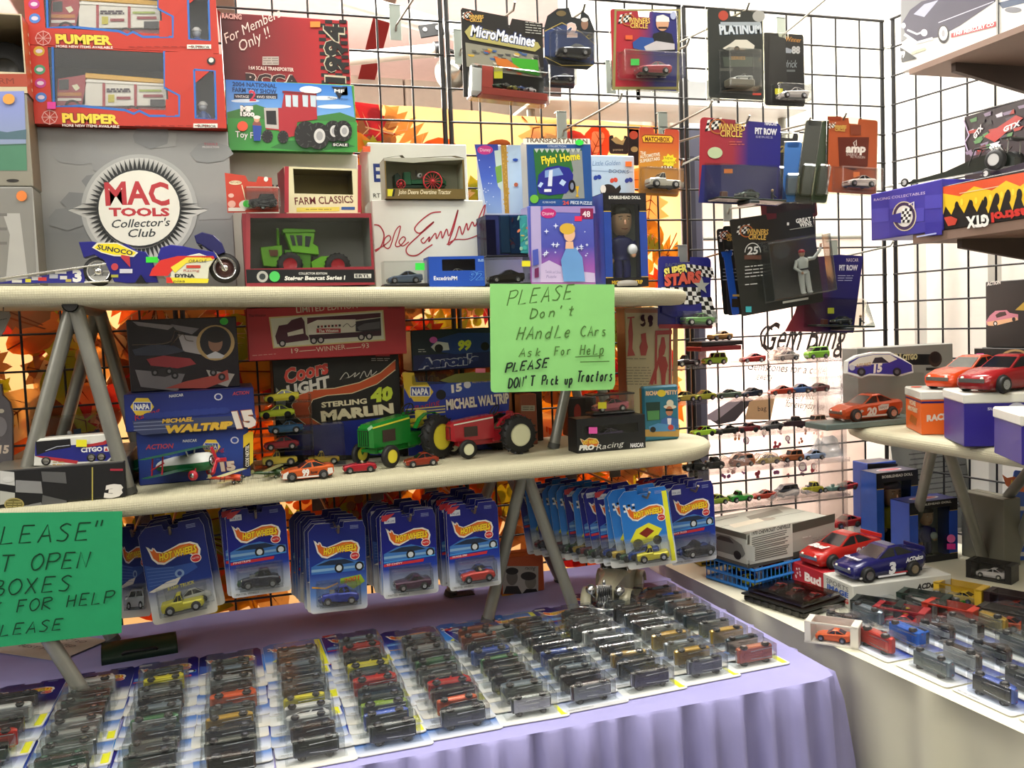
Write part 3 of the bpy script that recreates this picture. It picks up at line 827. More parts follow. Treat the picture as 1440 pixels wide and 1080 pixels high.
 for sg in (-1,1): c.tube([sc((-.15, sg * .09, zb - .022)), sc((.3, sg * .11, zb - .022)), sc((.47, sg * .11, zb - .015))], .012 * L, CHROMED if base != '3a3c3b' else M, 5)
 for x in (xf, xr): c.tube([sc((x, -.17, r)), sc((x, .17, r))], .012 * L, CHROMED, 5)
 bx(-.12,-.12, zb - .027,.12,-.05, zb, M); bx(-.08,.05, zb - .027,.14,.12, zb, M)
 wm = MB(); rw = r * L; ww = .085 * L if sty != 'formula' else .11 * L
 wm.lathe([(rw * .62,0),(rw * .9,.0),(rw, ww * .15),(rw, ww * .85),(rw * .9, ww),(rw * .62, ww)], RUBBER, 14, 'y')
 wm.lathe([(rw * .60,-.0004),(rw * .56, ww * .12),(rw * .2, ww * .12),(rw * .16,-.0008),(0,-.0008)], CHROMED, 10, 'y', smooth=False)
 wm.lathe([(rw * .60, ww + .0004),(rw * .2, ww * .9),(0, ww + .0008)], CHROMED, 10, 'y', smooth=False)
 def mesh(mb, n):
  me = bpy.data.meshes.new(n); me.from_pydata(mb.v, [], mb.f)
  for m in mb.mats: me.materials.append(m)
  me.polygons.foreach_set('material_index', mb.mi); me.polygons.foreach_set('use_smooth', mb.sm)
  bm = bmesh.new(); bm.from_mesh(me); bmesh.ops.recalc_face_normals(bm, faces=bm.faces); bm.to_mesh(me); bm.free(); return me
 fw = hwm * .93 if sty not in ('rod', 'formula') else .15
 pos = []
 for x in (xf, xr):
  for sg in (-1,1):
   y = (sg * (fw if not (sty == 'rod' and x == xf) else .11)) * L
   pos.append((x * L * flip, (y - ww * .62) if sg < 0 else (y - ww * .38), r * L))
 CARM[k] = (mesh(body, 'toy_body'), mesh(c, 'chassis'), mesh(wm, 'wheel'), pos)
 return CARM[k]

def car(name, label, cat, mw, sty, L, col, base='3a3c3b', flip=1, group=None, detail=0, parts=True):
 bo, ch, wh, pos = carmesh(sty, L, col, base=base, flip=flip, detail=detail)
 root = empty(name, mw, label, cat, group)
 link('body_shell', bo, root)
 if parts:
  link('chassis', ch, root)
  for p in pos: link('wheel', wh, root, Matrix.Translation(p))
 return root

def TR(x, y, z, a=0): return Matrix.Translation((x, y, z)) @ Matrix.Rotation(a, 4, 'Z')
# ---------------------------------------------------------------- blister cards, card 0.112 x 0.168, origin bottom left, x right, z up, front faces -y
CWd, CHt = .112,.168
def cardpts(W=CWd, H=CHt, r=.006, cut=.014):
 p = []
 for cx, cz, a0 in ((W - r, r, -90),): p += [(cx + r * math.cos(math.radians(a0 + t)), cz + r * math.sin(math.radians(a0 + t))) for t in (0,45,90)]
 p += [(W, H - cut),(W - .006, H),(W * .5 + .014, H),(W * .5 + .012, H - .010),(W * .5 - .012, H - .010),(W * .5 - .014, H),(cut, H),(0, H - cut)]
 p += [(r + r * math.cos(math.radians(180 + t)), r + r * math.sin(math.radians(180 + t))) for t in (0,45,90)]
 return p
CARDF = Face(Vector((0,0,0)), Vector((1,0,0)), Vector((0,0,1)), CWd, CHt)

def keep(mb, n):
 me = bpy.data.meshes.new(n); me.from_pydata(mb.v, [], mb.f)
 for m in mb.mats: me.materials.append(m)
 me.polygons.foreach_set('material_index', mb.mi); me.polygons.foreach_set('use_smooth', mb.sm); return me
b = MB(); b.prism(cardpts(),0,.0007, C('e9e7e0', .5, name='white_card')); CARD = keep(b, 'backing_card')

def blister_mesh(W, H, D, x0, z0, tint='f6f8f8'):
 b = MB(); m = CLEAR(tint, .5,.12,.016); o = [(x0 - .004, z0 - .004),(x0 + W + .004, z0 - .004),(x0 + W + .004, z0 + H + .004),(x0 - .004, z0 + H + .004)]
 i = [(x0, z0),(x0 + W, z0),(x0 + W, z0 + H),(x0, z0 + H)]; t = [(x0 + .003, z0 + .003),(x0 + W - .003, z0 + .003),(x0 + W - .003, z0 + H - .003),(x0 + .003, z0 + H - .003)]
 vs = [(x, -.0004, z) for x, z in o] + [(x, -.0008, z) for x, z in i] + [(x, -D + .002, z) for x, z in i] + [(x, -D, z) for x, z in t]
 fs = [(k * 4 + j, k * 4 + (j + 1) % 4, k * 4 + 4 + (j + 1) % 4, k * 4 + 4 + j) for k in range(3) for j in range(4)] + [(12,13,14,15)]
 b.add(vs, fs, m); return keep(b, 'blister')
BLIS = blister_mesh(.080,.040,.034,.016,.018)

def logo(a, x, z, s, mat_txt=True, word='HOT WHEELS'):
 """flame logo, s = width in metres"""
 def P(pts): return [(x + u * s, z + v * s) for u, v in pts]
 fl = [(-.02,.42),(.02,.30),(.05,.18),(.14,.08),(.26,.05),(.4,.10),(.55,.16),(.7,.17),(.8,.13),(.86,.06),(.94,.10),(.97,.2),(.93,.3),(.8,.36),(.6,.36),(.4,.30),(.25,.26),(.14,.30),(.10,.38),(.06,.34),(.03,.36)]
 cx = sum(p[0] for p in fl) / len(fl); cz = sum(p[1] for p in fl) / len(fl)
 a.poly(P([(cx + (u - cx) * 1.06, cz + (v - cz) * 1.16) for u, v in fl]), 'e9e6dc')
 a.poly(P([(cx + (u - cx) * 1.02, cz + (v - cz) * 1.08) for u, v in fl]), 'c2272d'); a.poly(P(fl[:1] + fl[1:]), 'd8641e')
 a.poly(P([(.16,.10),(.3,.08),(.5,.15),(.75,.18),(.9,.12),(.93,.22),(.88,.29),(.7,.32),(.45,.27),(.25,.22)]), 'e8931c')
 a.line(P(fl),.022 * s, 'e9e6dc', closed=True)
 a.t(word, (x + .17 * s, z + .115 * s),(x + .92 * s, z + .165 * s),.13 * s, 'f2d22c', .15,.05, out='8c1a1a', ow=.05)
 if mat_txt:
  a.ell(x + .88 * s, z + .03 * s, .11 * s, .088 * s, 'e9e6dc'); a.ell(x + .88 * s, z + .03 * s, .094 * s, .074 * s, 'c2272d')
  a.t('MATTEL', (x + .81 * s, z + .012 * s),(x + .95 * s, z + .022 * s),.036 * s, 'f0e8e0')

def cardprint(kind, title=None, seed=0):
 rs = random.Random(seed); a = Art(CARDF, None); a.px = False
 pts = [(max(.0003, min(CWd - .0003, x)), max(.0004, z)) for x, z in cardpts()]; pts = [(x, z - .0003 if z > CHt - .002 else z) for x, z in pts]
 g = {'blue': RAMP([(0, 'dfe1e4'),(.12, 'c9d2e2'),(.34, '16389c'),(.5, '101a80'),(1, '0e1470')]),
         'plain': RAMP([(0, 'e0ddd0'),(.18, 'ced2d6'),(.38, '16307e'),(1, '0c125c')]),
         'dark': RAMP([(0, 'd8dbe0'),(.2, '5f86c8'),(.45, '16348e'),(1, '0c166c')]),
         'teal': RAMP([(0, 'e4e4e0'),(.25, 'd0d8dc'),(.4, '2a78c8'),(1, '1c6cc0')]),
         'red': RAMP([(0, 'd8d4cc'),(.3, 'b83a2c'),(1, '7a1418')])}[kind]
 a.poly(pts, g)
 # swoosh car artwork
 if kind in ('blue', 'dark'):
  a.poly([(.004,.088),(.03,.099),(.06,.102),(.085,.094),(.108,.090),(.108,.074),(.004,.074)], '3a6fb4')
  a.poly([(.012,.090),(.04,.098),(.07,.098),(.09,.090),(.06,.088)], '1e2c44'); a.poly([(.004,.083),(.108,.084),(.108,.080),(.004,.078)], '7da4c8')
  for x in (.058,.098): a.ell(x, .082,.009,.009, '181818'); a.ell(x, .082,.0055,.0055, 'c4ccd0')
 if kind == 'blue':
  a.poly([(.003,.068),(.085,.071),(.083,.0655),(.003,.063)], 'c02b35'); a.poly([(.003,.073),(.108,.077),(.108,.0745),(.003,.070)], '3a8ad0')
  if title: a.t(title, (.008,.065),(.04,.0662),.0038, 'f0f0f0', .2)
  a.rect(.008,.147,.030,.158, 'c8ccd4'); a.t('FOR LIFE', (.010,.149),(.028,.149),.004, '1a2f80')
  a.rect(.004,.003,.108,.0085, 'cfd2d4'); a.t('MATTEL WHEELS', (.008,.004),(.05,.004),.0035, '222222', .2)
  if seed % 2: a.poly([(.003,.152),(.003,.163),(.03,.166),(.012,.152)], 'b8323a')
 if kind == 'plain':
  a.poly([(.002,.105),(.02,.098),(.05,.094),(.085,.094),(.09,.084),(.07,.076),(.03,.070),(.002,.06)], '2d4f9c')
  a.poly([(.002,.058),(.035,.070),(.06,.074),(.05,.062),(.01,.056)], 'd8d4cc'); a.ell(.058,.080,.008,.007, '7f9ac4'); a.ell(.058,.080,.004,.004, '26408c')
  for i in range(6): a.line([(.005,.098 - i * .006),(.05,.092 - i * .005)], .0006, '6d8cc8')
  if title: a.t(title, (.034,.054),(.080,.058),.0055, 'e6dd3a', .1,.01)
 if kind == 'dark':
  a.poly([(.06,.062),(.10,.066),(.108,.052),(.085,.040),(.07,.050),(.058,.048)], '8aa82c'); a.t('2001', (.066,.052),(.096,.056),.008, 'c23020', .3,.02)
  a.line([(.004,.05),(.03,.046),(.055,.054)], .003, 'e0a028')
 if kind == 'teal':
  a.poly([(.098,.006),(.109,.006),(.109,.158),(.098,.158)], 'e2e233'); a.poly([(.012,.06),(.03,.085),(.06,.095),(.088,.078),(.07,.058),(.03,.048)], 'e0dc30')
  a.poly([(.035,.075),(.055,.086),(.07,.076),(.05,.064)], '7c2418'); a.ell(.03,.052,.012,.012, '1a1a1a'); a.ell(.074,.056,.010,.010, '1a1a1a')
  for i in range(9): a.rect(.008 + (i % 3) * .01,.124 + (i // 3) * .006,.014 + (i % 3) * .01,.128 + (i // 3) * .006, '1c1c1c' if i % 2 else 'e8e8e8')
 logo(a, .014,.100 if kind != 'plain' else .098,.086)
 for i in range(3): a.line([(.082,.160 - i * .0025),(.098,.160 - i * .0025)], .0008, '9aa4d0')
 ARTS.remove(a); return keep(a.b, 'card_print')
PRINTS = {}
def PR(kind, title=None, seed=0):
 k = (kind, title, seed)
 if k not in PRINTS: PRINTS[k] = cardprint(kind, title, seed)
 return PRINTS[k]

def carded(mw, label, group, sty='coupe', col='444444', base='3a3c3b', pr=None, parts=True, name='carded_toy_car', flip=1, L=.072, chassis=True):
 root = empty(name, mw, label, 'toy car', group)
 link('backing_card', CARD, root); link('card_print', pr or PR('blue'), root); link('blister', BLIS, root)
 bo, ch, wh, pos = carmesh(sty, L, col, base=base, flip=flip)
 t = link('toy_car', bo, root, Matrix.Translation((.056,-.0175,.0195)))
 if parts:
  link('chassis', ch, t)
  for p in pos: link('wheel', wh, t, Matrix.Translation(p))
 return root

def sticker(F, root, x, y, w, h, c, rnd=False, txt=None, name='price_sticker'):
 a = Art(F, root, name=name, e0=.0035); a.px = True
 if rnd: a.ell(x, y, w / 2, h / 2, c, 16)
 else: a.rect(x - w / 2, y - h / 2, x + w / 2, y + h / 2, c)
 if txt: a.t(txt, (x - w * .3, y + h * .2),(x + w * .3, y + h * .2), h * .4, '5a3a20')
# ---------------------------------------------------------------- grid hooks
ORD = ['front', 'second', 'third', 'fourth', 'fifth', 'sixth', 'seventh', 'eighth', 'ninth', 'tenth', 'eleventh', 'twelfth', 'thirteenth', 'fourteenth']
def hook(x, z, yl, label=None, drop=0.0, plate=True, dx=0.0, rise=.0, group='hooks on the wire grid', light=False):
 root = empty('grid_hook', Matrix.Translation((x, -.008, z)), label or 'metal prong hook hanging from the wire grid', 'hook', group)
 m = C('9aa39c', .35,.6) if light else C('5c544c', .4,.7)
 if plate: b = MB(); b.box(-.015,-.004,-.075,.015,-.001,.012, m, .001); b.box(-.015,-.004,.008,.015,.012,.012, m, .001); b.build('hook_plate', root)
 b = MB(); b.tube([(0,-.003,-.045),(0,-.012,-.035),(dx, -yl, -.01 - drop),(dx, -yl - .012,.004 - drop + rise)], .0026, C('8c8478', .3,.8),7); b.build('prong', root)
 return root
# ================================================================ helpers for shaped things
def side(F, root, name, pts, y0, y1, c, ch=.0012, px=True):
 """rounded slab from an outline on face F, local depth y0..y1"""
 P = [Vector(F.uv(*p)) if px else Vector(p) for p in pts]
 n = len(P); ar = sum(P[i].x * P[(i + 1) % n].y - P[(i + 1) % n].x * P[i].y for i in range(n))
 if ar < 0: P.reverse()
 N = []
 for i in range(n):
  d = (P[(i + 1) % n] - P[i - 1]); d = d.normalized() if d.length > 1e-9 else Vector((1,0)); N.append(Vector((d.y, -d.x)))
 def ring(ins, y): return [(p.x - N[i].x * ins, y, p.y - N[i].y * ins) for i, p in enumerate(P)]
 b = MB(); b.loft([ring(ch, y0), ring(0, y0 + ch), ring(0, y1 - ch), ring(ch, y1)], C(c, .3, name='paint') if isinstance(c, str) else c)
 return fixn(b.build(name, root))

def tag_price(a, x, y, w, h, c, rnd=False, txt=None):
 sticker(a.F, a.root_ob, x, y, w, h, c, rnd, txt)
UF = -.40
def ur(px, Y=UF): return zup(at(px, 400, Y=Y).x) + .0006
# ---- far left stack
F = fpx((-70,403),(56,401),(-70,262), Y=-.40, rest=ur(20)); F1 = F
a = carton('carton', 'shiny silver carton with an orange dot at the left end of the upper shelf', 'box', F, .20, 'a4a4a0', side='6c6350', rough=.15)
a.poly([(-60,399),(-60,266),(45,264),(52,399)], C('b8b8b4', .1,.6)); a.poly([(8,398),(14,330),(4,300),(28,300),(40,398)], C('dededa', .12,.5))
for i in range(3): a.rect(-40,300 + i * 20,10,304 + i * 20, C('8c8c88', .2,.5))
tag_price(a, 31,276,15,15, 'e8843c', True)
z = F.O.z + F.H + .0008
F = fpx((-70,254),(46,252),(-70,128), Y=-.40, rest=z)
a = carton('carton', 'carton printed with blue sky over a green field, on the silver carton', 'box', F, .20, '8e8a7c', side='6d5a44')
a.poly([(-60,240),(-60,130),(34,128),(38,240)], RAMP([(0, '3a5c50'),(.18, '5a8f72'),(.3, '4e6f78'),(.42, '8c9ab8'),(1, '8894d8')]))
a.poly([(-60,190),(-30,180),(10,186),(37,182),(37,196),(-60,196)], '4f6c78'); a.poly([(-60,205),(37,202),(38,238),(-60,238)], '4f8468'); a.line([(-60,206),(37,203)], 2, '3c6450')
a.ell(18,254,9,2.2, '2a2622'); tag_price(a, 13,140,17,15, 'e8a248', True)
z = F.O.z + F.H + .0008
F = fpx((-70,124),(38,122),(-70,14), Y=-.40, rest=z)
a = winbox('carton', 'cream open carton with a round dark wheel inside, topmost at the far left', 'box', F, .20, 'cfc0a0', [(-66,18,30,98)], inner='b8ad94', pane=False, side='b5502c')
a.rect(-70,104,38,122, 'a8442c'); a.t('FARM', (-20,118),(20,118),9, '7c2c1c')
S = subface(F, .20, 'right'); a2 = Art(S, a.root_ob, name='side_print'); a2.px = False
for i in range(7): a2.ell(S.W * .2, S.H * (.12 + i * .12),.004,.003, 'e8d8c0', 10)
w = empty('toy_roller', TR(*(F.O + Vector((F.W * .62,.06,.052)))), 'large dark toy wheel inside the cream carton at top left', 'toy')
b = MB(); b.lathe([(.02,0),(.046,.002),(.05,.01),(.05,.03),(.046,.038),(.02,.04)], RUBBER, 24, 'y'); b.build('tyre', w)
b = MB(); b.lathe([(.0,.004),(.022,.004),(.024,.0),(.024,.036),(0,.036)], C('3c3c3a', .4),16, 'y'); b.build('hub', w)
# ---- grey carton with the round badge
F = fpx((60,399),(333,395),(50,178), Y=-.33, rest=ur(200,-.33)); FM = F
a = carton('carton', 'large grey carton with a round white toothed badge, behind the motorcycle', 'box', F, .15, RAMP([(0, '8a8a88'),(.35, '77797a'),(.6, '9a9a98'),(1, '8c8d8c')]), side='5c5c58')
rs = random.Random(3)
for i in range(14):
 x, y = 80 + rs.random() * 230,190 + rs.random() * 120; r = 12 + rs.random() * 26
 a.poly([(x + r * math.cos(t * .8) * (.7 + .5 * rs.random()), y + r * .5 * math.sin(t * .8) * (.7 + .5 * rs.random())) for t in range(8)], random.choice(['8f9090', '7f8182', '979896', '868888']))
a.ell(196,294,82,77, 'a9aaa8', 40); a.ell(196,294,76,72, 'c4c4c0', 40); a.poly([(96,296),(140,278),(140,314)], 'c4c4c0'); a.poly([(292,296),(250,280),(250,314)], 'c4c4c0')
for i in range(64):
 t = i * 2 * PI / 64; L_ = 72 if abs(math.sin(t)) > .12 else 98 - abs(math.sin(t)) * 160
 a.poly([(196 + 58 * math.cos(t - .045),294 + 56 * math.sin(t - .045)),(196 + L_ * math.cos(t),294 + min(L_, 72) * math.sin(t)),(196 + 58 * math.cos(t + .045),294 + 56 * math.sin(t + .045))], '1f2222')
a.ell(196,293,59,55, '24292a', 40); a.ell(196,293,57,53, 'e6e4d8', 40)
a.t('MAC', (149,289),(239,289),33, 'b83038', 0,.03, arc=.06)
a.t('TOOLS', (154,304),(239,304),11.5, 'b83038', 0,.045)
a.t("Collector's", (156,321),(238,318),12, '33393a', .35,.012); a.t('Club', (179,334),(218,333),12, '33393a', .35,.012)
a.t('TOOLS', (287,205),(306,205),3.5, 'b83a50'); a.t('PRODUCTION', (285,209),(308,209),3, 'd8d0d0')
# ---- two red fire-engine cartons
def pumper(F, dy, lab, dx=0):
 a = winbox('display_carton', lab, 'box', F, .12, 'c03424', [(73 + dx, 66 + dy, 232 + dx, 150 + dy),(275 + dx, 100 + dy, 300 + dx, 166 + dy)], inner='5c6068', side='a82a20')
 X = lambda p: [(x + dx, y + dy) for x, y in p]
 bl = '2a6cc0'
 a.line(X([(231,72),(232,124),(252,134),(252,163),(210,163),(196,156),(188,160),(176,155),(112,149),(76,150),(74,66)]),3.4, bl)
 a.poly(X([(232,73),(232,122),(254,134),(300,96),(300,73)]), 'c03424'); a.poly(X([(233,140),(233,163),(246,163),(246,140)]), 'c03424')
 a.line(X([(273,98),(302,100),(304,168),(275,166),(273,98)]),3, bl)
 for i, (y, c) in enumerate(((72, 'c8a428'),(98, '4a9a70'),(117, 'b83a88'),(137, '4a7ac8'))): a.ell(55 + dx + i, y + dy, 8,7, c, 14); a.ell(55 + dx + i, y + dy, 5,3, 'd8c8d8', 10)
 for k in range(8): a.line(X([(70,165),(70 + 11 * math.cos(k * PI / 4),165 + 10 * math.sin(k * PI / 4))]),1, 'e0a8a0')
 a.line(X([(70 + 11 * math.cos(k * PI / 4),165 + 10 * math.sin(k * PI / 4)) for k in range(9)]),1.2, 'e0a8a0')
 a.t('PUMPER', (88 + dx, 172 + dy),(167 + dx, 174 + dy),13, 'f0d040', 0,.05, out='7a1c10', ow=.05)
 a.t('MORE NEW ITEMS AVAILABLE', (88 + dx, 178 + dy),(168 + dx, 180 + dy),3.6, 'f4e8e0', 0,.02)
 a.rect(272 + dx, 174 + dy, 306 + dx, 180 + dy, 'e8e4da'); a.t('SUPERIOR', (278 + dx, 179 + dy),(304 + dx, 180 + dy),4, '1c1c1c', 0,.02)
 a.ell(297 + dx, 86 + dy, 6,5.5, '1e1e20'); a.ell(297 + dx, 85 + dy, 3.5,3.4, 'e8e4da')
 for k in range(9): a.line(X([(190 + k * 12,177),(198 + k * 12,177.4)]),1, '8e2018')
 return a
z = FM.O.z + FM.H + .0008
FP = fpx((49,176),(319,187),(38,63), Y=-.35, rest=z)
lab2 = 'red window carton holding a fire engine, lower of the two'
a = pumper(FP, 0, lab2); tag_price(a, 73,149,12,10, 'e0389c')
z = FP.O.z + FP.H + .0008
FP2 = fpx((38,61),(308,73),(27,-52), Y=-.35, rest=z)
pumper(FP2,-111, 'red window carton holding a fire engine, upper one cut by the picture top', -9)
for F, dx, dy, lab in ((FP, 0,0, 'toy fire engine, red and white, in the lower red carton'),(FP2,-9,-111, 'toy fire engine, red and white, in the upper red carton')):
 root = empty('toy_fire_engine', F.mw() @ Matrix.Translation((0,.02,0)), lab, 'toy truck')
 P = lambda l: [(x + dx, y + dy) for x, y in l]
 side(F, root, 'truck_body', P([(120,104),(232,112),(234,145),(112,146)]),0,.07, 'd8d6cc')
 side(F, root, 'cab', P([(78,106),(118,100),(118,144),(76,145)]),0,.07, '9c2430')
 side(F, root, 'roof_bar', P([(118,98),(230,107),(230,114),(118,106)]),-.002,.05, 'd0a02c')
 side(F, root, 'undercarriage', P([(76,144),(240,146),(240,154),(76,150)]),.004,.066, '8a1c28')
 for i, (x, y) in enumerate(((100,149),(185,157))):
  q = F.uv(x + dx, y + dy); b = MB(); b.lathe([(.006,-.003),(.013,-.002),(.0135,.008),(.006,.009)], RUBBER, 16, 'y', (q[0], 0, q[1] + .002)); b.lathe([(0,-.0035),(.009,-.003),(.009,0)], C('8c3a40', .4),12, 'y', (q[0], 0, q[1] + .002)); b.build('wheel', root)
 t = Art(F, root, name='livery', e0=.001); t.b.T = None
 t.poly(P([(80,108),(94,107),(94,122),(80,122)]), '141414'); t.poly(P([(98,116),(106,114),(110,120),(104,124)]), 'd8d4b8'); t.rect(78 + dx, 126 + dy, 112 + dx, 131 + dy, 'b8742c'); t.rect(78 + dx, 134 + dy, 112 + dx, 138 + dy, 'd8d4cc')
 t.poly(P([(142,110),(146,110),(146,146),(142,146)]), '9c2430'); t.poly(P([(187,114),(191,114),(191,146),(187,146)]), '9c2430'); t.poly(P([(118,108),(232,114),(232,117),(118,111)]), 'e6e4dc')
 t.lines(148 + dx, 120 + dy, 182 + dx, 126 + dy, 2, '3a2a3a', 2.4); t.rect(150 + dx, 129 + dy, 159 + dx, 140 + dy, 'b8b030'); t.rect(162 + dx, 132 + dy, 182 + dx, 136 + dy, '8c2430')
 t.rect(194 + dx, 122 + dy, 226 + dx, 125 + dy, '9aac4c'); t.rect(200 + dx, 129 + dy, 228 + dx, 133 + dy, '8c2430'); t.rect(210 + dx, 136 + dy, 231 + dx, 146 + dy, '1c1c20')
 t.t('FIRE AND RESCUE SERVICE', (122 + dx, 103 + dy),(224 + dx, 111 + dy),4, '5a3c14')
 o = F.O + Vector((F.uv(286 + dx, 165 + dy)[0], .03,.012))
 g = empty('toy_figure', TR(*o), 'blue and white toy accessory figure in the side window of the %s red carton' % ('lower' if dy == 0 else 'upper'), 'toy figure')
 b = MB(); b.lathe([(.008,0),(.010,.003),(.009,.018),(.006,.022),(.004,.024)], C('3a5ca0', .3),12); b.build('body', g)
 b = MB(); b.ball((0,0,.031),.0075, C('c8d0dc', .3),10); b.build('head', g)
 b = MB(); b.tube([(-.008,0,.019),(-.013,-.004,.010)], .0025, C('3a5ca0', .3),6); b.tube([(.008,0,.019),(.013,-.004,.010)], .0025, C('3a5ca0', .3),6); b.lathe([(.008,.034),(.009,.036),(.005,.041),(0,.042)], C('e8e8e8', .3),12); b.build('helmet', g)
# ---- motorcycle with its wheelie bar
F = fpx((-60,399),(340,399),(-60,300), Y=-.425, rest=ur(150,-.425));
root = empty('toy_motorcycle', F.mw(), 'blue and yellow toy drag motorcycle with a wheelie bar, before the grey carton', 'toy motorcycle')
b1 = '1c1c7c'
side(F, root, 'tail_fairing', [(110,340),(130,339),(150,344),(178,343),(192,352),(205,354),(214,367),(222,397),(178,398),(160,396),(146,366),(132,358),(117,362)], .004,.028, b1)
side(F, root, 'tank', [(221,362),(226,348),(240,344),(258,346),(276,350),(300,354),(306,362),(280,372),(250,372),(230,370)], .002,.030, '24248c')
side(F, root, 'belly_fairing', [(238,372),(252,362),(280,356),(302,364),(294,376),(292,398),(234,398),(240,388)], 0,.032, 'dcdcc8')
side(F, root, 'nose_fairing', [(273,331),(284,326),(300,330),(312,341),(317,354),(308,358),(295,352),(285,345),(276,341)], .004,.028, '20205c')
side(F, root, 'swingarm', [(118,392),(122,388),(230,386),(232,391),(160,398),(118,397)], .010,.020, 'b0b0ac')
for nm_, (x, y), r, sp in (('rear_wheel', (137,377),.0245,5),('front_wheel', (316,378),.0262,5)):
 q = F.uv(x, y); c = (q[0], .016, r + .0004); b = MB()
 b.lathe([(r * .74,-.009),(r * .93,-.008),(r, -.003),(r, .003),(r * .93,.008),(r * .74,.009)], RUBBER, 28, 'y', c)
 b.lathe([(r * .74,-.009),(r * .68,-.009),(r * .68,.009),(r * .74,.009)], CHROME, 28, 'y', c)
 if nm_ == 'front_wheel': b.lathe([(0,-.004),(r * .60,-.004),(r * .60,.004),(0,.004)], C('5a3c38', .3,.5),24, 'y', c)
 for k in range(sp):
  t = k * 2 * PI / sp; b.tube([c, (c[0] + r * .7 * math.cos(t), c[1], c[2] + r * .7 * math.sin(t))], .0022, C('cacac6', .3,.7),6)
 b.lathe([(0,-.010),(.006,-.010),(.006,.010),(0,.010)], CHROME, 12, 'y', c); b.build(nm_, root)
q = F.uv(300,352); w_ = F.uv(317,380); b = MB()
for y in (.006,.026): b.tube([(q[0], y, q[1]),(w_[0], y, w_[1])], .0022, CHROME, 8)
b.build('fork', root)
b = MB(); q = F.uv(283,346)
b.tube([(q[0], -.012, q[1]),(q[0] - .004,.015, q[1] + .004),(q[0], .042, q[1])], .002, RUBBER, 6); b.build('handlebar', root)
side(F, root, 'footpeg_and_stand', [(190,398),(198,386),(206,398)], -.004,.03, '14141a')
bar = [(-58,392),(118,375),(118,397.5),(-58,399)]
side(F, root, 'wheelie_bar_panel', [(2,396),(118,377),(118,397),(-58,399),(-58,398)], .010,.014, '22227c')
b = MB(); b.T = None
for (p, q) in (((-58,399),(152,370)),((118,397),(152,395))):
 A = F.uv(*p); B = F.uv(*q)
 for y in (.006,.018): b.tube([(A[0], y, A[1]),(B[0], y, B[1])], .0018, C('d0d0cc', .25,.8),6)
b.build('wheelie_bar', root)
a = Art(F, root, name='livery', e0=-.0028)
a.e = -.0092; a.poly([(2,396),(118,378),(118,397),(-30,398.4)], '2a2a86'); a.t('3', (101,395),(114,395),17, 'e4e4e0', 0,.06)
for i, (x, y, w_, h_, c) in enumerate(((22,395,14,4, 'd8d8d0'),(38,394,8,5, 'd8d040'),(50,391,14,5, 'c0c0c8'),(58,392,12,5, 'c03838'),(74,388,12,6, 'b0b4c0'),(88,390,10,5, 'd0d0cc'),(84,383,16,3, 'e0e0dc'),(95,394,8,4, 'b8a850'))): a.rect(x - w_ / 2, y - h_ / 2, x + w_ / 2, y + h_ / 2, c)
a.e = -.0030
a.poly([(129,348),(136,341),(165,341),(194,355),(188,361),(160,360),(142,355)], 'e8e4d0'); a.poly([(132,348),(138,342.5),(164,342.5),(191,355),(187,359),(160,358),(143,354)], 'f0dc20'); a.t('SUNOCO', (136,350),(186,359),7, '20203c', 0,.03, vert=False)
a.poly([(170,358),(182,360),(183,376),(170,362)], 'b83040'); a.ell(161,375,5,5, 'c04048'); a.rect(168,378,186,384, 'd0d0dc'); a.rect(156,386,166,390, 'a8a840')
a.e = .0006
a.poly([(214,378),(226,366),(250,360),(300,360),(302,364),(260,366),(244,378),(236,388),(222,388),(210,388)], 'd83028'); a.poly([(240,376),(262,362),(296,362),(300,366),(262,370),(246,384)], 'f0dc40')
a.poly([(234,390),(300 - 6,392),(292,398),(234,398)], 'e8d830'); a.poly([(234,390),(240,390),(244,398),(234,398)], 'd83028')
a.t('DYNA', (246,390),(274,390),5, '1c1c24', 0,.04); a.t('piaa', (244,397),(260,397),4, '1c1c24', .2); a.t('ORACLE', (265,369),(290,369),4, '2c2c30', .2); a.rect(262,373,282,377, 'c84030'); a.t('Racing', (258,382),(280,382),3.5, 'b03838', .2); a.t('NGK', (284,363),(296,363),3.5, 'c03030', .2)
a.e = .0022
a.e = -.0032; a.rect(205,361,222,369, '3adc3a')
# ---- red "members only" carton behind, and the white carton under the tractor carton
FW = fpx((330,398),(512,398),(330,214), Y=-.25, rest=ur(420,-.25))
a = carton('carton', 'plain white carton standing under the farm tractor carton', 'box', FW, .14, 'dcdad0')
a.t('SPECIAL', (352,268),(402,269),9, '1c1c20', 0,.03); a.poly([(395,282),(400,274),(404,284)], 'c03028')
z = FW.O.z + FW.H + .0008
FF = fpx((322,213),(503,217),(316,112), Y=-.31, rest=z)
a = carton('carton', 'blue and green carton picturing a red four-wheel-drive tractor', 'box', FF, .07, '3f8a3c', side='6a6c4c', top='9a9a8c')
a.poly([(317,112),(494,121),(500,175),(319,175)], RAMP([(0, 'a8c8e4'),(.3, '86b8ea'),(1, '2a78d4')]));
a.poly([(319,158),(360,147),(400,160),(440,164),(478,158),(500,166),(502,180),(320,180)], '3c7c3c'); a.poly([(319,166),(502,172),(503,214),(323,211)], '3c9440'); a.poly([(400,198),(470,196),(500,206),(440,214),(380,208)], '2a6c34')
a.ell(434,126,13,5, 'e4ecf4'); a.ell(470,150,24,3, 'd8e6f2'); a.ell(345,142,20,2.5, 'c8dcf0'); a.ell(455,138,20,3, 'e0e8f0')
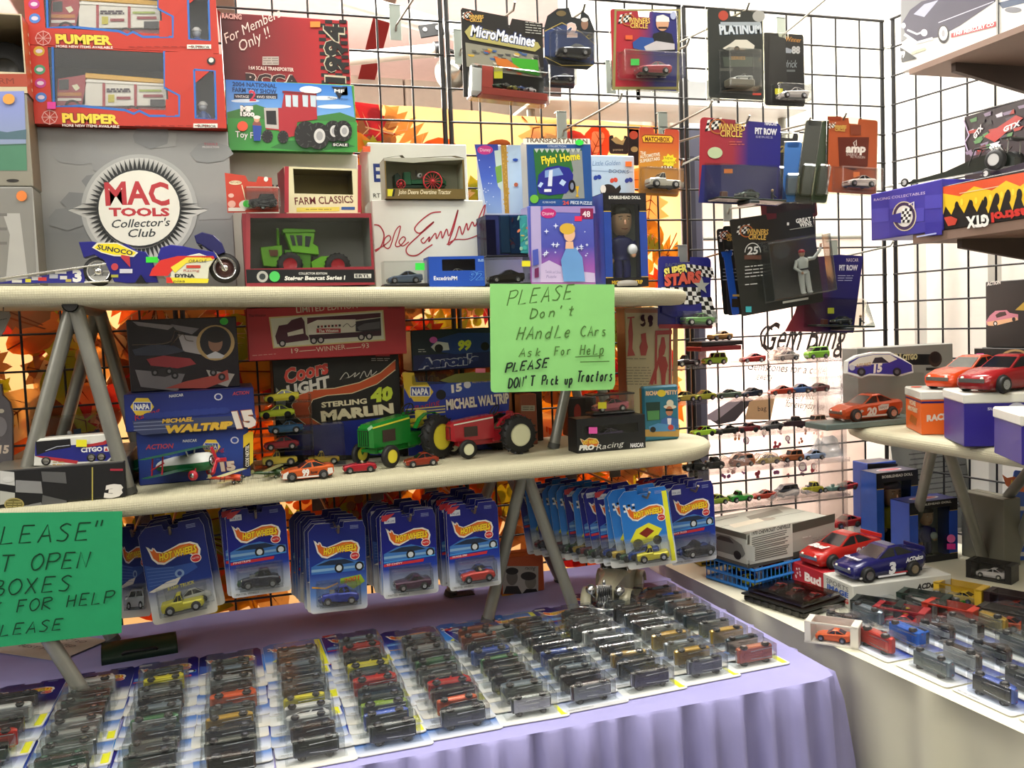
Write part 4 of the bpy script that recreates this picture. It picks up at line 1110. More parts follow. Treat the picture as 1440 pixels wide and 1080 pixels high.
a.t('2004 NATIONAL', (327,121),(389,124),6, '1c3a6c', 0,.03); a.t('FARM TOY SHOW', (327,129),(389,132),6, '1c3a6c', 0,.03); a.t('2', (351,142),(360,142),15, 'c83050', 0,.02, out='e8d8e0'); a.rect(329,132,390,139, '24283c'); a.t('VINTAGE', (331,137.5),(350,138),3.5, 'e8e8e8'); a.t('4WD SERIES', (361,138),(388,139),3.5, 'e8e8e8'); a.t('2', (351,141),(360,142),14, 'c83050', 0,.02)
a.t('MF', (338,156),(356,157),7, 'f0f0ec', 0,.08, out='202020', ow=.06); a.t('1500', (338,163),(358,164),5.5, 'f0f0ec', 0,.06, out='202020', ow=.06)
a.t('Toy Farmer', (331,193),(383,197),9, 'f0f2ec', 0,.01, out='1c5c2c')
a.poly([(467,122),(479,134),(485,122),(489,134),(481,122),(488,122),(477,140)], '1c1c24'); a.poly([(466,122),(487,123),(477,136)], '1c2030'); a.t('MF', (470,130),(484,131),4.5, 'f0f0f0', 0,.03); a.t('Massey Ferguson', (461,139),(489,141),3, '3c4c7c')
# tractor picture
rd = 'a82430'
a.poly([(372,152),(396,152),(400,128),(444,131),(446,168),(418,172),(416,186),(374,182)], rd); a.poly([(371,152),(391,152),(392,182),(373,180)], 'b8b4b0'); a.poly([(374,156),(388,156),(389,176),(375,175)], '1c1c1e'); a.ell(438,127,14,5, 'f0f0ee')
for x in (401,411,425,436): a.poly([(x, 134),(x + 8,134.5),(x + 8,151),(x + 1,150)], 'c4d4e0')
a.poly([(397,128),(445,132),(445,135),(397,131)], '7c1820'); a.poly([(392,184),(460,178),(470,182),(400,194)], rd)
for x, y, r, f in ((376,192,9,0),(398,193,9,0),(468,185,15,1),(482,185,15,1),(430,190,19,0),(447,192,19,1)):
 a.ell(x, y, r * .85, r, '1b1b1c', 20)
 for k in range(10): t = k * PI / 5; a.line([(x + r * .6 * math.cos(t), y + r * .7 * math.sin(t)),(x + r * .84 * math.cos(t + .2), y + r * .97 * math.sin(t + .2))], 1.6, '3c3c3c')
 if f: a.ell(x + 2, y, r * .42, r * .55, 'c8c8c8'); a.ell(x + 2, y, r * .25, r * .34, '9c9ca0')
a.ell(361,177,6,7, '8c5048'); a.poly([(355,177),(368,178),(366,199),(357,199)], '2444a0'); a.ell(361,169,4,4, 'd8a080'); a.ell(361,166,5,2.5, 'e8e8e4')
a.rect(466,202,490,207, '1c1c1c'); a.t('SCALE', (468,206),(488,206.5),3.4, 'e8e8e8', 0,.02)
tag_price(a, 341,178,15,14, 'e85a3c', True)
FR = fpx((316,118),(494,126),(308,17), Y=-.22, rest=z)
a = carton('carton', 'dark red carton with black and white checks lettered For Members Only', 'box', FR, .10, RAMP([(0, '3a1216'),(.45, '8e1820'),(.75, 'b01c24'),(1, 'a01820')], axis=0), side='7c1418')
for i in range(4):
 for j in range(19):
  if (i + j) % 2: a.poly([(447 + i * 10 + j * .3,28 + j * 5),(457 + i * 10 + j * .3,28.5 + j * 5),(457 + i * 10 + j * .3,33.5 + j * 5),(447 + i * 10 + j * .3,33 + j * 5)], '1c1416')
a.t('For Members', (318,62),(395,24),13, 'e8dcd4', .35); a.t('Only !!', (338,74),(380,52),14, 'e8dcd4', .35)
a.t('1:64 SCALE TRANSPORTER', (350,98),(413,101),5, 'ece0d8', 0,.02); a.rect(369,80,392,92, 'b8b0a8'); a.lines(370,81,391,91,3, '6c6460', 1); a.t('RCCA', (346,119),(422,122),15, '2a1416', 0,.05, out='e0d0c8', ow=.03)
a.t('RACING', (312,26),(340,28),7, 'd0a8a0', 0,.04)
for i, ch in enumerate('1994'):
 pass
a.t('1994', (484,118),(482,36),26, '141414', 0,.04, out='c8c0a8', ow=.035)
tag_price(a, 443,35,14,8, 'f08c38')
# ---- boxed tractor front row
F = fpx((346,398),(527,397),(338,300), Y=-.42, rest=ur(430,-.42)); FS = F
a = winbox('display_carton', 'open black-fronted carton holding the lime green articulated tractor', 'box', F, .11, '8e2a34', [(352,306,519,378)], inner='a0a29a', pane=True, side='8e2a34', floorc='8a8a80')
a.poly([(346,379),(526,379),(527,397),(347,398)], '16191a'); a.ell(369,389,8,8, 'b8b8b0'); a.ell(369,389,4.5,4.5, '3a4040'); tag_price(a, 386,389,15,15, '52cc62', True)
a.t('COLLECTOR EDITION', (420,386),(460,386),3, 'e8e8e0', 0,.02); a.t('Steiger Bearcat Series I', (400,394),(485,393),5.5, 'e8e8e0', .15,.04); a.rect(498,385,522,391, 'd0d0c8'); a.t('ERTL', (500,390),(520,390),4, '16191a', 0,.03)
a.poly([(346,299),(352,300),(352,379),(346,379)], '9c3a40')
root = empty('toy_tractor', F.mw() @ Matrix.Translation((0,.025,0)), 'lime green articulated toy tractor with red wheel hubs, in its open carton', 'toy tractor'); gr = '74c428'; GG = C(gr, .3)
side(F, root, 'engine_hood', [(367,345),(398,342),(400,374),(372,372),(369,360)], .01,.05, gr)
side(F, root, 'cab', [(401,322),(404,319),(440,321),(445,326),(443,340),(450,344),(451,356),(412,352),(407,338)], .008,.052, gr)
side(F, root, 'cab_roof', [(398,321),(402,318),(444,320),(446,324),(400,325)], .004,.056, '68b424')
side(F, root, 'chassis', [(402,348),(440,350),(440,380),(404,380)], .016,.044, '5ca822'); side(F, root, 'rear_frame', [(440,366),(455,358),(470,358),(488,366),(486,376),(442,378)], .010,.05, gr)
a = Art(F, root, name='cab_windows', e0=.0); a.b.T = Matrix.Translation((0,.0078,0)) @ a.L if False else Matrix.Translation((0,.0072,0))
for q in ([(409,328),(415,328),(418,343),(413,343)], [(418,328),(427,328),(427,343),(421,343)], [(431,329),(440,330),(437,345),(431,344)]): a.poly(q, '2a3a34')
a.poly([(379,349),(392,349),(392,358),(381,358)], '6a4020')
b = MB(); q = F.uv(394,352); b.tube([(q[0], .03, q[1]),(q[0] + .001,.03, q[1] + .045)], .0028, GG, 8); b.lathe([(.005,0),(.0055,.006),(.003,.008)], GG, 10, 'z', (q[0], .03, q[1] - .001)); b.build('exhaust_stack', root)
for (x, y) in ((409,378),(477,379)):
 for yy in (-.006,.045):
  q = F.uv(x, y - 7); c = (q[0], yy, q[1]); b = MB(); r = .0225
  b.lathe([(r * .55,0),(r * .9,0),(r, .003),(r, .013),(r * .9,.016),(r * .55,.016)], RUBBER, 22, 'y', c)
  for k in range(18):
   t = k * 2 * PI / 18; b.T = Matrix.Translation(c) @ Matrix.Rotation(-t, 4, 'Y'); b.box(r * .94,.001,-.0012, r * 1.04,.015,.0012, RUBBER); b.T = None
  b.lathe([(r * .56,.0015),(r * .45,.005),(r * .2,.004),(0,.002)], C('b82a34', .3),16, 'y', c); b.build('wheel', root)
b = MB(); b.box(.003,.003,.002, FS.W - .003,.10, FS.H * .19, C('8a8a80', .6)); b.build('inner_tray', a.parent)
# ---- cartons on top of it
z = FS.O.z + FS.H + .0008
F = fpx((403,299),(506,299),(400,234), Y=-.41, yaw=.12, rest=z)
a = winbox('display_carton', 'cream and red window carton on top of the articulated tractor carton', 'box', F, .07, 'e0d8b0', [(414,240,495,272)], inner='8a7c3c', side='7c2430')
a.rect(400,234,406,299, 'a83440'); a.rect(503,232,508,299, 'a83440')
a.t('FARM CLASSICS', (415,288),(497,285),10, '6c2c30', 0,.01); a.poly([(417,292),(477,291),(477,297),(417,298)], 'e0d060'); a.lines(430,293,466,296,1, 'a8983c', 1.4); a.rect(480,291,499,295, '3a5c98')
o = F.O + F.u * (F.W * .6) + Vector((0,.035,.014))
car('toy_tractor', 'tiny dark toy tractor inside the cream and red window carton', 'toy tractor', Matrix.Translation(o), 'rod', .05, '5a4a3a')
F = fpx((320,299),(392,298),(316,242), Y=-.41, rest=z)
root = empty('carded_toy_car', F.mw(), 'red blister card with a black toy car, left of the cream window carton', 'toy car')
b = MB(); b.prism([F.uv(*p) for p in [(320,299),(316,243),(345,247),(349,255),(360,256),(363,248),(382,250),(383,262),(391,264),(392,298)]], 0,.0008, C('c8402c', .4)); fixn(b.build('backing_card', root))
a = Art(F, root); a.root_ob = root; a.ell(331,257,9,3, 'e8d8b0'); a.t('MATCHBOX', (324,258),(339,258),3, '7a2018'); a.line([(340,260),(345,280),(352,288)], 1.4, 'e8d8b0'); a.ell(325,275,4,3, 'e8b8a8'); a.ell(326,287,5.5,5, 'e0a898')
a.ell(347,288,11,7, 'd8d0c0'); a.ell(374,252,3,3.6, 'f0e8e0'); a.rect(321,292,345,297, 'd8cfc4')
tag_price(a, 347,287,11,10, '3cb83c', True)
b = MB(); q0 = F.uv(345,296); q1 = F.uv(392,266); b.box(q0[0], -.032, q0[1], q1[0], -.001, q1[1], CLEAR('e8ece8', .3),.003); b.build('blister', root)
cc = car('toy_car', 'x', 'toy', Matrix.Identity(4), 'wagon', .048, '1c1c20');
for c_ in list(cc.children):
 c_.parent = root; c_.matrix_local = Matrix.Translation(((q0[0] + q1[0]) / 2,-.016, q0[1] + .004)) @ c_.matrix_local
bpy.data.objects.remove(cc)
# ---- white cartons with the signature
F = fpx((526,397),(664,397),(501,200), Y=-.22, rest=ur(590,-.22))
a = carton('carton', 'tall white carton with a blue letter E, behind the signed white carton', 'box', F, .12, 'd6d8d0')
a.t('E', (526,255),(536,255),24, '1c3478', 0,.03); a.t('RT', (525,278),(535,278),6, '2a2a2c'); a.ell(534,292,13,6.5, '202a5c'); a.t('Bank', (527,294),(543,294),4.5, 'c8ccd8'); tag_price(a, 515,210,11,8, 'e8643c')
F = fpx((528,397),(684,397),(524,281), Y=-.32, rest=ur(600,-.32)); FZ = F
a = carton('carton', 'white carton with a large red handwritten signature, under the boxed green steel-wheel tractor', 'box', F, .09, 'dadcd2')
sg = 'a8303c'
a.line([(526,316),(534,318),(540,330),(536,346),(528,354)], 1.8, sg, True); a.line([(527,352),(540,345),(549,337),(547,331),(541,336),(540,346),(548,348),(556,325),(563,318),(560,332),(556,345),(562,346),(570,337),(567,333),(561,340),(566,346),(575,340)], 1.6, sg, True)
a.line([(620,298),(606,300),(590,312),(583,322),(590,328),(602,318),(610,312),(604,318),(588,332),(572,348),(574,358),(586,359),(600,349),(608,344)], 1.8, sg, True)
a.line([(596,334),(592,338),(596,342),(604,333),(603,340),(612,328),(614,336),(620,325),(622,335),(628,322),(632,331),(644,295),(638,320),(630,344),(640,335),(646,318),(650,330),(656,314),(658,324),(664,312),(668,318),(676,300),(682,288),(680,302),(674,316),(683,312)], 1.7, sg, True)
a.line([(628,344),(640,337),(658,336),(683,326)], 1.4, sg, True)
z = FZ.O.z + FZ.H + .0008
F = fpx((543,279),(655,280),(540,222), Y=-.33, rest=z)
a = winbox('display_carton', 'open brown and white carton holding the green steel-wheel tractor', 'box', F, .055, '6c5a2c', [(544,225,650,265)], inner='9a9c84', pane=False, side='a8a694')
a.poly([(540,222),(653,222),(653,224.5),(620,226),(580,229),(540,226)], 'a8a898'); a.t('John Deere Overtime Tractor', (560,273),(634,273),6, 'e8dcb8', .15,.01); a.poly([(545,266),(553,266),(551,276),(545,276)], 'd8d430'); a.poly([(553,266),(556,266),(554,276),(551,276)], '14140c')
b = MB(); ft_ = [F.uv(*p) for p in [(541,222),(566,218),(573,226),(580,222),(640,219),(653,222)]]
b.add([(x, .0, z_) for x, z_ in ft_] + [(x, .03, z_ - .002 + .006) for x, z_ in ft_], [(i, i + 1,7 + i, 6 + i) for i in range(5)], C('a8a898', .6)); b.build('lid_flap', a.root_ob)
root = empty('toy_tractor', F.mw() @ Matrix.Translation((0,.02,0)), 'green vintage toy tractor with red spoked steel wheels, in its open carton', 'toy tractor'); DG = '1e5a38'
side(F, root, 'frame', [(566,255),(630,254),(630,261),(566,262)], .006,.02, '14301f'); side(F, root, 'radiator', [(557,243),(562,240),(566,244),(566,262),(558,260)], .002,.024, '14301f'); side(F, root, 'engine_block', [(571,239),(581,238),(582,257),(571,257)], .004,.022, DG); side(F, root, 'cowling', [(582,250),(600,248),(604,240),(622,240),(632,252),(632,258),(582,258)], .006,.022, DG)
for x, y, r, n in ((566,257,.0088,8),(611,253,.0195,14)):
 for yy in (-.003,.026):
  q = F.uv(x, y); c = Vector((q[0], yy, q[1])); b = MB(); m = C('c83038', .4)
  b.lathe([(r * .9,-.003),(r, -.003),(r, .003),(r * .9,.003),(r * .9,-.003)], m, 24, 'y', c)
  for k in range(n): t = k * 2 * PI / n; b.tube([c, c + Vector((r * .92 * math.cos(t),0, r * .92 * math.sin(t)))], .0006, m, 4)
  b.lathe([(0,-.004),(r * .16,-.004),(r * .16,.004),(0,.004)], m, 8, 'y', c); b.build('wheel', root)
b = MB(); q = F.uv(594,244); b.lathe([(.002,0),(.0045,.001),(.005,.008),(.003,.010)], C('c8ccc8', .3),12, 'y', (q[0], 0, q[1])); b.tube([(q[0] - .006,.012, q[1]),(q[0] - .006,.012, q[1] + .012)], .001, C('2a2a2a'),6); b.build('lamp_and_pipe', root)
# ---- small cases along the shelf edge
def case(F, D, lab, name='display_case', bc='1a1a1c', bh=.012, cat='display case', group=None, tint='f4f6f6', seam=True):
 root = empty(name, F.mw(), lab, cat, group); b = MB(); b.box(0,0,0, F.W, D, bh, C(bc, .3),.002); b.build('case_base', root)
 b = MB(); b.box(.002,.002, bh, F.W - .002, D - .002, F.H, CLEAR(tint, .3)); b.build('clear_cover', root); return root
def carin(F, D, lab, sty, col, L=None, bh=.012, base='3a3c3b', flip=1, y=.5, xx=.5, name='toy_car', cat='toy car', z=0):
 return car(name, lab, cat, F.mw() @ Matrix.Translation((F.W * xx, D * y, bh + .0004 + z)), sty, L or F.W * .78, col, base=base, flip=flip)
F = fpx((540,397),(603,397),(540,367), Y=-.415, rest=ur(570,-.415)); r_ = case(F, .04, 'small clear case with a grey-blue toy car and green sticker, on the upper shelf edge', bh=.006)
carin(F, .04, 'grey-blue toy car in the small case left of the blue carton', 'stock', '5a6a80', bh=.006); sticker(F, r_, 590,375,13,10, '3cdc50')
F = fpx((604,397),(682,397),(603,361), Y=-.415, rest=ur(640,-.415))
a = winbox('display_carton', 'blue window carton numbered 92 with a white car inside, on the upper shelf', 'box', F, .045, '1c4cb0', [(622,364,668,381)], inner='14203c')
a.t('ExcedrinPM', (610,394),(643,394),5.5, 'e8ecf4', 0,.02); a.t('92', (658,394),(680,393),11, '1c4cb0', .25,.02, out='7ab8f0'); a.lines(672,364,680,368,2, 'a8c8f0', 1)
carin(F, .045, 'white toy race car inside the blue carton numbered 92', 'stock', 'c8ccc8', L=.05, bh=.017)
F = fpx((684,397),(748,397),(684,362), Y=-.415, rest=ur(715,-.415)); r_ = case(F, .05, 'clear case with a dark coupe and yellow sticker, beside the princess carton', bh=.008)
carin(F, .05, 'dark brown toy coupe in the clear case with the yellow sticker', 'stock', '2a2622', bh=.008); sticker(F, r_, 739,371,12,8, 'e8e030')
F2 = fpx((684,361),(748,361),(684,302), Y=-.405, rest=F.O.z + F.H + .001)
r_ = case(F2,.07, 'dark clear box standing on the clear case with the dark coupe', bc='14161c', bh=.004, tint='8a90b8');
b = MB(); b.box(.004,.03,.005, F2.W * .32,.05, F2.H - .006, C('1c2450', .3)); b.build('inner_panel', r_)
F3 = fpx((718,356),(747,355),(717,299), Y=-.40, yaw=-.15, rest=F2.O.z + .006)
a = carton('puzzle_carton', 'teal puzzle carton with sea pictures inside the dark clear box', 'box', Face(F3.O, F3.u, F3.w, F3.W * .95, F3.H * .93),.022, '2a8c94')
for i in range(26): a.ell(719 + R() * 26,303 + R() * 50,1 + R() * 2.4,1 + R() * 4, random.choice(['3aa8a0', '1c6c80', '88b8a0', 'b8a858', '2a9478', 'c87858']),7, R())
b = MB(); b.box(-.018,-.002,.002,-.0005,.02, F3.H * .93, C('58a898', .4),.001); b.build('side_sleeve', a.root_ob)
# ---- books and puzzles
F = fpx((681,397),(748,397),(667,203), Y=-.30, rest=ur(710,-.3) + .0); F.W = .085
a = carton('book', 'tall blue and white princess activity book with a gold ruler edge', 'book', F, .02, 'c8d4e8')
a.poly([(667,203),(700,203),(706,300),(685,300)], RAMP([(0, '98b8e8'),(.5, '4a68c8'),(1, '3848a8')])); a.poly([(704,204),(712,204),(716,300),(710,300)], 'c09438'); a.poly([(714,204),(736,204),(738,300),(718,300)], 'c0d8e8'); a.poly([(695,212),(704,211),(707,270),(700,262)], 'c8dcd0'); a.poly([(696,235),(705,232),(706,255),(699,258)], '7aa848')
a.ell(682,211,11,6.5, 'c83a88'); a.t('Disney', (675,213),(690,213),4.5, 'f0d8e8')
for i in range(16): a.ell(670 + R() * 26,222 + R() * 70,.8,.8, 'e8f0ff', 6)
for i in range(30): a.ell(705 + R() * 8 + i * .1,206 + i * 3,1,1.4, 'd8b050', 5)
a.ell(724,225,4,2, '2a50b0', 8); a.ell(725,260,3,3, 'c86a40', 8)
FQ = fpx((746,397),(838,397),(746,290), Y=-.41, rest=ur(790,-.41))
a = carton('puzzle_carton', 'purple 48-piece princess puzzle carton standing at the shelf front', 'box', FQ, .045, RAMP([(0, 'b06ab8'),(.25, '9a58b0'),(.5, '4c50b0'),(1, '5464c0')]), side='b8b0dc')
a.poly([(746,290),(760,290),(762,397),(748,397)], 'b4a8d8'); a.poly([(763,290),(836,290),(837,300),(763,298)], 'a08cc8'); a.rect(816,293,834,308, '8c1c50'); a.t('48', (819,305),(830,305),7.5, 'f0e4ec', 0,.02); a.ell(771,300,11,7, 'c02878'); a.t('Disney', (763,303),(779,302),4.5, 'f0d8e8'); a.rect(808,304,818,311, 'e8305c')
a.poly([(760,372),(772,366),(800,380),(836,384),(837,397),(760,397)], 'c8b8e0'); a.t('Twinkle and Shine', (766,384),(788,385),4, '8c80b8', .2); a.t('Puzzle', (768,391),(782,391),4, '8c80b8', .2)
for i in range(22):
 x, y = 762 + R() * 72,308 + R() * 60; r = .6 + R() * 1.6
 a.poly([(x - r * 2, y),(x, y - .6 * r),(x + r * 2, y),(x, y + .6 * r)], 'dce4ff'); a.poly([(x, y - 2 * r),(x + .6 * r, y),(x, y + 2 * r),(x - .6 * r, y)], 'dce4ff')
# generic fair-haired lady in a blue gown (plain stand-in, no known character)
a.poly([(792,396),(788,366),(795,350),(808,348),(818,362),(822,396)], '6a9cd8'); a.ell(800,330,8,10, 'e8b898'); a.ell(797,322,11,8, 'd8b040'); a.poly([(795,340),(805,340),(806,350),(794,350)], 'e8b898')
a.poly([(748,352),(756,350),(757,372),(749,374)], '4a58b8'); a.poly([(751,378),(757,376),(757,390),(751,391)], '6c2458')
z = FQ.O.z + FQ.H + .0008
F = fpx((744,288),(834,291),(735,195), Y=-.40, yaw=-.05, rest=z)
a = carton('puzzle_carton', 'blue carton picturing a blue sports car with a green dot, on the princess puzzle', 'box', F, .045, '1c4c90', side='c8ccc8')
a.poly([(735,195),(829,195),(830,203),(736,203)], 'e8e8e0'); a.t('TRANSPORTATION', (739,200),(826,202),6, '6c5c48', 0,.03); a.t('COLLECTION', (770,207),(796,207.5),3, 'c8d8ec'); a.poly([(750,210),(818,211),(822,279),(756,280)], '2a6a34')
a.poly([(800,211),(818,212),(822,279),(790,280),(806,240)], '8a9090')
for i in range(9): a.poly([(751 + i * 7.3,209),(758 + i * 7.3,209),(754.6 + i * 7.3,215)], 'b8c0b8')
a.t("Flyin' Home", (762,231),(816,224),10, 'e8d838', 0,.03, out='14401c'); a.poly([(755,262),(757,246),(768,236),(784,233),(800,236),(806,246),(804,262),(796,272),(772,275),(758,272)], '24288c'); a.poly([(766,240),(786,236),(792,246),(766,250)], '7c9cd0'); a.poly([(772,240),(777,239),(776,262),(770,262)], 'd8e0f0')
a.poly([(756,262),(760,256),(764,258),(760,264)], 'b8d0f0'); a.poly([(796,256),(790,252),(786,258),(792,262)], 'b8d0f0'); a.rect(765,266,775,270, 'e0e4ec'); a.ell(804,262,5,9, '101018'); a.ell(804,262,2.5,5, '8088a0'); a.poly([(809,262),(814,262),(812,272),(814,277),(809,277),(811,272)], 'd0a828')
a.t('FLYIN HOME', (763,286),(781,286),2.6, 'd8e4f0'); a.t('24', (791,288),(800,288),5, 'd85040', 0,.03); a.t('PIECE PUZZLE', (802,287),(832,288),4, 'd8e4f0', 0,.02); a.ell(751,280,6,6, '6cb83c'); tag_price(a, 814,201,12,8, '3ce04c', True)
F = fpx((826,397),(897,397),(826,218), Y=-.27, rest=ur(860,-.27))
a = carton('book', 'pale blue children book with butterflies and a black and white cat', 'book', F, .02, 'b4cce4')
a.t('Little Golden', (833,233),(872,232),6, '6c8cb8', .2); a.t('BOOKS', (856,243),(884,244),4.5, '3c4c6c', .1); a.line([(832,240),(890,242)], .7, '7c98c0')
for x, y, c in ((840,250, '24409c'),(863,254, 'd04838'),(884,254, '24409c')): a.ell(x - 2.5, y, 3,3.6, c, 8,.5); a.ell(x + 2.5, y - 1,3,3.6, c, 8,-.5)
a.ell(855,268,11,9, '241c1c'); a.ell(848,266,4,6, 'e8e4dc'); a.poly([(862,268),(872,260),(873,266),(866,280),(852,282)], '241c1c'); a.ell(838,286,4,6, 'b04830'); tag_price(a, 883,231,9,7, 'f07838')
a.lines(832,300,872,360,9, '7c90a8', 1)
F = fpx((852,397),(912,397),(851,271), Y=-.42, rest=ur(880,-.42))

def bobble(F, D, lab, flab, shirt, hat, pants, topc, sidec, who, stick=None, seed=0):
 W, H = F.W, F.H
 p = lambda u, v: (u * W, v * H)
 root = empty('display_carton', F.mw(), lab, 'box'); m = C('15151a', .35); sb = C(sidec, .35, vary=.2); t = .0012
 b = MB(); b.box(0, D - t, 0, W, D, H, m); b.box(.001, D - 2 * t, .001, W - .001, D - t, H - .001, C('b4bab6', .3)); b.box(0,0,0, t, D, H, sb); b.box(W - t, 0,0, W, D, H, sb); b.box(0,0,0, W, D, t, m); b.box(0,0, H - t, W, D, H, C(topc, .35)); fixn(b.build('carton_body', root))
 b = MB(); b.box(0,-.0002,0, W, t, H * .10, m); b.box(0,-.0002, H * .88, W, t, H, m); b.box(0,-.0002, H * .1, W * .17, t, H * .88, sb); b.box(W * .83,-.0002, H * .1, W, t, H * .88, sb)
 b.box(0,-.0003, H * .80, W * .17, t, H * .88, m); b.box(W * .83,-.0003, H * .80, W, t, H * .88, m); b.build('front_frame', root)
 b = MB(); b.box(W * .17, t, H * .10, W * .83, t + .0003, H * .88, CLEAR('e8ece8', .3)); b.build('clear_window', root)
 a = Art(F, root); a.px = False; a.root_ob = root; a.t('BOBBLEHEAD DOLL', p(.13,.935), p(.87,.935), H * .032, 'e8e8e0', 0,.03)
 for zz in (.10,.80): a.rect(0, H * zz, W * .17, H * (zz + .008), 'c8a848'); a.rect(W * .83, H * zz, W, H * (zz + .008), 'c8a848')
 if who: a.t(who, p(.14,.03), p(.86,.03), H * .04, 'e0b83c', 0,.02)
 T = subface(F, D, 'top'); a2 = Art(T, root, name='top_print'); a2.px = False; a2.ell(W * .5, D * .5, W * .3, D * .22, 'c8c8cc'); a2.ell(W * .5, D * .5, W * .25, D * .15, 'b02838')
 f = empty('bobblehead_figure', F.mw() @ Matrix.Translation((W * .5, D * .42,.002)), flab, 'figurine'); s = H
 b = MB(); b.lathe([(.17 * s, 0),(.18 * s, .01 * s),(.17 * s, .05 * s),(.1 * s, .07 * s)], C('9c9890', .4),20); b.build('base', f)
 b = MB()
 for sg in (-1,1): b.tube([(sg * .05 * s, 0,.06 * s),(sg * .05 * s, -.004,.2 * s),(sg * .045 * s, 0,.30 * s)], .045 * s, C(pants, .35),10); b.ball((sg * .055 * s, -.02 * s, .075 * s),.045 * s, C('141414', .4),8,1,1.5,.6)
 b.build('legs', f)
 b = MB(); b.loft([[(rx * s * math.cos(k * PI / 6), ry * s * math.sin(k * PI / 6), zz * s) for k in range(12)] for rx, ry, zz in ((.095,.07,.28),(.10,.07,.34),(.13,.075,.44),(.14,.07,.49),(.10,.06,.52),(.045,.04,.535),(.04,.04,.56))], C(shirt, .35), True, True)
 b.build('torso', f)
 for sg in (-1,1):
  b = MB(); b.tube([(sg * .13 * s, 0,.48 * s),(sg * .165 * s, -.02 * s, .38 * s),(sg * .10 * s, -.09 * s, .34 * s)] if sg > 0 else [(sg * .13 * s, 0,.48 * s),(sg * .17 * s, -.01 * s, .38 * s),(sg * .15 * s, -.05 * s, .29 * s)], .042 * s, C(shirt, .35),9, r2=.03 * s)
  b.ball((.09 * s, -.10 * s, .335 * s) if sg > 0 else (-.15 * s, -.06 * s, .27 * s),.034 * s, C('d0a080', .5),8); b.build('arm', f)
 b = MB(); b.ball((.08 * s, -.10 * s, .39 * s),.06 * s, C('c8ccd0', .15),10); b.build('racing_helmet', f)
 sk = C('d6a488', .45); b = MB(); hz = .70 * s
 b.loft([[(rx * s * math.cos(k * PI / 8), ry * s * math.sin(k * PI / 8) - .01 * s * (zz < .66), zz * s) for k in range(16)] for rx, ry, zz in ((.02,.02,.545),(.06,.055,.555),(.09,.085,.59),(.112,.105,.65),(.122,.115,.71),(.118,.115,.77),(.095,.095,.82),(.05,.05,.85),(.005,.005,.86))], sk, True, True)
 b.add([(-.018 * s, -.105 * s, .655 * s),(.018 * s, -.105 * s, .655 * s),(0,-.145 * s, .662 * s),(-.008 * s, -.11 * s, .715 * s),(.008 * s, -.11 * s, .715 * s)], [(0,2,3),(2,1,4),(2,4,3),(0,1,2)], sk, True)
 for sg in (-1,1): b.ball((sg * .122 * s, 0,.69 * s),.022 * s, sk, 6,.5,.8,1.2)
 b.build('head', f)
 b = MB()
 for sg in (-1,1): b.ball((sg * .045 * s, -.103 * s, .715 * s),.013 * s, C('f0eee8', .3),8,1,.5,.7); b.ball((sg * .045 * s, -.109 * s, .715 * s),.007 * s, C('1c1410', .3),6,1,.5,1); b.tube([(sg * .025 * s, -.112 * s, .745 * s),(sg * .068 * s, -.098 * s, .742 * s)], .004 * s, C('2a1a10', .6),5)
 b.tube([(-.035 * s, -.098 * s, .615 * s),(0,-.104 * s, .608 * s),(.035 * s, -.098 * s, .615 * s)], .005 * s, C('a04840', .5),5); b.build('face', f)
 b = MB(); hm = C(hat, .4)
 b.loft([[(rx * s * math.cos(k * PI / 8),(ry * math.sin(k * PI / 8) + oy) * s, zz * s) for k in range(16)] for rx, ry, oy, zz in ((.124,.09,.04,.66),(.130,.10,.035,.73),(.129,.125,.008,.775),(.108,.11,.005,.835),(.06,.065,.005,.872),(.005,.005,.005,.885))], hm, True, True); b.build('hair', f)
 if stick: sticker(F, root, *stick)
 return a, f
a, f = bobble(F, .055, 'black and blue window carton with a driver bobblehead, right end of upper shelf', 'bobblehead driver in blue suit inside the carton on the upper shelf', '20247c', '191513', '1c2488', '15151a', '24449c', 'MICHAEL WALTRIP')
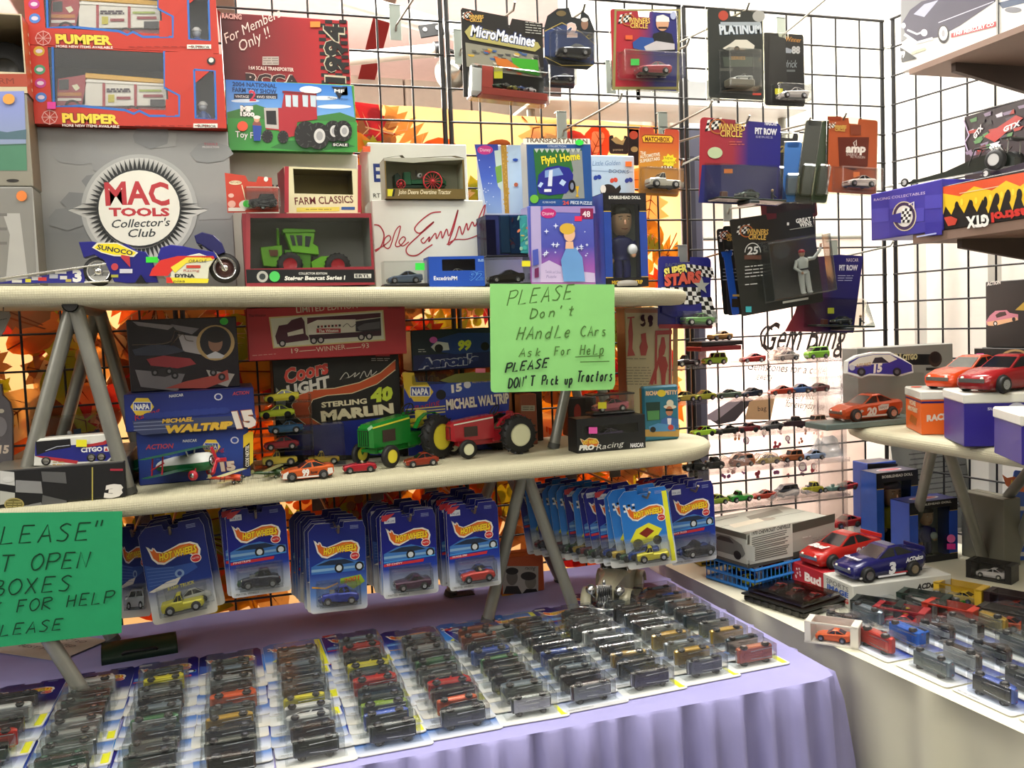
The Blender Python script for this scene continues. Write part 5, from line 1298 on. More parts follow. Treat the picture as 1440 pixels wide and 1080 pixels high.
# ================================================================ packs hanging on the upper grid
def pack(name, lab, F, col, bub=None, bd=.028, r=.006, cr=None, carp=None, notch=None, clear=True, group=None, margin=0, outline=None, cat='toy car', tint='f2f4f4'):
 root = empty(name, F.mw(), lab, cat, group); W, H = F.W, F.H
 if outline: P = [F.uv(*p) for p in outline]
 else:
  P = []
  for cx, cz, a0 in ((W - r, r, -90),(W - r, H - r, 0),(r, H - r, 90),(r, r, 180)):
   if a0 == 90 : P += [(W * .5 + .014, H),(W * .5 + .012, H - .012),(W * .5 - .012, H - .012),(W * .5 - .014, H)]
   P += [(cx + r * math.cos(math.radians(a0 + t)), cz + r * math.sin(math.radians(a0 + t))) for t in (0,30,60,90)]
 if margin:
  b = MB(); b.box(-margin, .002,-margin, W + margin, .004, H + margin, CLEAR('e4e4dc', .4),.0005); b.build('clamshell', root)
 b = MB(); b.prism(P, 0,.0012, C(col, .35, name='printed_card') if isinstance(col, str) else col); fixn(b.build('backing_card', root))
 a = Art(F, root, e0=.0003); a.root_ob = root
 if bub:
  q0 = F.uv(bub[0], bub[3]); q1 = F.uv(bub[2], bub[1]); x0, x1 = sorted((q0[0], q1[0])); z0, z1 = sorted((q0[1], q1[1]))
  link('blister', blister_mesh(x1 - x0, z1 - z0, bd, x0, z0, tint), root)
  if carp:
   sty, cc = carp[:2]; L = carp[2] if len(carp) > 2 else min((x1 - x0) * .86,.075); bo, ch, wh, pos = carmesh(sty, L, cc)
   t = link('toy_car', bo, root, Matrix.Translation(((x0 + x1) / 2,-bd * .5, z0 + .004 + (carp[3] if len(carp) > 3 else 0)))); link('chassis', ch, t)
   for p in pos: link('wheel', wh, t, Matrix.Translation(p))
 return a

def check(a, x0, y0, nx, ny, sx, sy, c1='141414', c2='e8e8e4', kx=0, ky=0):
 for i in range(nx):
  for j in range(ny):
   X, Y = x0 + i * sx + j * kx, y0 + j * sy + i * ky
   a.poly([(X, Y),(X + sx, Y + ky),(X + sx + kx, Y + sy + ky),(X + kx, Y + sy)], c1 if (i + j) % 2 else c2)

def wc(a, x, y, s=1):
 check(a, x, y, 5,4,4 * s, 4 * s, kx=-1 * s, ky=-.8 * s)
 a.line([(x + 14 * s + 11 * s * math.cos(t * .4), y + 9 * s + 10 * s * math.sin(t * .4)) for t in range(17)], 2 * s, 'b06030')
 a.t('WINNERS', (x + 14 * s, y + 14 * s),(x + 52 * s, y + 15 * s),8 * s, 'e0b85c', .1,.02, out='5a2c1c'); a.t('CIRCLE', (x + 17 * s, y + 23 * s),(x + 48 * s, y + 24 * s),8 * s, 'e0b85c', .1,.02, out='5a2c1c')
F = fpx((652,140),(765,152),(648,13), Y=-.33, roll=True)
a = pack('carded_toy_cars', 'wide black blister card of tiny race cars with a yellow price sticker', F, '23211f', outline=[(652,136),(648,14),(650,11),(712,23),(716,39),(720,26),(763,33),(766,146)], cat='toy cars')
wc(a, 651,18,.55); a.poly([(653,45),(661,36),(756,60),(760,67),(752,73),(660,56)], 'a8a060'); a.t('MicroMachines', (661,50),(751,66),14, 'e8ecf4', .1,.03, out='28386c', ow=.06)
a.poly([(654,60),(700,68),(756,78),(762,110),(700,102),(656,94)], '8a8878')
for i in range(46): x = 656 + R() * 100; y = 64 + (x - 656) * .12 + R() * 30; a.poly([(x, y),(x + 5 + R() * 6, y + 1),(x + 8, y + 4),(x + 2, y + 3)], random.choice(['d0c8b8', '4a4a4c', 'b8562c', '3c5a8c', 'c0a040', '6a6a62', '2a2a2c']))
a.poly([(718,82),(755,85),(758,108),(724,100)], '3c9c28'); a.poly([(695,82),(712,84),(732,98),(716,98),(698,92)], 'c06c28'); a.lines(738,30,760,48,5, 'b8b8b0', 1,.1)
o0 = F.uv(657,134); o1 = F.uv(763,100)
b = MB(); m_ = C('d4d6d2', .4); rd_ = C('a84438', .4); x0, z0 = o0; x1 = o1[0]; b.box(x0,-.035, z0, x0 + .02,-.001, z0 + .045, m_, .001); b.box(x0 + .02,-.036, z0 - .004, x1,-.001, z0 + .010, rd_, .001); b.box(x0 + .02,-.036, z0 + .01, x0 + .042,-.034, z0 + .05, C('b84c40', .4)); b.build('tray', a.root_ob)
b = MB(); b.box(x0 - .002,-.040, z0 - .012, x1 + .004,-.002, z0 + .052, CLEAR('eef0f0', .3),.003); b.build('blister', a.root_ob)
for i, (c, s_) in enumerate((('2c4a34', 'stock'),('2a2a2c', 'stock'),('8c8a3c', 'stock'),('3a4c7c', 'formula'),('c0c0c4', 'stock'))):
 bo, ch, wh, pos = carmesh(s_, .028, c); link('toy_car', bo, a.root_ob, Matrix.Translation((x0 + .052 + i * .017,-.028 + .004 * (i % 2), z0 + .0115 + .004 * (i % 2))) @ Matrix.Rotation(.5,4, 'Z'))
tag_price(a, 700,106,12,10, 'e4e03c')
b2 = at(689,104, Y=-.38)
F = fpx((766,90),(836,96),(768,12), Y=-.33, roll=True)
out = [(766,80),(765,40),(770,22),(784,12),(800,11),(804,24),(816,26),(818,14),(828,22),(836,42),(836,90),(826,98),(800,96),(772,90)]
a = pack('carded_toy_car', 'rounded dark blue blister pack numbered 2 hanging beside the wide black card', F, '1e2226', (775,52,828,84),.03, carp=('stock', '202024'), outline=out, margin=0)
a.poly([(766,44),(800,32),(835,60),(835,90),(766,78)], '2c3c68'); a.line([(766,44),(790,32),(818,46),(836,62)], 1.2, 'a8944c'); a.line([(766,80),(790,92),(834,92)], 1.2, 'a8944c'); a.t('2', (797,51),(812,51),16, 'd8b8b0', .1,.06, out='e8e8ec'); a.ell(822,34,5,8, '8c6a58'); a.ell(822,28,5,3, 'c8c8c8'); a.line([(775,40),(786,44),(783,38),(790,42)], .8, 'a8b0c8'); a.ell(789,19,7,4, '6c5c3c')
F = fpx((764,122),(808,125),(765,80), Y=-.22, roll=True)
a = pack('carded_toy_car', 'second dark blue blister pack hanging lower, half hidden behind the one numbered 2', F, '242c44', (768,96,805,120),.028, carp=('stock', '1c2030'))
F = fpx((862,124),(954,128),(866,13), Y=-.34, roll=True)
a = pack('carded_toy_car', 'red and blue blister card picturing a capped driver, with a green sticker', F, RAMP([(0, 'a82430'),(.4, '9c2434'),(.65, '2c2c74'),(1, '24286c')], axis=0),(871,80,953,110),.034, carp=('stock', 'a83a44'), margin=.003)
a.rect(864,13,957,15.5, '8c8450'); a.rect(864,122,953,126, '8c8450'); a.poly([(864,13),(867,13),(865,126),(861,126)], '8c8450'); a.poly([(954,13),(957,13),(954,128),(951,128)], '8c8450')
wc(a, 872,21,.8); a.ell(931,33,9,11, 'c89878'); a.poly([(922,28),(923,23),(932,21),(940,25),(941,31),(922,31)], 'e4e2dc'); a.rect(925,38,938,41, '2c1c18'); a.poly([(914,72),(918,48),(931,44),(944,48),(950,72)], '14161c'); a.poly([(889,60),(900,52),(918,54),(922,68),(906,72),(890,68)], '24488c'); a.poly([(905,66),(922,58),(948,62),(948,70),(908,72)], 'b8b4b8'); a.rect(879,50,889,56, 'd05c30'); a.ell(946,22,4,6, 'a8b0d0')
a.rect(894,105,936,110, 'c8b8b0'); a.t('THUNDERBIRD', (896,109),(934,109),3, '3a2a2a'); tag_price(a, 892,88,12,9, '3cd850')
F = fpx((997,137),(1074,141),(1000,12), Y=-.36, roll=True)
a = pack('carded_toy_car', 'tall clamshell with silver lettering and a silver-grey race car on a stand', F, '262a28', (1014,76,1058,128),.036, carp=('stock', 'a4a6a0', .046,.012), margin=.004)
a.t('PLATINUM', (1012,48),(1071,46),11, 'c4ccd4', 0,.05, out='3a5064', ow=.04); a.rect(1013,31,1069,36, '9aa4ac'); a.ell(1017,22,7,7, 'a84030'); a.ell(1067,23,9,8, '9c9c98'); a.poly([(1016,68),(1026,62),(1034,56),(1050,56),(1061,64),(1060,69),(1040,70),(1022,71)], 'c8c4b8'); a.ell(1036,69,4,4, '222222'); a.poly([(1016,80),(1058,80),(1058,94),(1018,94)], '4c5448'); a.t('SERIES', (1028,84),(1048,84),4, 'c88c38'); a.rect(1012,96,1030,100, '5c5c54'); a.poly([(1014,128),(1050,122),(1072,120),(1060,128)], '8a7c68'); a.rect(1058,131,1070,134, 'c84838')
q = F.uv(1034,112); b = MB(); b.box(q[0] - .03,-.03, q[1] - .020, q[0] + .03,-.002, q[1] - .004, C('7a7464', .3),.003); b.build('stand', a.root_ob)
F = fpx((1076,148),(1132,150),(1082,46), Y=-.28, roll=True)
a = pack('carded_toy_car', 'dark blister card numbered 88 with a white car and yellow sticker', F, '1f1f1d', (1086,122,1130,144),.03, carp=('stock', 'd4ccc8'), margin=.002)
a.t('88', (1113,75),(1125,75),8, 'b0b0b0', .1,.05); a.t('Hendrick', (1088,95),(1120,95),9, '8c9498', .3); a.rect(1083,98,1118,101, '5c6060'); a.poly([(1096,74),(1106,67),(1114,70),(1112,75)], '8a9098'); a.t('Winner', (1104,58),(1126,60),6, 'c88c3c', .2); a.poly([(1082,48),(1104,54),(1108,140),(1080,144)], '2a2a28'); tag_price(a, 1094,129,11,8, 'e8e030')
F = fpx((983,284),(1096,290),(992,165), Y=-.34, roll=True)
cardg = RAMP([(0, 'a02430'),(.4, '982c3c'),(.6, '2a2478'),(1, '24247c')], axis=0)
a = pack('carded_pit_set', 'red to blue pit-crew card with a clear bubble and orange sticker', F, cardg, None, r=.01, cat='toy set')
a.poly([(987,232),(1093,232),(1090,290),(982,285)], '25286c'); wc(a, 995,169,1); a.t('NASCAR', (1075,176),(1092,177),5, 'd8d8e0', 0,.03); a.t('PIT ROW', (1061,188),(1092,190),7, 'e0e0e8', 0,.05); a.lines(1025,198,1046,205,2, 'c86a58', 1); a.ell(1005,215,10.5,8, 'b8c8a0'); a.t('SERIES', (1062,194),(1086,195),2.5, 'a8a8c8')
def pitbubble(F, root, bx0, by0, bx1, by1, dep, cc):
 q0 = F.uv(bx0, by1); q1 = F.uv(bx1, by0); x0, z0 = q0; x1, z1 = q1; b = MB(); m = CLEAR('dfe6e2', .35)
 v = [(x0,-.001, z0),(x1,-.001, z0),(x1,-.001, z1),(x0,-.001, z1),(x0 + .012,-dep, z0 + .004),(x1 - .01,-dep, z0 + .004),(x1 - .022,-dep * .7, z1 - .006),(x0 + .02,-dep * .7, z1 - .006)]
 b.add(v, [(4,5,6,7),(0,1,5,4),(1,2,6,5),(2,3,7,6),(3,0,4,7)], m); b.build('blister', root)
 b = MB(); b.box(x0 + .008,-dep + .003, z0 + .002, x1 - .008,-.002, z0 + .006, C('24302c', .4),.001); b.box((x0 + x1) / 2 - .012,-dep - .004, z0 - .006,(x0 + x1) / 2 + .012,-.004, z0 + .001, C('2c3438', .3),.001); b.build('tray', root)
 bo, ch, wh, pos = carmesh('stock', .058, cc); t = link('toy_car', bo, root, Matrix.Translation(((x0 + x1) / 2 - .004,-dep * .55, z0 + .0065)) @ Matrix.Rotation(.25,4, 'Z'))
 for p in pos: link('wheel', wh, t, Matrix.Translation(p))
 f = MB(); f.tube([(x1 - .03,-dep * .5, z0 + .006),(x1 - .03,-dep * .5, z0 + .024)], .003, C('3c3c44', .4),6); f.ball((x1 - .03,-dep * .5, z0 + .028),.0035, C('c8a080', .4),6); f.tube([(x1 - .03,-dep * .5, z0 + .02),(x1 - .022,-dep * .6, z0 + .012)], .0015, C('3c3c44', .4),5); f.build('crew_figure', root)
 g = MB(); g.box(x0 + .02,-dep * .8, z0 + .006, x0 + .034,-dep * .6, z0 + .018, C('5a2c24', .4),.001); g.build('tool_cart', root)
pitbubble(F, a.root_ob, 990,236,1094,284,.05, '3c4c48'); tag_price(a, 1023,241,12,6, 'f08030')
# two orange packs and the dark ones standing edge-on behind
F = fpx((1164,270),(1232,274),(1160,163), Y=-.33, roll=True)
a = pack('carded_toy_car', 'orange clamshell card with a white race car, at the right end of the hanging row', F, 'a8502c', (1172,240,1230,266),.032, carp=('stock', 'd8c8c0'), margin=.004)
a.poly([(1178,193),(1222,193),(1220,234),(1200,240),(1180,234)], '5c2418'); a.t('amp', (1189,214),(1217,214),9, 'e0d8d0', .15,.05); a.t('ENERGY', (1190,219),(1206,219),3, 'c8b8b0'); a.t('RE FUSION', (1196,222),(1216,223),3, 'c8b8b0'); a.line([(1202,206),(1200,201),(1204,197),(1204,205)], 1.4, 'd8d0c8'); wc(a, 1166,174,.45); a.rect(1163,164,1182,169, '8c3820'); a.rect(1195,176,1210,190, '7c3c28'); tag_price(a, 1203,246,9,8, 'f0803c')
for i, (bl, br, tl, c, s_, Y) in enumerate((((1140,284),(1162,286),(1136,168), '2a3a20', '3c4a2a', -.29),((1118,284),(1142,286),(1124,168), '3a3c34', '2a2c2c', -.27),((1100,284),(1124,284),(1108,200), '2a6cb8', '2a6cb8', -.25),((1082,276),(1112,278),(1092,186), '181818', '2c2c2c', -.2))):
 F = fpx(bl, br, tl, Y=Y, roll=True, yaw=-.5)
 a = pack('carded_toy_car', ['dark green-edged clamshell standing edge-on next to the orange one', 'grey clamshell standing edge-on, second left of the orange one', 'bright blue edge-on pack between the red-blue pit-crew card and the clamshells', 'black and gold card numbered 24 behind the red-blue pit-crew card'][i], F, c, None, margin=.002)
 if i == 3: a.t('24', (1096,214),(1112,214),9, '8c7c3c', .1,.04)
 b = MB(); b.box(.004,-.03,.012, F.W - .004,-.002, F.H * .45, CLEAR('d8dcd0', .35),.004); b.build('blister', a.root_ob)
F = fpx((1072,312),(1150,304),(1072,278), Y=-.24, roll=True)
a = pack('carded_toy_car', 'red-bordered dark pack hanging low, just above the waving-driver card', F, '5c2020', None); a.rect(1078,284,1146,300, '241818')
# great wins and its neighbours
for i, (bl, br, tl, Y) in enumerate((((1018,443),(1060,438),(1010,322),-.22),((1024,444),(1070,440),(1018,318),-.26))):
 F = fpx(bl, br, tl, Y=Y, roll=True)
 a = pack('carded_figure', ['black race anniversary card, rearmost behind the waving-driver card', 'black race anniversary card, middle one behind the waving-driver card'][i], F, '1d1f1c', None, cat='toy figure')
 if i: a.px = True; wc(a, 1012,326,.55); a.t('25', (1018,360),(1030,360),8, 'c8c8c4', .2); a.lines(1016,376,1040,396,4, 'a8a8a4', 1);
 else: check(a, 1012,328,3,3,3,4)
F = fpx((1030,444),(1040,442),(1028,352), Y=-.28, roll=True); a = pack('carded_toy_car', 'narrow strip of a bright blue card behind the waving-driver card', F, '1c50b0', None); a.rect(1029,420,1042,432, '2a2218'); a.rect(1030,414,1042,417, 'c8a050')
F = fpx((1044,445),(1158,424),(1034,308), Y=-.34, roll=True)
a = pack('carded_figure', 'large black card with a waving driver figure in white suit', F, '1c1f1c', (1078,330,1155,424),.034, r=.004, cat='toy figure', tint='dfe4e2')
wc(a, 1038,318,.8); a.t('GREAT', (1119,314),(1140,311),5, 'd8d8d4', 0,.03); a.t('WINS', (1124,319.5),(1141,317),5, 'd8d8d4', 0,.03); a.line([(1110,323),(1142,318)], .8, 'a8a8a0'); a.rect(1106,313,1109,317, 'd8d8d4')
a.line([(1058 + 11 * math.cos(PI + t * PI / 12),355 + 13 * math.sin(PI + t * PI / 12)) for t in range(13)], 1.2, 'c8c8c4'); a.t('25', (1050,358),(1065,357),9, 'c8c8c4', .2,.03); a.rect(1046,359,1070,365, '5a3a30'); a.lines(1047,373,1072,392,4, 'b8b8b4', 1.3,-.1); a.lines(1047,399,1066,402,1, 'b8b8b4', 1.3,-.1); a.rect(1048,431,1056,439, '3aa8b0'); a.ell(1098,352,12,12, '2c3438'); a.poly([(1100,424),(1136,418),(1136,421),(1100,427)], 'c8c8c0')
q = F.uv(1127,413); s_ = .062 / 1.0; root = a.root_ob; g = MB(); WS = C('dcdcd8', .4)
q1 = F.uv(1127,352); Ht = q1[1] - q[1]; M0 = Matrix.Translation((q[0], -.018, q[1])) @ Matrix.Scale(Ht, 4)
g.T = M0
for sg in (-1,1): g.tube([(sg * .09,-.02,.02),(sg * .08,0,.27),(sg * .065,0,.5)], .055, WS, 8, r2=.075); g.ball((sg * .09,-.04,.02),.05, C('e8e8e4', .4),6,1,1.6,.6)
g.loft([[(rx * math.cos(k * PI / 5), ry * math.sin(k * PI / 5), z) for k in range(10)] for rx, ry, z in ((.13,.08,.46),(.12,.08,.55),(.155,.09,.72),(.15,.08,.80),(.05,.05,.84),(.04,.04,.88))], WS, True, True)
g.tube([(.14,0,.78),(.30,-.03,.78),(.46,-.05,.93),(.50,-.05,1.0)], .05, WS, 8, r2=.03); g.ball((.51,-.05,1.03),.035, C('d0a080', .5),6); g.tube([(-.14,0,.78),(-.22,0,.62),(-.12,-.08,.5)], .048, WS, 8, r2=.035); g.ball((-.10,-.09,.48),.035, C('d0a080', .5),6)
for k in range(4): g.tube([(.51,-.05,1.03),(.49 + k * .022,-.055,1.09)], .009, C('d0a080', .5),4)
g.ball((0,-.01,.93),.072, C('c89878', .5),10,1,1,1.15); g.ball((0,-.01,.97),.076, C('b8242c', .4),10,1,1,.75); g.box(-.05,-.11,.955,.05,-.06,.97, C('b8242c', .4)); g.box(-.13,-.095,.55,.13,.09,.585, C('24242c', .4)); g.build('driver_figure', root)
F = fpx((1120,466),(1200,468),(1146,360), Y=-.30, roll=True)
a = pack('carded_pit_set', 'blue pit-crew card with a yellow sticker, right of the waving-driver card', F, RAMP([(0, '8c2430'),(.35, '5c2440'),(.6, '201c5c'),(1, '24206a')], axis=0), None, r=.004, cat='toy set', outline=[(1104,466),(1118,440),(1140,362),(1180,358),(1214,360),(1200,468)])
a.t('PIT ROW', (1180,380),(1206,380),6, 'd8d8e0', 0,.04); a.t('NASCAR', (1190,368),(1207,368),4, 'd8c8d0'); a.lines(1178,386,1200,396,3, 'a8a8c8', 1); pitbubble(F, a.root_ob, 1130,420,1215,460,.055, '30343c'); tag_price(a, 1167,437,9,8, 'e0e040')
# hooked cards over the right end of the shelf
F = fpx((898,274),(954,277),(897,178), Y=-.30, roll=True)
a = pack('carded_toy_car', 'orange and yellow blister card with a small white and red truck', F, RAMP([(0, 'b87a20'),(.5, 'c8882c'),(.72, 'c86428'),(1, 'b8402c')]),(902,240,953,268),.03, carp=('truck', 'd8d4c8'))
a.poly([(902,192),(906,189),(944,190),(948,194),(946,202),(904,201)], '8c3c18'); a.poly([(903,193),(907,190.5),(943,191.5),(946.5,195),(944.5,200.5),(905,199.5)], 'e8b82c'); a.t('MATCHBOX', (907,198.5),(942,199.5),5.5, '6c2410', 0,.04)
a.t('THE', (900,217),(908,218),4, 'ece0c8', 0,.03); a.t('AUTOMOTIVE', (900,223),(928,219),4, 'ece0c8', 0,.03); a.t('SUPERSTARS', (900,229),(928,225),4, 'ece0c8', 0,.03)
a.poly([(941 + (11 if k % 2 else 8) * math.cos(k * PI / 9),226 + (10 if k % 2 else 7) * math.sin(k * PI / 9)) for k in range(18)], 'e8d830'); a.t('NEW', (935,224),(946,225),3, '6c3410'); a.t('COLLECTOR', (933,229),(949,230),2.6, '6c3410'); check(a, 930,234,8,1,2,3); tag_price(a, 925,257,11,10, 'd8e030')
F = fpx((857,216),(884,217),(857,190), Y=-.16, roll=True); a = pack('carded_toy_car', 'small black card top left of the orange and yellow card', F, '1c1614', None); a.poly([(859,196),(866,192),(874,198),(880,194),(876,204),(866,202)], 'a8905c'); a.t('premiere', (862,212),(876,212),3, 'c8b890')
F = fpx((884,232),(899,233),(884,181), Y=-.14, roll=True); a = pack('carded_toy_car', 'narrow black card with a red dot left of the orange and yellow card', F, '1c1614', None); a.ell(891,190,6,6, 'b84830'); a.ell(892,210,5,4, 'a8905c')
F = fpx((925,462),(999,462),(925,360), Y=-.26, roll=True)
a = pack('carded_toy_car', 'blue card with black and white checks and green car', F, '262880', (952,438,1000,460),.028, carp=('muscle', '6a9a5c'), r=.01)
check(a, 930,404,9,4,6,6, kx=.5); check(a, 965,371,9,3,4,5, kx=1, ky=.6); check(a, 975,418,4,6,6,6, kx=1.6); a.t('RACING', (934,376),(958,375),5, '5c6080', .2,.02); a.t('SUPER', (933,390),(966,382),10, 'e8e070', .1,.05, out='1c1c1c', ow=.05); a.t('STARS', (933,402),(985,396),13, 'd05848', .1,.06, out='2a1418', ow=.05)
a.poly([(985 + (12 if k % 2 == 0 else 5) * math.cos(k * PI / 5 - PI / 2),402 + (13 if k % 2 == 0 else 5) * math.sin(k * PI / 5 - PI / 2)) for k in range(10)], 'a8aca4'); a.poly([(930,425),(960,432),(985,426),(985,440),(945,446),(929,440)], '24247c'); a.rect(925,456,1000,462, '8c2430')
# prongs of the upper rack
HK = ['with a wide grey plate right of the dark red carton', 'carrying the wide black race-car card', 'carrying the rounded blue pack numbered 2', 'carrying the capped-driver card', 'carrying the silver-lettered clamshell', 'carrying the card numbered 88', 'with a long prong above the blue sports-car puzzle', 'carrying the upper red-blue pit-crew card', 'carrying the orange clamshell', 'above the orange and yellow truck card', 'reaching out right beside the orange and yellow card', 'above the chequered blue card', 'reaching to the corner beside the lower red-blue pit-crew card', 'carrying the second rounded blue pack', 'carrying the low red-bordered pack', 'carrying the edge-on clamshells']
for i, (px, py, ex, ey, Y) in enumerate(((556,38,606,-40,-.3),(722,12,716,-20,-.33),(820,14,822,-12,-.33),(966,62,915,18,-.34),(1050,12,1060,-15,-.36),(1098,52,1165,-4,-.20),(790,186,872,140,-.28),(1050,170,1086,142,-.34),(1186,166,1206,150,-.33),(932,186,998,150,-.28),(1000,215,958,232,-.1),(960,372,1042,348,-.28),(1172,364,1252,346,-.05),(786,82,0,0,-.22),(1111,282,0,0,-.24),(1136,172,0,0,-.28))):
 A = at(px, py, Y=-.012); B = at(ex, ey, Y=Y) if i not in (0,5) else at(ex, ey, Y=Y)
 if i in (7,8,3,1,2,4,13,14,15): # card hangs at the far end of its prong
  B = at(px, py + 2, Y=Y); A = B + Vector((-.03,0,.012)); A.y = -.012
 root = empty('grid_hook', Matrix.Translation(A), 'metal prong hook ' + HK[i], 'hook', 'prong hooks of the upper rack')
 d = B - A; b = MB(); hm = C('9aa39c', .35,.6)
 b.box(-.013,-.003,-.03,.013,0,.05, hm, .001); b.box(-.013,-.003,.046,.013,.014,.05, hm, .001); b.build('hook_plate', root)
 b = MB(); b.tube([(0,-.003,-.01),(d.x * .05,-.01,.002), tuple(d),(d.x, d.y - .012, d.z + .012)], .0026, C('8c8c84', .3,.8),7); b.build('prong', root)
# ================================================================ lower shelf
ZS = ZLO + .0006
def hexnapa(a, x, y, s):
 a.poly([(x + 17.5 * s * math.cos(k * PI / 3), y + 15 * s * math.sin(k * PI / 3)) for k in range(6)], 'd8b83c'); a.rect(x - 13.5 * s, y - 7 * s, x + 13.5 * s, y + 6 * s, 'e4e4dc'); a.rect(x - 12.5 * s, y - 6.2 * s, x + 12.5 * s, y + 5.2 * s, '1c3490'); a.t('NAPA', (x - 11 * s, y + 4 * s),(x + 11 * s, y + 3.2 * s),8 * s, 'e8e8e4', 0,.05)
F = fpx((-20,722),(179,712),(-20,664), Y=-.435, rest=ZS); FC = F
a = carton('carton', 'black carton with chequered flag print and a white 3, under the toy coach', 'box', F, .30, '1c1c1e', top='6a6860')
a.poly([(0,662),(20,664),(21,683),(0,680)], 'c8c8c4'); a.poly([(22,675),(58,677),(60,694),(22,692)], '8a8a8a'); a.poly([(58,663),(92,664),(94,680),(60,677)], '5c5c5c'); a.poly([(0,690),(21,693),(21,706),(0,710)], 'b8b8b0'); a.poly([(60,696),(94,704),(94,714),(58,716)], '5a5a5a'); a.poly([(30,712),(58,706),(60,718),(30,720)], '7a7a7a')
a.ell(20,709,14,9, 'a8985c'); a.ell(20,709,12,7.5, '6c6438'); a.lines(10,704,30,714,3, 'b8ac70', 1); a.rect(129,657,131,714, 'a89c50'); a.t('3', (146,699),(172,697),17, 'e4e0d8', .2,.09); a.lines(150,701,174,708,2, 'b8b4b0', 1); a.rect(155,659,173,662, 'a83040'); a.ell(12,674,8,4, 'd0d0cc')
F = fpx((48,657),(162,652),(50,617), Y=-.415, rest=FC.O.z + FC.H + .0008)
root = empty('toy_coach', F.mw(), 'white, blue and red toy motor coach with yellow sticker on the chequered carton', 'toy bus')
side(F, root, 'coach_body', [(47,655),(50,622),(56,617),(160,609),(163,612),(161,640),(152,652),(60,656)], 0,.034, 'dcdcd4', .002)
a = Art(F, root, name='livery', e0=.0002); a.root_ob = root; a.poly([(49,641),(50,622),(98,617),(99,626),(160,622),(159,640),(150,648),(90,650),(66,644)], '24287c'); a.poly([(50,621),(99,617),(100,629),(70,634),(52,640)], '1c1c20'); a.poly([(49,641),(66,642),(90,645),(110,648),(108,652),(88,650),(62,645)], 'b03038'); a.poly([(118,626),(145,621),(161,611),(161,617),(148,625),(122,629)], 'b03038'); a.t('CITGO', (114,636),(144,634),6.5, 'e8e8e8', 0,.05); a.rect(146,628,153,635, 'e4dcd8'); a.poly([(149.5,629),(152,634),(147,634)], 'c03028'); a.lines(74,648,92,655,2, 'b09050', 1.2); a.line([(64,634),(80,628),(98,626)], .8, 'c8ccd8')
sticker(F, root, 115,623,15,10, 'e8e030')
for x in (65,129,143):
 q = F.uv(x, 652)
 for yy in (-.001,.028): b = MB(); b.lathe([(.004,0),(.0072,.0005),(.0074,.006),(.004,.0065)], RUBBER, 14, 'y', (q[0], yy, .0074)); b.lathe([(0,-.0012),(.0048,-.0006),(.0048,0)], CHROME, 10, 'y', (q[0], yy, .0074), False); b.build('wheel', root)
F = fpx((46,640),(152,625),(50,602), Y=-.20, yaw=.1, rest=FC.O.z + FC.H + .0008); F.H = .062;
r_ = case(F, .06, 'clear case with a blue toy race car behind the toy coach', bc='4a4640', bh=.006); carin(F, .06, 'blue toy open race car inside the case behind the coach', 'formula', '3c5068', bh=.006)
# tall dark helmet-shaped card at the far left
F = fpx((-14,655),(20,655),(-14,560), Y=-.30, rest=ZS)
root = empty('bottle_card', F.mw(), 'grey shouldered display card numbered 15 at the far left of the lower shelf', 'display card'); side(F, root, 'card_shape', [(-20,655),(-20,540),(2,540),(4,556),(14,566),(18,582),(18,652),(10,655)], 0,.01, '5c585c'); a = Art(F, root); a.t('15', (-2,637),(12,637),12, 'c8b8a8', .1,.05); a.ell(2,578,4,3, 'b8b0a0'); a.ell(0,600,10,14, '7c787c')
F = fpx((-14,500),(18,500),(-14,430), Y=-.36, roll=True); F.O.z = F.O.z
root = empty('hanging_card', F.mw(), 'grey rounded card hanging under the upper shelf at the left edge', 'display card'); side(F, root, 'card_shape', [(-20,480),(-20,436),(13,438),(15,444),(6,466),(-6,482)], 0,.003, '8c867c'); a = Art(F, root); a.line([(0,450),(10,448)], 1, '4a4a48'); b = MB(); b.tube([(0.02,.0,.06),(.02,.01,.085)], .001, STEEL, 4); b.build('loop', root)
# portrait carton, two blue cartons
F = fpx((195,665),(352,657),(193,607), Y=-.33, rest=ZS); FN2 = F
a = carton('carton', 'blue carton numbered 15 with a yellow 1 at its end, lower of the stacked pair', 'box', F, .16, RAMP([(0, '1c2f7a'),(.5, '24408c'),(1, '1a2c74')]), side='1a2c74')
hexnapa(a, 297,628,.75); a.t('15', (311,662),(332,660),12, 'd8c8b8', -.1,.07, out='8c4a30', ow=.03); a.t('ACTION', (205,632),(243,630),7, 'b84048', .2,.02); a.t('NASCAR', (257,622),(277,621),4, 'd0d0d0', .1,.02); a.ell(330,619,6,5, 'b8b8c8', 12); a.ell(330,619,4,3.4, '24408c', 12); a.t('Racing', (288,640),(315,634),6, 'a82c40', .3); a.lines(220,640,260,648,2, '3c58a8', 2)
a.poly([(342,612),(350,607),(356,607),(356,650),(346,660),(342,640)], 'd8b82c'); a.poly([(342,630),(351,622),(351,658),(342,659)], '14141c'); a.t('CODE NEXTEL', (350,656),(350,626),4.5, 'e8e4d8', 0,.02)
F = fpx((178,620),(360,606),(176,555), Y=-.34, rest=FN2.O.z + FN2.H + .0008); FN1 = F
a = carton('carton', 'dark blue carton with gold driver lettering and yellow hexagon, upper of the stacked pair', 'box', F, .17, RAMP([(0, '1c2f7a'),(.5, '22307c'),(1, '1a2668')]), side='1a2668')
a.poly([(186,592),(360,583),(360,598),(200,612),(190,606)], '3c4468')
for k in range(3): a.line([(188,595 + k * 5),(240,592 + k * 5)], 1.2, '7c84a0')
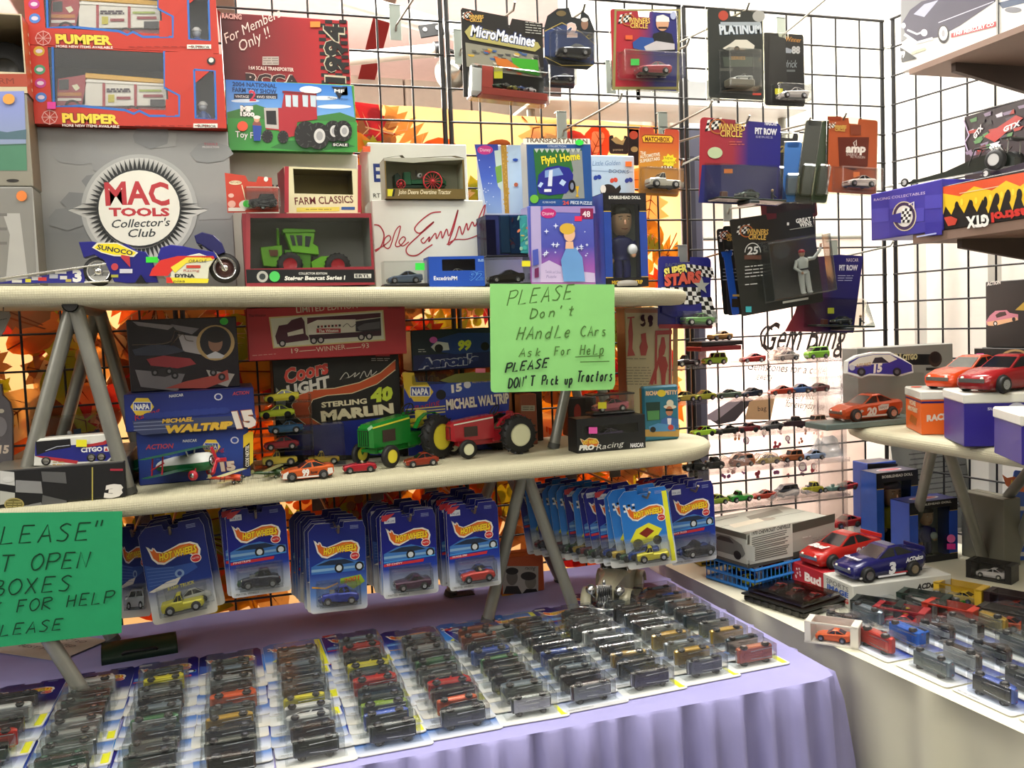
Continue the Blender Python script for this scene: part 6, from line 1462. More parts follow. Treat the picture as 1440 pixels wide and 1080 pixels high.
hexnapa(a, 200,572,.95); a.t('MICHAEL', (228,595),(272,592),6, 'd0a83c', .2,.04); a.t('WALTRIP', (230,609),(326,602),10, 'd0a83c', .3,.07, out='5a4818'); a.t('15', (332,601),(362,598),22, 'd8d0c8', -.2,.07, out='a05838', ow=.03); a.t('Racing', (190,592),(225,580),8, 'b02c40', .3); a.t('NASCAR', (238,559),(258,557),4, 'd0d0d0', .1,.02); a.ell(307,558,6,5, 'c0c0cc', 12); a.ell(307,558,4,3.4, '22307c', 12); a.t('ACTION', (327,556),(350,554),5, 'b84048', .2,.02)
for k in range(9): a.ell(210 + k * 13,585 - k, 9,5, '2a3a84', 10)
F = fpx((184,552),(338,545),(181,450), Y=-.30, rest=FN1.O.z + FN1.H + .0008)
a = carton('carton', 'dark glossy carton with vintage race cars, a laurel-framed portrait and green dot', 'box', F, .05, '1e1a22', rough=.2)
for k, (x, y, w_, h_) in enumerate(((186,452,60,12),(250,470,50,30),(190,520,70,30),(290,520,40,24),(240,456,40,14))): a.poly([(x, y),(x + w_, y + 6),(x + w_ - 10, y + h_),(x + 8, y + h_ - 6)], ['8a8488', 'a09a9c', '6c686c', '98928c', '78747a'][k])
a.poly([(186,492),(215,484),(245,486),(260,494),(230,500),(190,500)], '2c3040'); a.poly([(206,505),(230,500),(268,504),(276,512),(250,518),(212,514)], '8c2830'); a.poly([(232,546),(262,536),(300,528),(320,520),(322,534),(290,546)], '9c4038'); a.poly([(212,520),(240,516),(250,524),(232,530),(214,528)], '2a2428')
for x, y in ((218,524),(238,522),(246,528),(300,524),(312,530)): a.ell(x, y, 5,5, '0e0c10'); a.ell(x, y, 2.4,2.4, '6c686c')
a.ell(303,482,27,25, 'a88c5c', 24); a.ell(303,481,22,22, '17141c', 24); a.ell(303,482,10,13, '8a6450'); a.ell(303,474,13,8, '1a1210'); a.poly([(290,500),(303,494),(316,500),(312,504),(294,504)], 'b8b8bc'); a.line([(186,485),(236,482),(246,466),(252,470),(240,486),(256,470),(262,478),(272,480)], 1, '4c3c2c', True)
tag_price(a, 315,452,12,10, '3cb43c', True)
# black carton with the orange swoosh, red transporter carton on top
F = fpx((400,640),(565,590),(385,506), Y=-.22, rest=ZS); F.O = at(388,600, Y=-.22); F.O.z = ZS; F.W = (at(565,590, Y=-.22) - at(388,600, Y=-.22)).length; F.H = at(385,506, Y=-.22).z - ZS; FK = F
a = carton('carton', 'large black carton with orange swoosh and 40, behind the green tractor', 'box', F, .12, '14130f', side='1c1a14')
a.poly([(402,600),(560,585),(562,640),(400,640)], '1c2c8c'); a.poly([(388,545),(402,560),(400,600),(388,585)], '9a9a94')
sw = [(556,506),(556,520),(530,540),(495,553),(460,556),(440,562),(434,574),(438,588),(452,597),(430,597),(416,586),(410,570),(418,556),(440,548),(470,546),(505,538),(535,524)]
a.poly(sw[:8] + [(452,597)] + sw[9:], 'c05024'); a.line(sw[1:9], 1.2, 'd8c8a0'); a.line(sw[9:] + [sw[0]], 1.2, 'd8c8a0')
a.t('Coors', (400,540),(462,524),20, 'd8483c', .2,.04, out='d8ccb8', ow=.02); a.t('LIGHT', (404,558),(464,543),15, 'e0dcd0', .15,.05); a.line([(478,534),(486,524),(490,530),(480,534),(492,530),(500,524),(498,530),(506,524)], 1.1, 'c8c4b8', True); a.line([(506,532),(512,522),(516,530),(522,520),(522,528),(530,522)], 1.1, 'c8c4b8', True)
a.t('40', (521,565),(552,561),17, 'c8dc40', .15,.07, out='5c5c1c', ow=.02); a.t('STERLING', (452,573),(516,567),7, 'e4dcb8', 0,.04, out='6c5028'); a.t('MARLIN', (452,592),(554,580),13, 'e4dcb8', 0,.06, out='6c5028'); a.rect(528,498,548,501, 'a83038'); a.lines(522,503,548,508,2, 'a8a8a0', 1)
F = fpx((350,505),(572,489),(341,434), Y=-.27, rest=FK.O.z + FK.H + .0008)
a = carton('carton', 'long red carton picturing a race transporter truck, top of the lower shelf stack', 'box', F, .09, 'a82a30', side='8c1c24')
a.poly([(378,446),(539,436),(542,479),(384,490)], 'c8b880'); a.poly([(380,448),(537,438),(540,477),(386,488)], 'ccccb8'); a.t('LIMITED EDITION', (417,440),(503,433),8, 'd8c0a8', 0,.01); a.t('19', (410,497),(420,496),7, 'd8c0a8'); a.t('WINNER', (445,495),(486,491),7, 'd8c0a8'); a.t('93', (509,490),(519,489),7, 'd8c0a8'); a.line([(421,494),(444,492)], .9, 'd8c0a8'); a.line([(487,490),(508,488)], .9, 'd8c0a8')
a.t('The Winston', (350,446),(374,445),4, '2c1418'); a.t('The Winston', (544,434),(563,434),4, '2c1418'); a.lines(355,499,388,501,1, 'c88c80', 1,-.07)
dk = '4a1a2c'
a.poly([(387,473),(392,458),(404,456),(410,450),(424,446),(428,452),(430,470),(434,474),(434,478),(390,484)], dk); a.poly([(404,468),(426,462),(427,469),(405,473)], 'd8d4c4'); a.poly([(432,447),(535,440),(535,446),(500,450),(432,456)], dk); a.poly([(432,456),(446,450),(500,449),(500,466),(434,472)], 'dcd8cc'); a.poly([(500,452),(535,447),(536,468),(500,466)], '2a2430'); a.poly([(434,471),(536,465),(536,472),(436,478)], '381828'); a.rect(445,462,479,468, 'a82c34'); a.t('The Winston', (448,467.5),(476,466.5),4, 'e8e4dc', 0,.03); a.line([(482,460),(488,455),(494,460),(500,456)], .8, '3c2c3c', True)
for k in range(7): a.rect(446 + k * 5,458 - k * .3,449 + k * 5,461 - k * .3, '8c3038' if k % 2 else '1c1c20')
a.poly([(502,460),(512,455),(534,452),(534,462),(505,465)], '5c5a60')
for x, y in ((397,483),(441,479),(451,478),(508,474),(519,473)): a.ell(x, y, 5,5, '1c1418'); a.ell(x, y, 2.8,3, 'b8b0b0')
# 99 carton and NAPA 15 carton
F = fpx((574,624),(714,612),(565,546), Y=-.24, rest=ZS); F15 = F
a = carton('carton', 'blue window-topped carton numbered 15 with yellow hexagon, behind the red tractor', 'box', F, .13, '1c2c80', side='b89c20')
a.poly([(568,524),(580,524),(588,536),(630,537),(638,530),(712,528),(716,560),(714,600),(568,606)], '22348c'); a.poly([(566,524),(582,524),(588,552),(576,560),(568,545)], 'c8a82c'); hexnapa(a, 591,551,1.05)
a.poly([(615,552),(630,536),(650,528),(690,524),(712,530),(714,560),(690,562),(620,556)], '2c4494'); a.poly([(618,535),(640,526),(668,523),(700,524),(705,534),(650,538),(630,538)], 'a8a468'); a.t('15', (635,552),(650,549),10, 'e0d8c8', .1,.05); a.ell(657,541,5,5, 'c8c8c8'); a.t('AUTO PARTS', (664,539),(690,537),4, 'd0b040'); a.ell(620,555,7,7, '16161a'); a.t('MICHAEL WALTRIP', (628,576),(716,566),13, 'ddd4c0', 0,.04, out='7c3028'); a.t('Racing', (583,578),(618,568),7, 'a82438', .3)
for k in range(3): a.line([(570,576 + k * 4),(626,571 + k * 4)], 1.6, 'c8b868')
b = MB(); b.box(.01,-.002, F.H, F.W - .01,.10, F.H + .03, CLEAR('d8dcc8', .3),.006); b.build('clear_dome', a.root_ob)
tag_price(a, 675,521,14,6, 'e88098')
zz = at(578,524, Y=-.15).z
F = fpx((580,521),(695,512),(577,465), Y=-.20, rest=F15.O.z + F15.H + .031)
a = carton('carton', 'dark carton numbered 99 with white outlined lettering and a pink dot', 'box', F, .10, '1c2a34', side='181c20')
a.poly([(581,500),(690,494),(690,516),(582,521)], '1c2458'); a.poly([(605,488),(612,478),(630,472),(645,468),(690,468),(690,494),(640,498),(614,494)], '24407c'); a.poly([(606,488),(614,480),(630,482),(632,492),(612,494)], 'd0d4cc'); a.t('99', (643,492),(662,491),12, 'c8d840', .15,.06); a.ell(617,490,6,6, '0c0c10'); a.ell(682,487,6,6, '0c0c10'); a.t("Aaron's", (588,518),(673,510),12, '24306c', .15,.06, out='c8ccd8', ow=.05); a.lines(588,490,600,496,2, 'c8c8c0', 1); tag_price(a, 609,478,11,9, 'd860b8', True)
# dark cartons behind the sign and beside the leg
for i, (bl, br, tl, Y, c, lab) in enumerate((((722,606),(764,602),(722,552),-.17, '2a2018', 'dark brown carton behind the big green sign, left of the tube leg'),((732,580),(755,578),(732,555),-.22, '8c4c34', 'small rust-red carton with a cream label behind the big green sign'),((800,612),(840,606),(800,560),-.14, '241c18', 'dark carton behind the two small clear cases'))):
 F = fpx(bl, br, tl, Y=Y, rest=ZS); a = carton('carton', lab, 'box', F, .04, c)
 if i == 1: a.rect(733,570,752,578, 'a8a088'); a.lines(735,571,750,577,2, '5a5040', 1)
 if i == 2: a.ell(812,580,5,12, '8c2c24')
# red figure carton, tin, case and racing box
F = fpx((884,600),(948,600),(876,433), Y=-.20, rest=ZS)
a = carton('carton', 'tall cream carton with red and brown garage equipment drawings', 'box', F, .05, 'b8ac88', side='8c5c44')
a.poly([(877,434),(952,435),(954,440),(880,440)], 'a87858'); a.rect(946,436,953,548, 'a88858')
for k in range(8): a.ell(909 + 7 * math.cos(k * .8),451 + 5 * math.sin(k * .8),4,5, '3c1c1c' if k % 2 else 'b8ac88', 10)
rr_ = 'a03c38'
for p in ([(882,446),(892,445),(892,447),(882,448)], [(886,446),(888,446),(890,470),(889,490),(893,500),(882,501),(884,484),(883,466)], [(901,470),(908,468),(909,480),(911,488),(908,500),(901,500),(899,488),(902,480)], [(921,465),(945,464),(945,470),(921,471)], [(941,461),(944,461),(943,540),(940,540)], [(921,466),(924,466),(923,540),(920,540)], [(930,474),(934,474),(936,488),(934,498),(926,506),(926,492),(929,482)], [(928,500),(936,502),(939,514),(936,526),(935,541),(930,541),(929,526),(926,514)], [(927,498),(929,502),(918,541),(912,541)]): a.poly(p, rr_)
a.lines(880,515,915,542,7, '7c7460', 1.1); a.lines(880,503,910,506,1, '7c7460', 1.1)
F = fpx((906,616),(956,611),(903,544), Y=-.32, rest=ZS)
a = carton('collectors_tin', 'blue tin picturing a man in hat and sunglasses, right end of the lower shelf', 'tin', F, .02, '2a7088', side='b88c3c', b=.004)
a.rect(904,604,955,614, 'b08c48'); a.t('RICHARD PETTY', (908,556),(952,554),5, 'e8c8a0', 0,.05, out='a03828'); a.ell(930,553,6,5, 'd8c030'); a.poly([(908,566),(928,565),(928,590),(910,592)], '1c3c34'); a.poly([(910,578),(927,577),(927,590),(911,591)], '4c8850'); a.ell(942,572,9,3, 'd8d0b8'); a.ell(942,567,5,5, 'd8d0b8'); a.ell(941,578,5,7, 'b87c58'); a.rect(936,575,946,578, '101010'); a.poly([(930,590),(941,584),(954,590),(954,602),(928,600)], '3c64a0'); a.poly([(938,588),(944,588),(943,600),(939,600)], 'd8d8e0'); a.poly([(912,600),(925,595),(948,598),(950,606),(914,607)], '4c88b8'); a.ell(943,601,4,4, 'b84038'); a.ell(918,604,4,4, '181818')
F = fpx((812,636),(908,630),(808,590), Y=-.40, rest=ZS); FPR = F
a = winbox('display_carton', 'black window carton with orange flame emblem and a race car inside', 'box', F, .05, '15171a', [(820,594,897,613)], inner='4c5454')
logo_pts = [(816,617),(822,620),(828,616),(838,617),(842,622),(840,628),(830,627),(822,629)]
a.poly(logo_pts, 'c86a28'); a.line(logo_pts + [logo_pts[0]], 1, 'e8d8a0'); a.t('HOT WHEELS', (820,625),(840,623),5, 'e8d040', .1,.04); a.t('PRO', (814,633),(835,632),6, 'e4e4e0', .2,.07); a.t('Racing', (838,633),(876,627),7, 'c8c8c4', .4); a.t('NASCAR', (886,629),(905,628),5, 'd8d8dc', .1,.04); tag_price(a, 833,605,12,9, 'e85ab0')
carin(F, .05, 'dark toy race car inside the black flame-emblem window carton', 'stock', '5c5470', L=.066, bh=.02)
F = fpx((834,588),(894,585),(832,550), Y=-.37, rest=FPR.O.z + FPR.H + .0008); F.H = .040
r_ = case(F, .045, 'clear case with a pink toy car and yellow sticker on the black window carton', bc='1c1c1c', bh=.005); carin(F, .045, 'pink and white toy car in the clear case on the black window carton', 'stock', 'c8707c', bh=.005); sticker(F, r_, 846,570,12,9, 'e8e030')
b = MB(); b.box(0,0, F.H, F.W, .045, F.H + .003, C('1c1c1e', .3),.001); b.build('case_lid', r_)
# ---------------------------------------------------------------- tractors
def tyre(root, c, r, w, rim, lugs=0, name='wheel', dish=1):
 b = MB(); c = Vector(c)
 b.lathe([(r * .60,-w / 2),(r * .88,-w / 2),(r, -w * .3),(r, w * .3),(r * .88, w / 2),(r * .60, w / 2)], RUBBER, 28, 'y', c)
 for k in range(lugs):
  for sg in (-1,1):
   b.T = Matrix.Translation(c) @ Matrix.Rotation(-(k + (.5 if sg > 0 else 0)) * 2 * PI / lugs, 4, 'Y') @ Matrix.Translation((r * 1.0, sg * w * .25,0)) @ Matrix.Rotation(sg * .6,4, 'X'); b.box(-r * .06,-w * .26,-r * .03, r * .045, w * .26, r * .03, RUBBER); b.T = None
 for s in (-1,1): b.lathe([(r * .61, s * w * .5),(r * .56, s * w * .5),(r * .50, s * w * .2),(r * .22, s * w * .14),(r * .2, s * w * .3),(0, s * w * .32)], C(rim, .35),20, 'y', c)
 b.lathe([(0,-w * .34),(r * .07,-w * .34),(r * .07, w * .34),(0, w * .34)], C('2a2a2a', .4),8, 'y', c)
 return b.build(name, root)
def tractor(name, lab, mw, S, col, rim, seat, dec, fend=True):
 root = empty(name, mw, lab, 'toy tractor'); P = C(col, .25, name='toy_enamel'); b = MB()
 def R4(x, hw, z0, z1, c=.25): d = hw * c; return [(x, -hw, z0),(x, -hw, z1 - d),(x, -hw + d, z1),(x, hw - d, z1),(x, hw, z1 - d),(x, hw, z0)]
 q = [R4(-.088 * S, .014 * S, .036 * S, .068 * S), R4(-.080 * S, .0165 * S, .034 * S, .0735 * S), R4(-.03 * S, .0175 * S, .034 * S, .079 * S), R4(.008 * S, .018 * S, .034 * S, .082 * S)]
 b.loft(q, P, True); fixn(b.build('hood', root))
 b = MB(); b.box(-.089 * S, -.0125 * S, .038 * S, -.0885 * S + .0006,.0125 * S, .064 * S, C('1c1c1a', .5))
 for k in range(5): b.box(-.0905 * S, -.011 * S + k * .0048 * S, .039 * S, -.089 * S, -.0095 * S + k * .0048 * S, .063 * S, P)
 b.build('grille', root)
 b = MB()
 for sg in (-1,1): b.add([(-.082 * S, sg * .0172 * S, .067 * S),(.006 * S, sg * .0186 * S, .075 * S),(.006 * S, sg * .0186 * S, .078 * S),(-.082 * S, sg * .0172 * S, .0695 * S)], [(0,1,2,3)], C(dec, .4))
 for sg in (-1,1): b.box(-.06 * S, min(sg * .0175 * S, sg * .0183 * S),.042 * S, -.03 * S, max(sg * .0175 * S, sg * .0183 * S),.062 * S, C('3c2a24', .6))
 b.build('side_decals', root)
 b = MB(); b.box(-.07 * S, -.010 * S, .022 * S, .03 * S, .010 * S, .036 * S, P, .002 * S); b.box(.005 * S, -.016 * S, .025 * S, .07 * S, .016 * S, .050 * S, P, .003 * S); b.tube([(-.062 * S, -.034 * S, .019 * S),(-.062 * S, -.03 * S, .026 * S),(-.062 * S, .03 * S, .026 * S),(-.062 * S, .034 * S, .019 * S)], .0035 * S, P, 8); b.tube([(.05 * S, -.046 * S, .038 * S),(.05 * S, .046 * S, .038 * S)], .005 * S, P, 8); b.build('frame', root)
 if fend:
  b = MB()
  for sg in (-1,1):
   y0, y1 = sorted((sg * .020 * S, sg * .030 * S))
   pts = [(.05 * S + .043 * S * math.cos(t),.038 * S + .043 * S * math.sin(t)) for t in [PI * .15 + k * PI * .14 for k in range(6)]]
   b.loft([[(x, y0, z),(x, y1, z),(x, y1, z + .002 * S),(x, y0, z + .002 * S)] for x, z in pts], P, True)
  fixn(b.build('fenders', root))
 b = MB(); m = C(seat, .4); b.box(.030 * S, -.014 * S, .055 * S, .056 * S, .014 * S, .061 * S, m, .003 * S); b.box(.052 * S, -.014 * S, .059 * S, .059 * S, .014 * S, .085 * S, m, .004 * S)
 for sg in (-1,1): b.box(.034 * S, sg * .014 * S - .002 * S, .062 * S, .054 * S, sg * .014 * S + .002 * S, .070 * S, m, .001 * S)
 b.build('seat', root)
 b = MB(); b.tube([(.008 * S, 0,.072 * S),(.020 * S, 0,.088 * S)], .0018 * S, RUBBER, 6)
 b.T = Matrix.Translation((.020 * S, 0,.089 * S)) @ Matrix.Rotation(-.9,4, 'Y')
 pts = [(.013 * S * math.cos(t * PI / 8),.013 * S * math.sin(t * PI / 8),0) for t in range(17)]; b.tube(pts, .0014 * S, RUBBER, 6, cap=False); b.tube([(-.012 * S, 0,0),(.012 * S, 0,0)], .001 * S, RUBBER, 4); b.T = None; b.build('steering_wheel', root)
 for sg in (-1,1): tyre(root, (.05 * S, sg * .043 * S, .039 * S),.038 * S, .022 * S, rim, 16); tyre(root, (-.062 * S, sg * .036 * S, .0195 * S),.019 * S, .010 * S, rim)
 return root
p = at(690,640, Z=ZS); tractor('toy_tractor', 'large red toy tractor with cream wheel hubs, at the shelf front', TR(p.x, -.30, ZS, .20),1.0, 'a02028', 'd8d8b4', 'a02028', 'd8d4c8')
p = at(556,640, Z=ZS); tractor('toy_tractor', 'large green toy tractor with yellow hubs and seat, left of the red one', TR(p.x - .004,-.30, ZS, .62),1.14, '1c7a2c', 'dcd03c', 'd8cc4c', 'd8d83c')
# tiny vehicles along the shelf edge
for px, py, sty, L, col, ang, lab in ((434,676, 'stock', .092, 'd0602c', .06, 'orange and white toy race car numbered 99 with orange wheels'),(507,665, 'roadster', .062, 'a82430', .0, 'small red open-top toy car left of the green tractor front wheel'),(594,656, 'coupe', .066, '8c3420', .12, 'small copper-brown toy car between the two tractors')):
 p = at(px, py, Z=ZS); o = car('toy_car', lab, 'toy car', TR(p.x, max(p.y, -.425) + .012, ZS, ang), sty, L, col)
 if L > .09:
  FF_ = Face(Vector((-L / 2,-.206 * L, 0)), Vector((1,0,0)), Vector((0,0,1)), L, .3 * L); a = Art(FF_, o, root=Matrix.Identity(4), name='livery', e0=.0002); a.px = False
  a.poly([(.0,.06 * L),(.12 * L, .05 * L),(.12 * L, .2 * L),(.02 * L, .16 * L)], 'e0dcd4'); a.poly([(.86 * L, .06 * L),(.98 * L, .1 * L),(.97 * L, .2 * L),(.88 * L, .2 * L)], 'e0dcd4'); a.poly([(.28 * L, .05 * L),(.7 * L, .05 * L),(.7 * L, .08 * L),(.28 * L, .08 * L)], 'e0dcd4'); a.t('99', (.38 * L, .09 * L),(.52 * L, .09 * L),.12 * L, 'e8e4dc', 0,.06, out='1c1c1c'); a.t('Ranger', (.54 * L, .11 * L),(.68 * L, .12 * L),.06 * L, '1c1c1c', .2,.03)
# biplanes
def biplane(lab, mw, L, span, c1, c2, strut, wing, prop, hub):
 r = empty('toy_biplane', mw, lab, 'toy airplane'); P1, P2, W_ = C(c1,.3), C(c2,.3), C(wing, .3); ST = C(strut, .35)
 b = MB(); rg = [(-.5,.015,.02,.10),(-.3,.045,.045,.11),(0,.07,.08,.115),(.25,.085,.095,.115),(.40,.085,.09,.115),(.45,.06,.06,.115)]
 def rr(x, w_, h, z, lo, hi): return [(x * L, w_ * L * math.cos(t),(z + h * math.sin(t)) * L) for t in [lo + (hi - lo) * k / 8 for k in range(9)]]
 b.loft([rr(*q, 0, PI) for q in rg], P1, False, True, closed=False); b.loft([rr(*q, PI, 2 * PI) for q in rg], P2, False, True, closed=False); b.ball((.455 * L, 0,.115 * L),.05 * L, CHROMED, 10,.4); b.build('fuselage', r)
 for nm_, x, z, sp in (('upper_wing', .18,.25, span),('lower_wing', .14,.065, span * .92)):
  b = MB(); b.T = Matrix.Translation((x * L, 0, z * L)); n = 12; b.loft([[((-.12 + (.03 if abs(k - n / 2) > 5 else 0)) * L, (k / n - .5) * sp, 0),(.0,(k / n - .5) * sp, .012 * L),((.12 - (.03 if abs(k - n / 2) > 5 else 0)) * L, (k / n - .5) * sp, 0),(0,(k / n - .5) * sp, -.006 * L)] for k in range(n + 1)], W_); fixn(b.build(nm_, r))
 for sg in (-1,1):
  b = MB()
  for dx in (-.06,.06): b.tube([((.14 + dx) * L, sg * span * .36,.07 * L),((.18 + dx) * L, sg * span * .36,.25 * L)], .008 * L, ST, 6)
  b.tube([(.08 * L, sg * span * .36,.12 * L),(.24 * L, sg * span * .36,.18 * L)], .008 * L, ST, 6); b.build('strut', r)
  b = MB(); b.tube([(.2 * L, sg * .04 * L, .17 * L),(.2 * L, sg * .07 * L, .25 * L)], .008 * L, P1,6); b.tube([(.28 * L, sg * .04 * L, .08 * L),(.30 * L, sg * .13 * L, .0 * L)], .009 * L, ST, 6); b.build('strut', r)
  b = MB(); b.lathe([(.02 * L, -.018 * L),(.05 * L, -.014 * L),(.05 * L, .014 * L),(.02 * L, .018 * L)], C(hub, .4),14, 'y', (.30 * L, sg * .14 * L, -.0 * L)); b.lathe([(0,-.02 * L),(.025 * L, -.02 * L),(.025 * L, .02 * L),(0,.02 * L)], CHROMED, 10, 'y', (.30 * L, sg * .14 * L, 0)); b.build('wheel', r)
 b = MB();
 for k in range(3):
  b.T = Matrix.Translation((.50 * L, 0,.115 * L)) @ Matrix.Rotation(k * 2 * PI / 3 + .4,4, 'X'); b.box(-.008 * L, -.02 * L, 0,.008 * L, .02 * L, .15 * L, C(prop, .3),.006 * L)
 b.T = None; b.ball((.51 * L, 0,.115 * L),.026 * L, C(prop, .3),8,1.4); b.build('propeller', r)
 b = MB(); b.box(-.52 * L, -.10 * L, .11 * L, -.42 * L, .10 * L, .12 * L, W_, .004 * L); b.prism([(-.53 * L, .10 * L),(-.40 * L, .12 * L),(-.46 * L, .21 * L),(-.53 * L, .20 * L)], -.006 * L, .006 * L, W_); b.tube([(-.46 * L, 0,.10 * L),(-.48 * L, 0,-.03 * L)], .008 * L, ST, 5); b.build('tail', r); return r
p = at(262,690, Z=ZS); biplane('white and green toy biplane with red struts, propeller and wheels', TR(p.x - .018,-.345, ZS + .015,-.62) @ Matrix.Rotation(-.10,4, 'Y'),.178,.225, 'd8dcd8', '1c6a3c', 'b02434', '1c5c3c', 'c02c3c', 'c02c3c')
p = at(318,684, Z=ZS); biplane('tiny orange toy biplane with yellow wings, next to the green one', TR(p.x, -.395, ZS + .0038,-.5),.066,.085, 'd8502c', 'c0402c', '1c1c1c', 'd8d49c', '2a2a2a', '1c1c1c')
p = at(378,676, Z=ZS); biplane('tiny dark green toy biplane with a yellow nose, left of the orange race car', TR(p.x, -.37, ZS + .0035,-.4),.06,.08, '2c4a24', '2c4a24', '1c1c1c', '8c8c5c', 'e0e030', '2a3a1c')
# tiered clear stand with cars, and a loose bubble
F = fpx((357,668),(470,668),(350,545), Y=-.30, rest=ZS); F.W = .115; F.H = .145
root = empty('tiered_stand', F.mw(), 'clear four-tier plastic stand of small toy cars behind the orange race car', 'display stand');
for k in range(5): b = MB(); b.box(0,.0,.006 + k * .031, F.W, .05,.0085 + k * .031, CLEAR('dce4e0', .4)); b.build('tier', root)
for x in (0, F.W - .002): b = MB(); b.box(x, 0,0, x + .002,.05, F.H, CLEAR('e8eeea', .5)); b.build('side_panel', root)
for k, (c, s_, xx, nm_) in enumerate((('c8c040', 'stock', .06, 'yellow-green'),('b8c838', 'coupe', .05, 'lime'),('34587c', 'muscle', .065, 'blue'),('8c2c34', 'coupe', .055, 'maroon'),('c8b048', 'truck', .05, 'tan'))):
 car('toy_car', nm_ + ' toy car on the clear four-tier stand, tier %s from the bottom' % ['top', 'fourth', 'third', 'second', 'first'][k], 'toy car', F.mw() @ Matrix.Translation((xx, .025,.0088 + (4 - k) * .031)), s_, .066, c, parts=k > 1)
F = fpx((425,640),(500,640),(425,600), Y=-.30, rest=ZS); F.W = .085
r_ = case(F, .05, 'crumpled clear plastic bubble with a yellow toy truck behind the red open-top car', name='plastic_bubble', bc='5c5a54', bh=.003, cat='packaging'); carin(F, .05, 'yellow toy truck inside the crumpled clear bubble', 'truck', 'c8a83c', L=.06, bh=.003)
# ---------------------------------------------------------------- handwritten signs
GL = {'P': [[(0,0),(.05,1)], [(0,.95),(.5,1),(.65,.78),(.45,.52),(.03,.5)]], 'L': [[(.08,1),(0,0),(.55,.05)]], 'E': [[(.08,1),(0,.02),(.55,.05)], [(.08,1),(.62,1)], [(.04,.52),(.45,.54)]],
 'A': [[(0,0),(.35,1),(.6,0)], [(.1,.36),(.55,.38)]], 'S': [[(.58,.9),(.35,1),(.1,.8),(.3,.55),(.5,.35),(.35,.05),(0,.08)]], 'D': [[(.05,1),(0,0)], [(0,1),(.45,.85),(.6,.5),(.4,.12),(0,0)]],
 'O': [[(.35,1),(.08,.8),(0,.4),(.2,.02),(.5,.15),(.65,.55),(.5,.92),(.3,1)]], 'N': [[(0,0),(.05,1),(.5,.05),(.6,1)]], 'T': [[(0,1),(.7,1)], [(.35,1),(.3,0)]], 'H': [[(0,0),(.06,1)], [(.5,0),(.56,1)], [(.02,.5),(.54,.55)]],
 'C': [[(.55,.9),(.3,1),(.03,.65),(.05,.25),(.3,0),(.58,.12)]], 'R': [[(0,0),(.05,1)], [(.0,.95),(.5,.98),(.6,.75),(.05,.5),(.6,0)]], 'K': [[(.05,1),(0,0)], [(.55,1),(.04,.45),(.55,0)]], 'F': [[(.06,1),(0,0)], [(.0,1),(.6,1)], [(.03,.52),(.45,.54)]],
 'B': [[(.05,1),(0,0)], [(0,1),(.5,.92),(.45,.6),(.05,.53),(.6,.4),(.5,.05),(0,0)]], 'X': [[(0,1),(.55,0)], [(.55,1),(0,0)]], "'": [[(.1,1.1),(.05,.8)]], 'n': [[(0,0),(.02,.6)], [(.02,.45),(.25,.6),(.4,.45),(.4,0)]], 'd': [[(.4,.95),(.42,0)], [(.4,.4),(.2,.5),(0,.25),(.15,0),(.4,.15)]],
 'l': [[(.05,1),(.03,0),(.35,.04)]], 'e': [[(.03,.3),(.38,.35),(.25,.58),(.03,.35),(.15,.02),(.42,.12)]], 'r': [[(0,0),(.02,.6)], [(.02,.4),(.2,.6),(.4,.55)]], 's': [[(.35,.55),(.12,.58),(.08,.4),(.32,.22),(.22,.0),(0,.05)]], 'o': [[(.2,.58),(.02,.35),(.15,.0),(.38,.2),(.32,.52),(.18,.58)]],
 'i': [[(.05,.6),(.03,0)]], 'c': [[(.35,.5),(.15,.58),(.0,.28),(.15,0),(.38,.08)]], 'k': [[(.03,.95),(0,0)], [(.35,.55),(.02,.25),(.38,0)]], 'u': [[(0,.6),(.05,.1),(.25,0),(.38,.2),(.4,.6)]], 'p': [[(0,.6),(.0,-.4)], [(0,.5),(.3,.6),(.4,.3),(.2,0),(0,.1)]], 't': [[(.2,.95),(.18,0),(.35,.05)], [(0,.62),(.4,.65)]], 'a': [[(.35,.55),(.1,.55),(0,.2),(.2,0),(.36,.2),(.36,.55),(.42,0)]], '"': [[(.05,1.1),(.0,.75)], [(.28,1.12),(.24,.78)]]}
def hand(a, s, p0, p1, h, c, w_, sl=.15):
 n = len(s); dx, dy = (p1[0] - p0[0]) / n, (p1[1] - p0[1]) / n
 for i, ch in enumerate(s):
  for st in GL.get(ch, []):
   pts = [(p0[0] + dx * i + u * dx * 1.15 + v * h * sl, p0[1] + dy * i - v * h + u * dy) for u, v in st]
   a.line(pts, w_, c, smooth=len(pts) > 3 and ch not in 'NEKX')
def sign(lab, F, c, pts):
 root = empty('paper_sign', F.mw(), lab, 'sign'); n = 10; b = MB(); P = [F.uv(*p) for p in pts]
 b.prism(P, 0,.0006, C(c, .6, name='green_poster_paper')); fixn(b.build('paper', root)); a = Art(F, root, name='handwriting', e0=.0002); return a
F = fpx((690,551),(862,548),(690,399), Y=-.466, roll=True)
a = sign('light green paper sign asking not to handle cars, taped to the upper shelf edge', F, '8ed47c', [(690,545),(689,399),(864,400),(865,540),(862,547),(858,548),(695,552),(691,550)])
k1, k2 = '4c7434', '10201c'
hand(a, 'PLEASE', (713,430),(808,420),21, k1,1.5,.2); hand(a, "Don't", (745,448),(812,443),14, k1,1.5,.2); hand(a, 'HAndLe', (726,478),(806,474),18, k1,1.6,.25); hand(a, 'CArs', (816,473),(856,472),14, k1,1.6,.1); hand(a, 'Ask', (729,502),(765,500),12, k1,1.5,.2); hand(a, 'For', (779,500),(806,498),12, k1,1.5,.1); hand(a, 'HeLp', (815,499),(852,498),14, k1,1.6,.1)
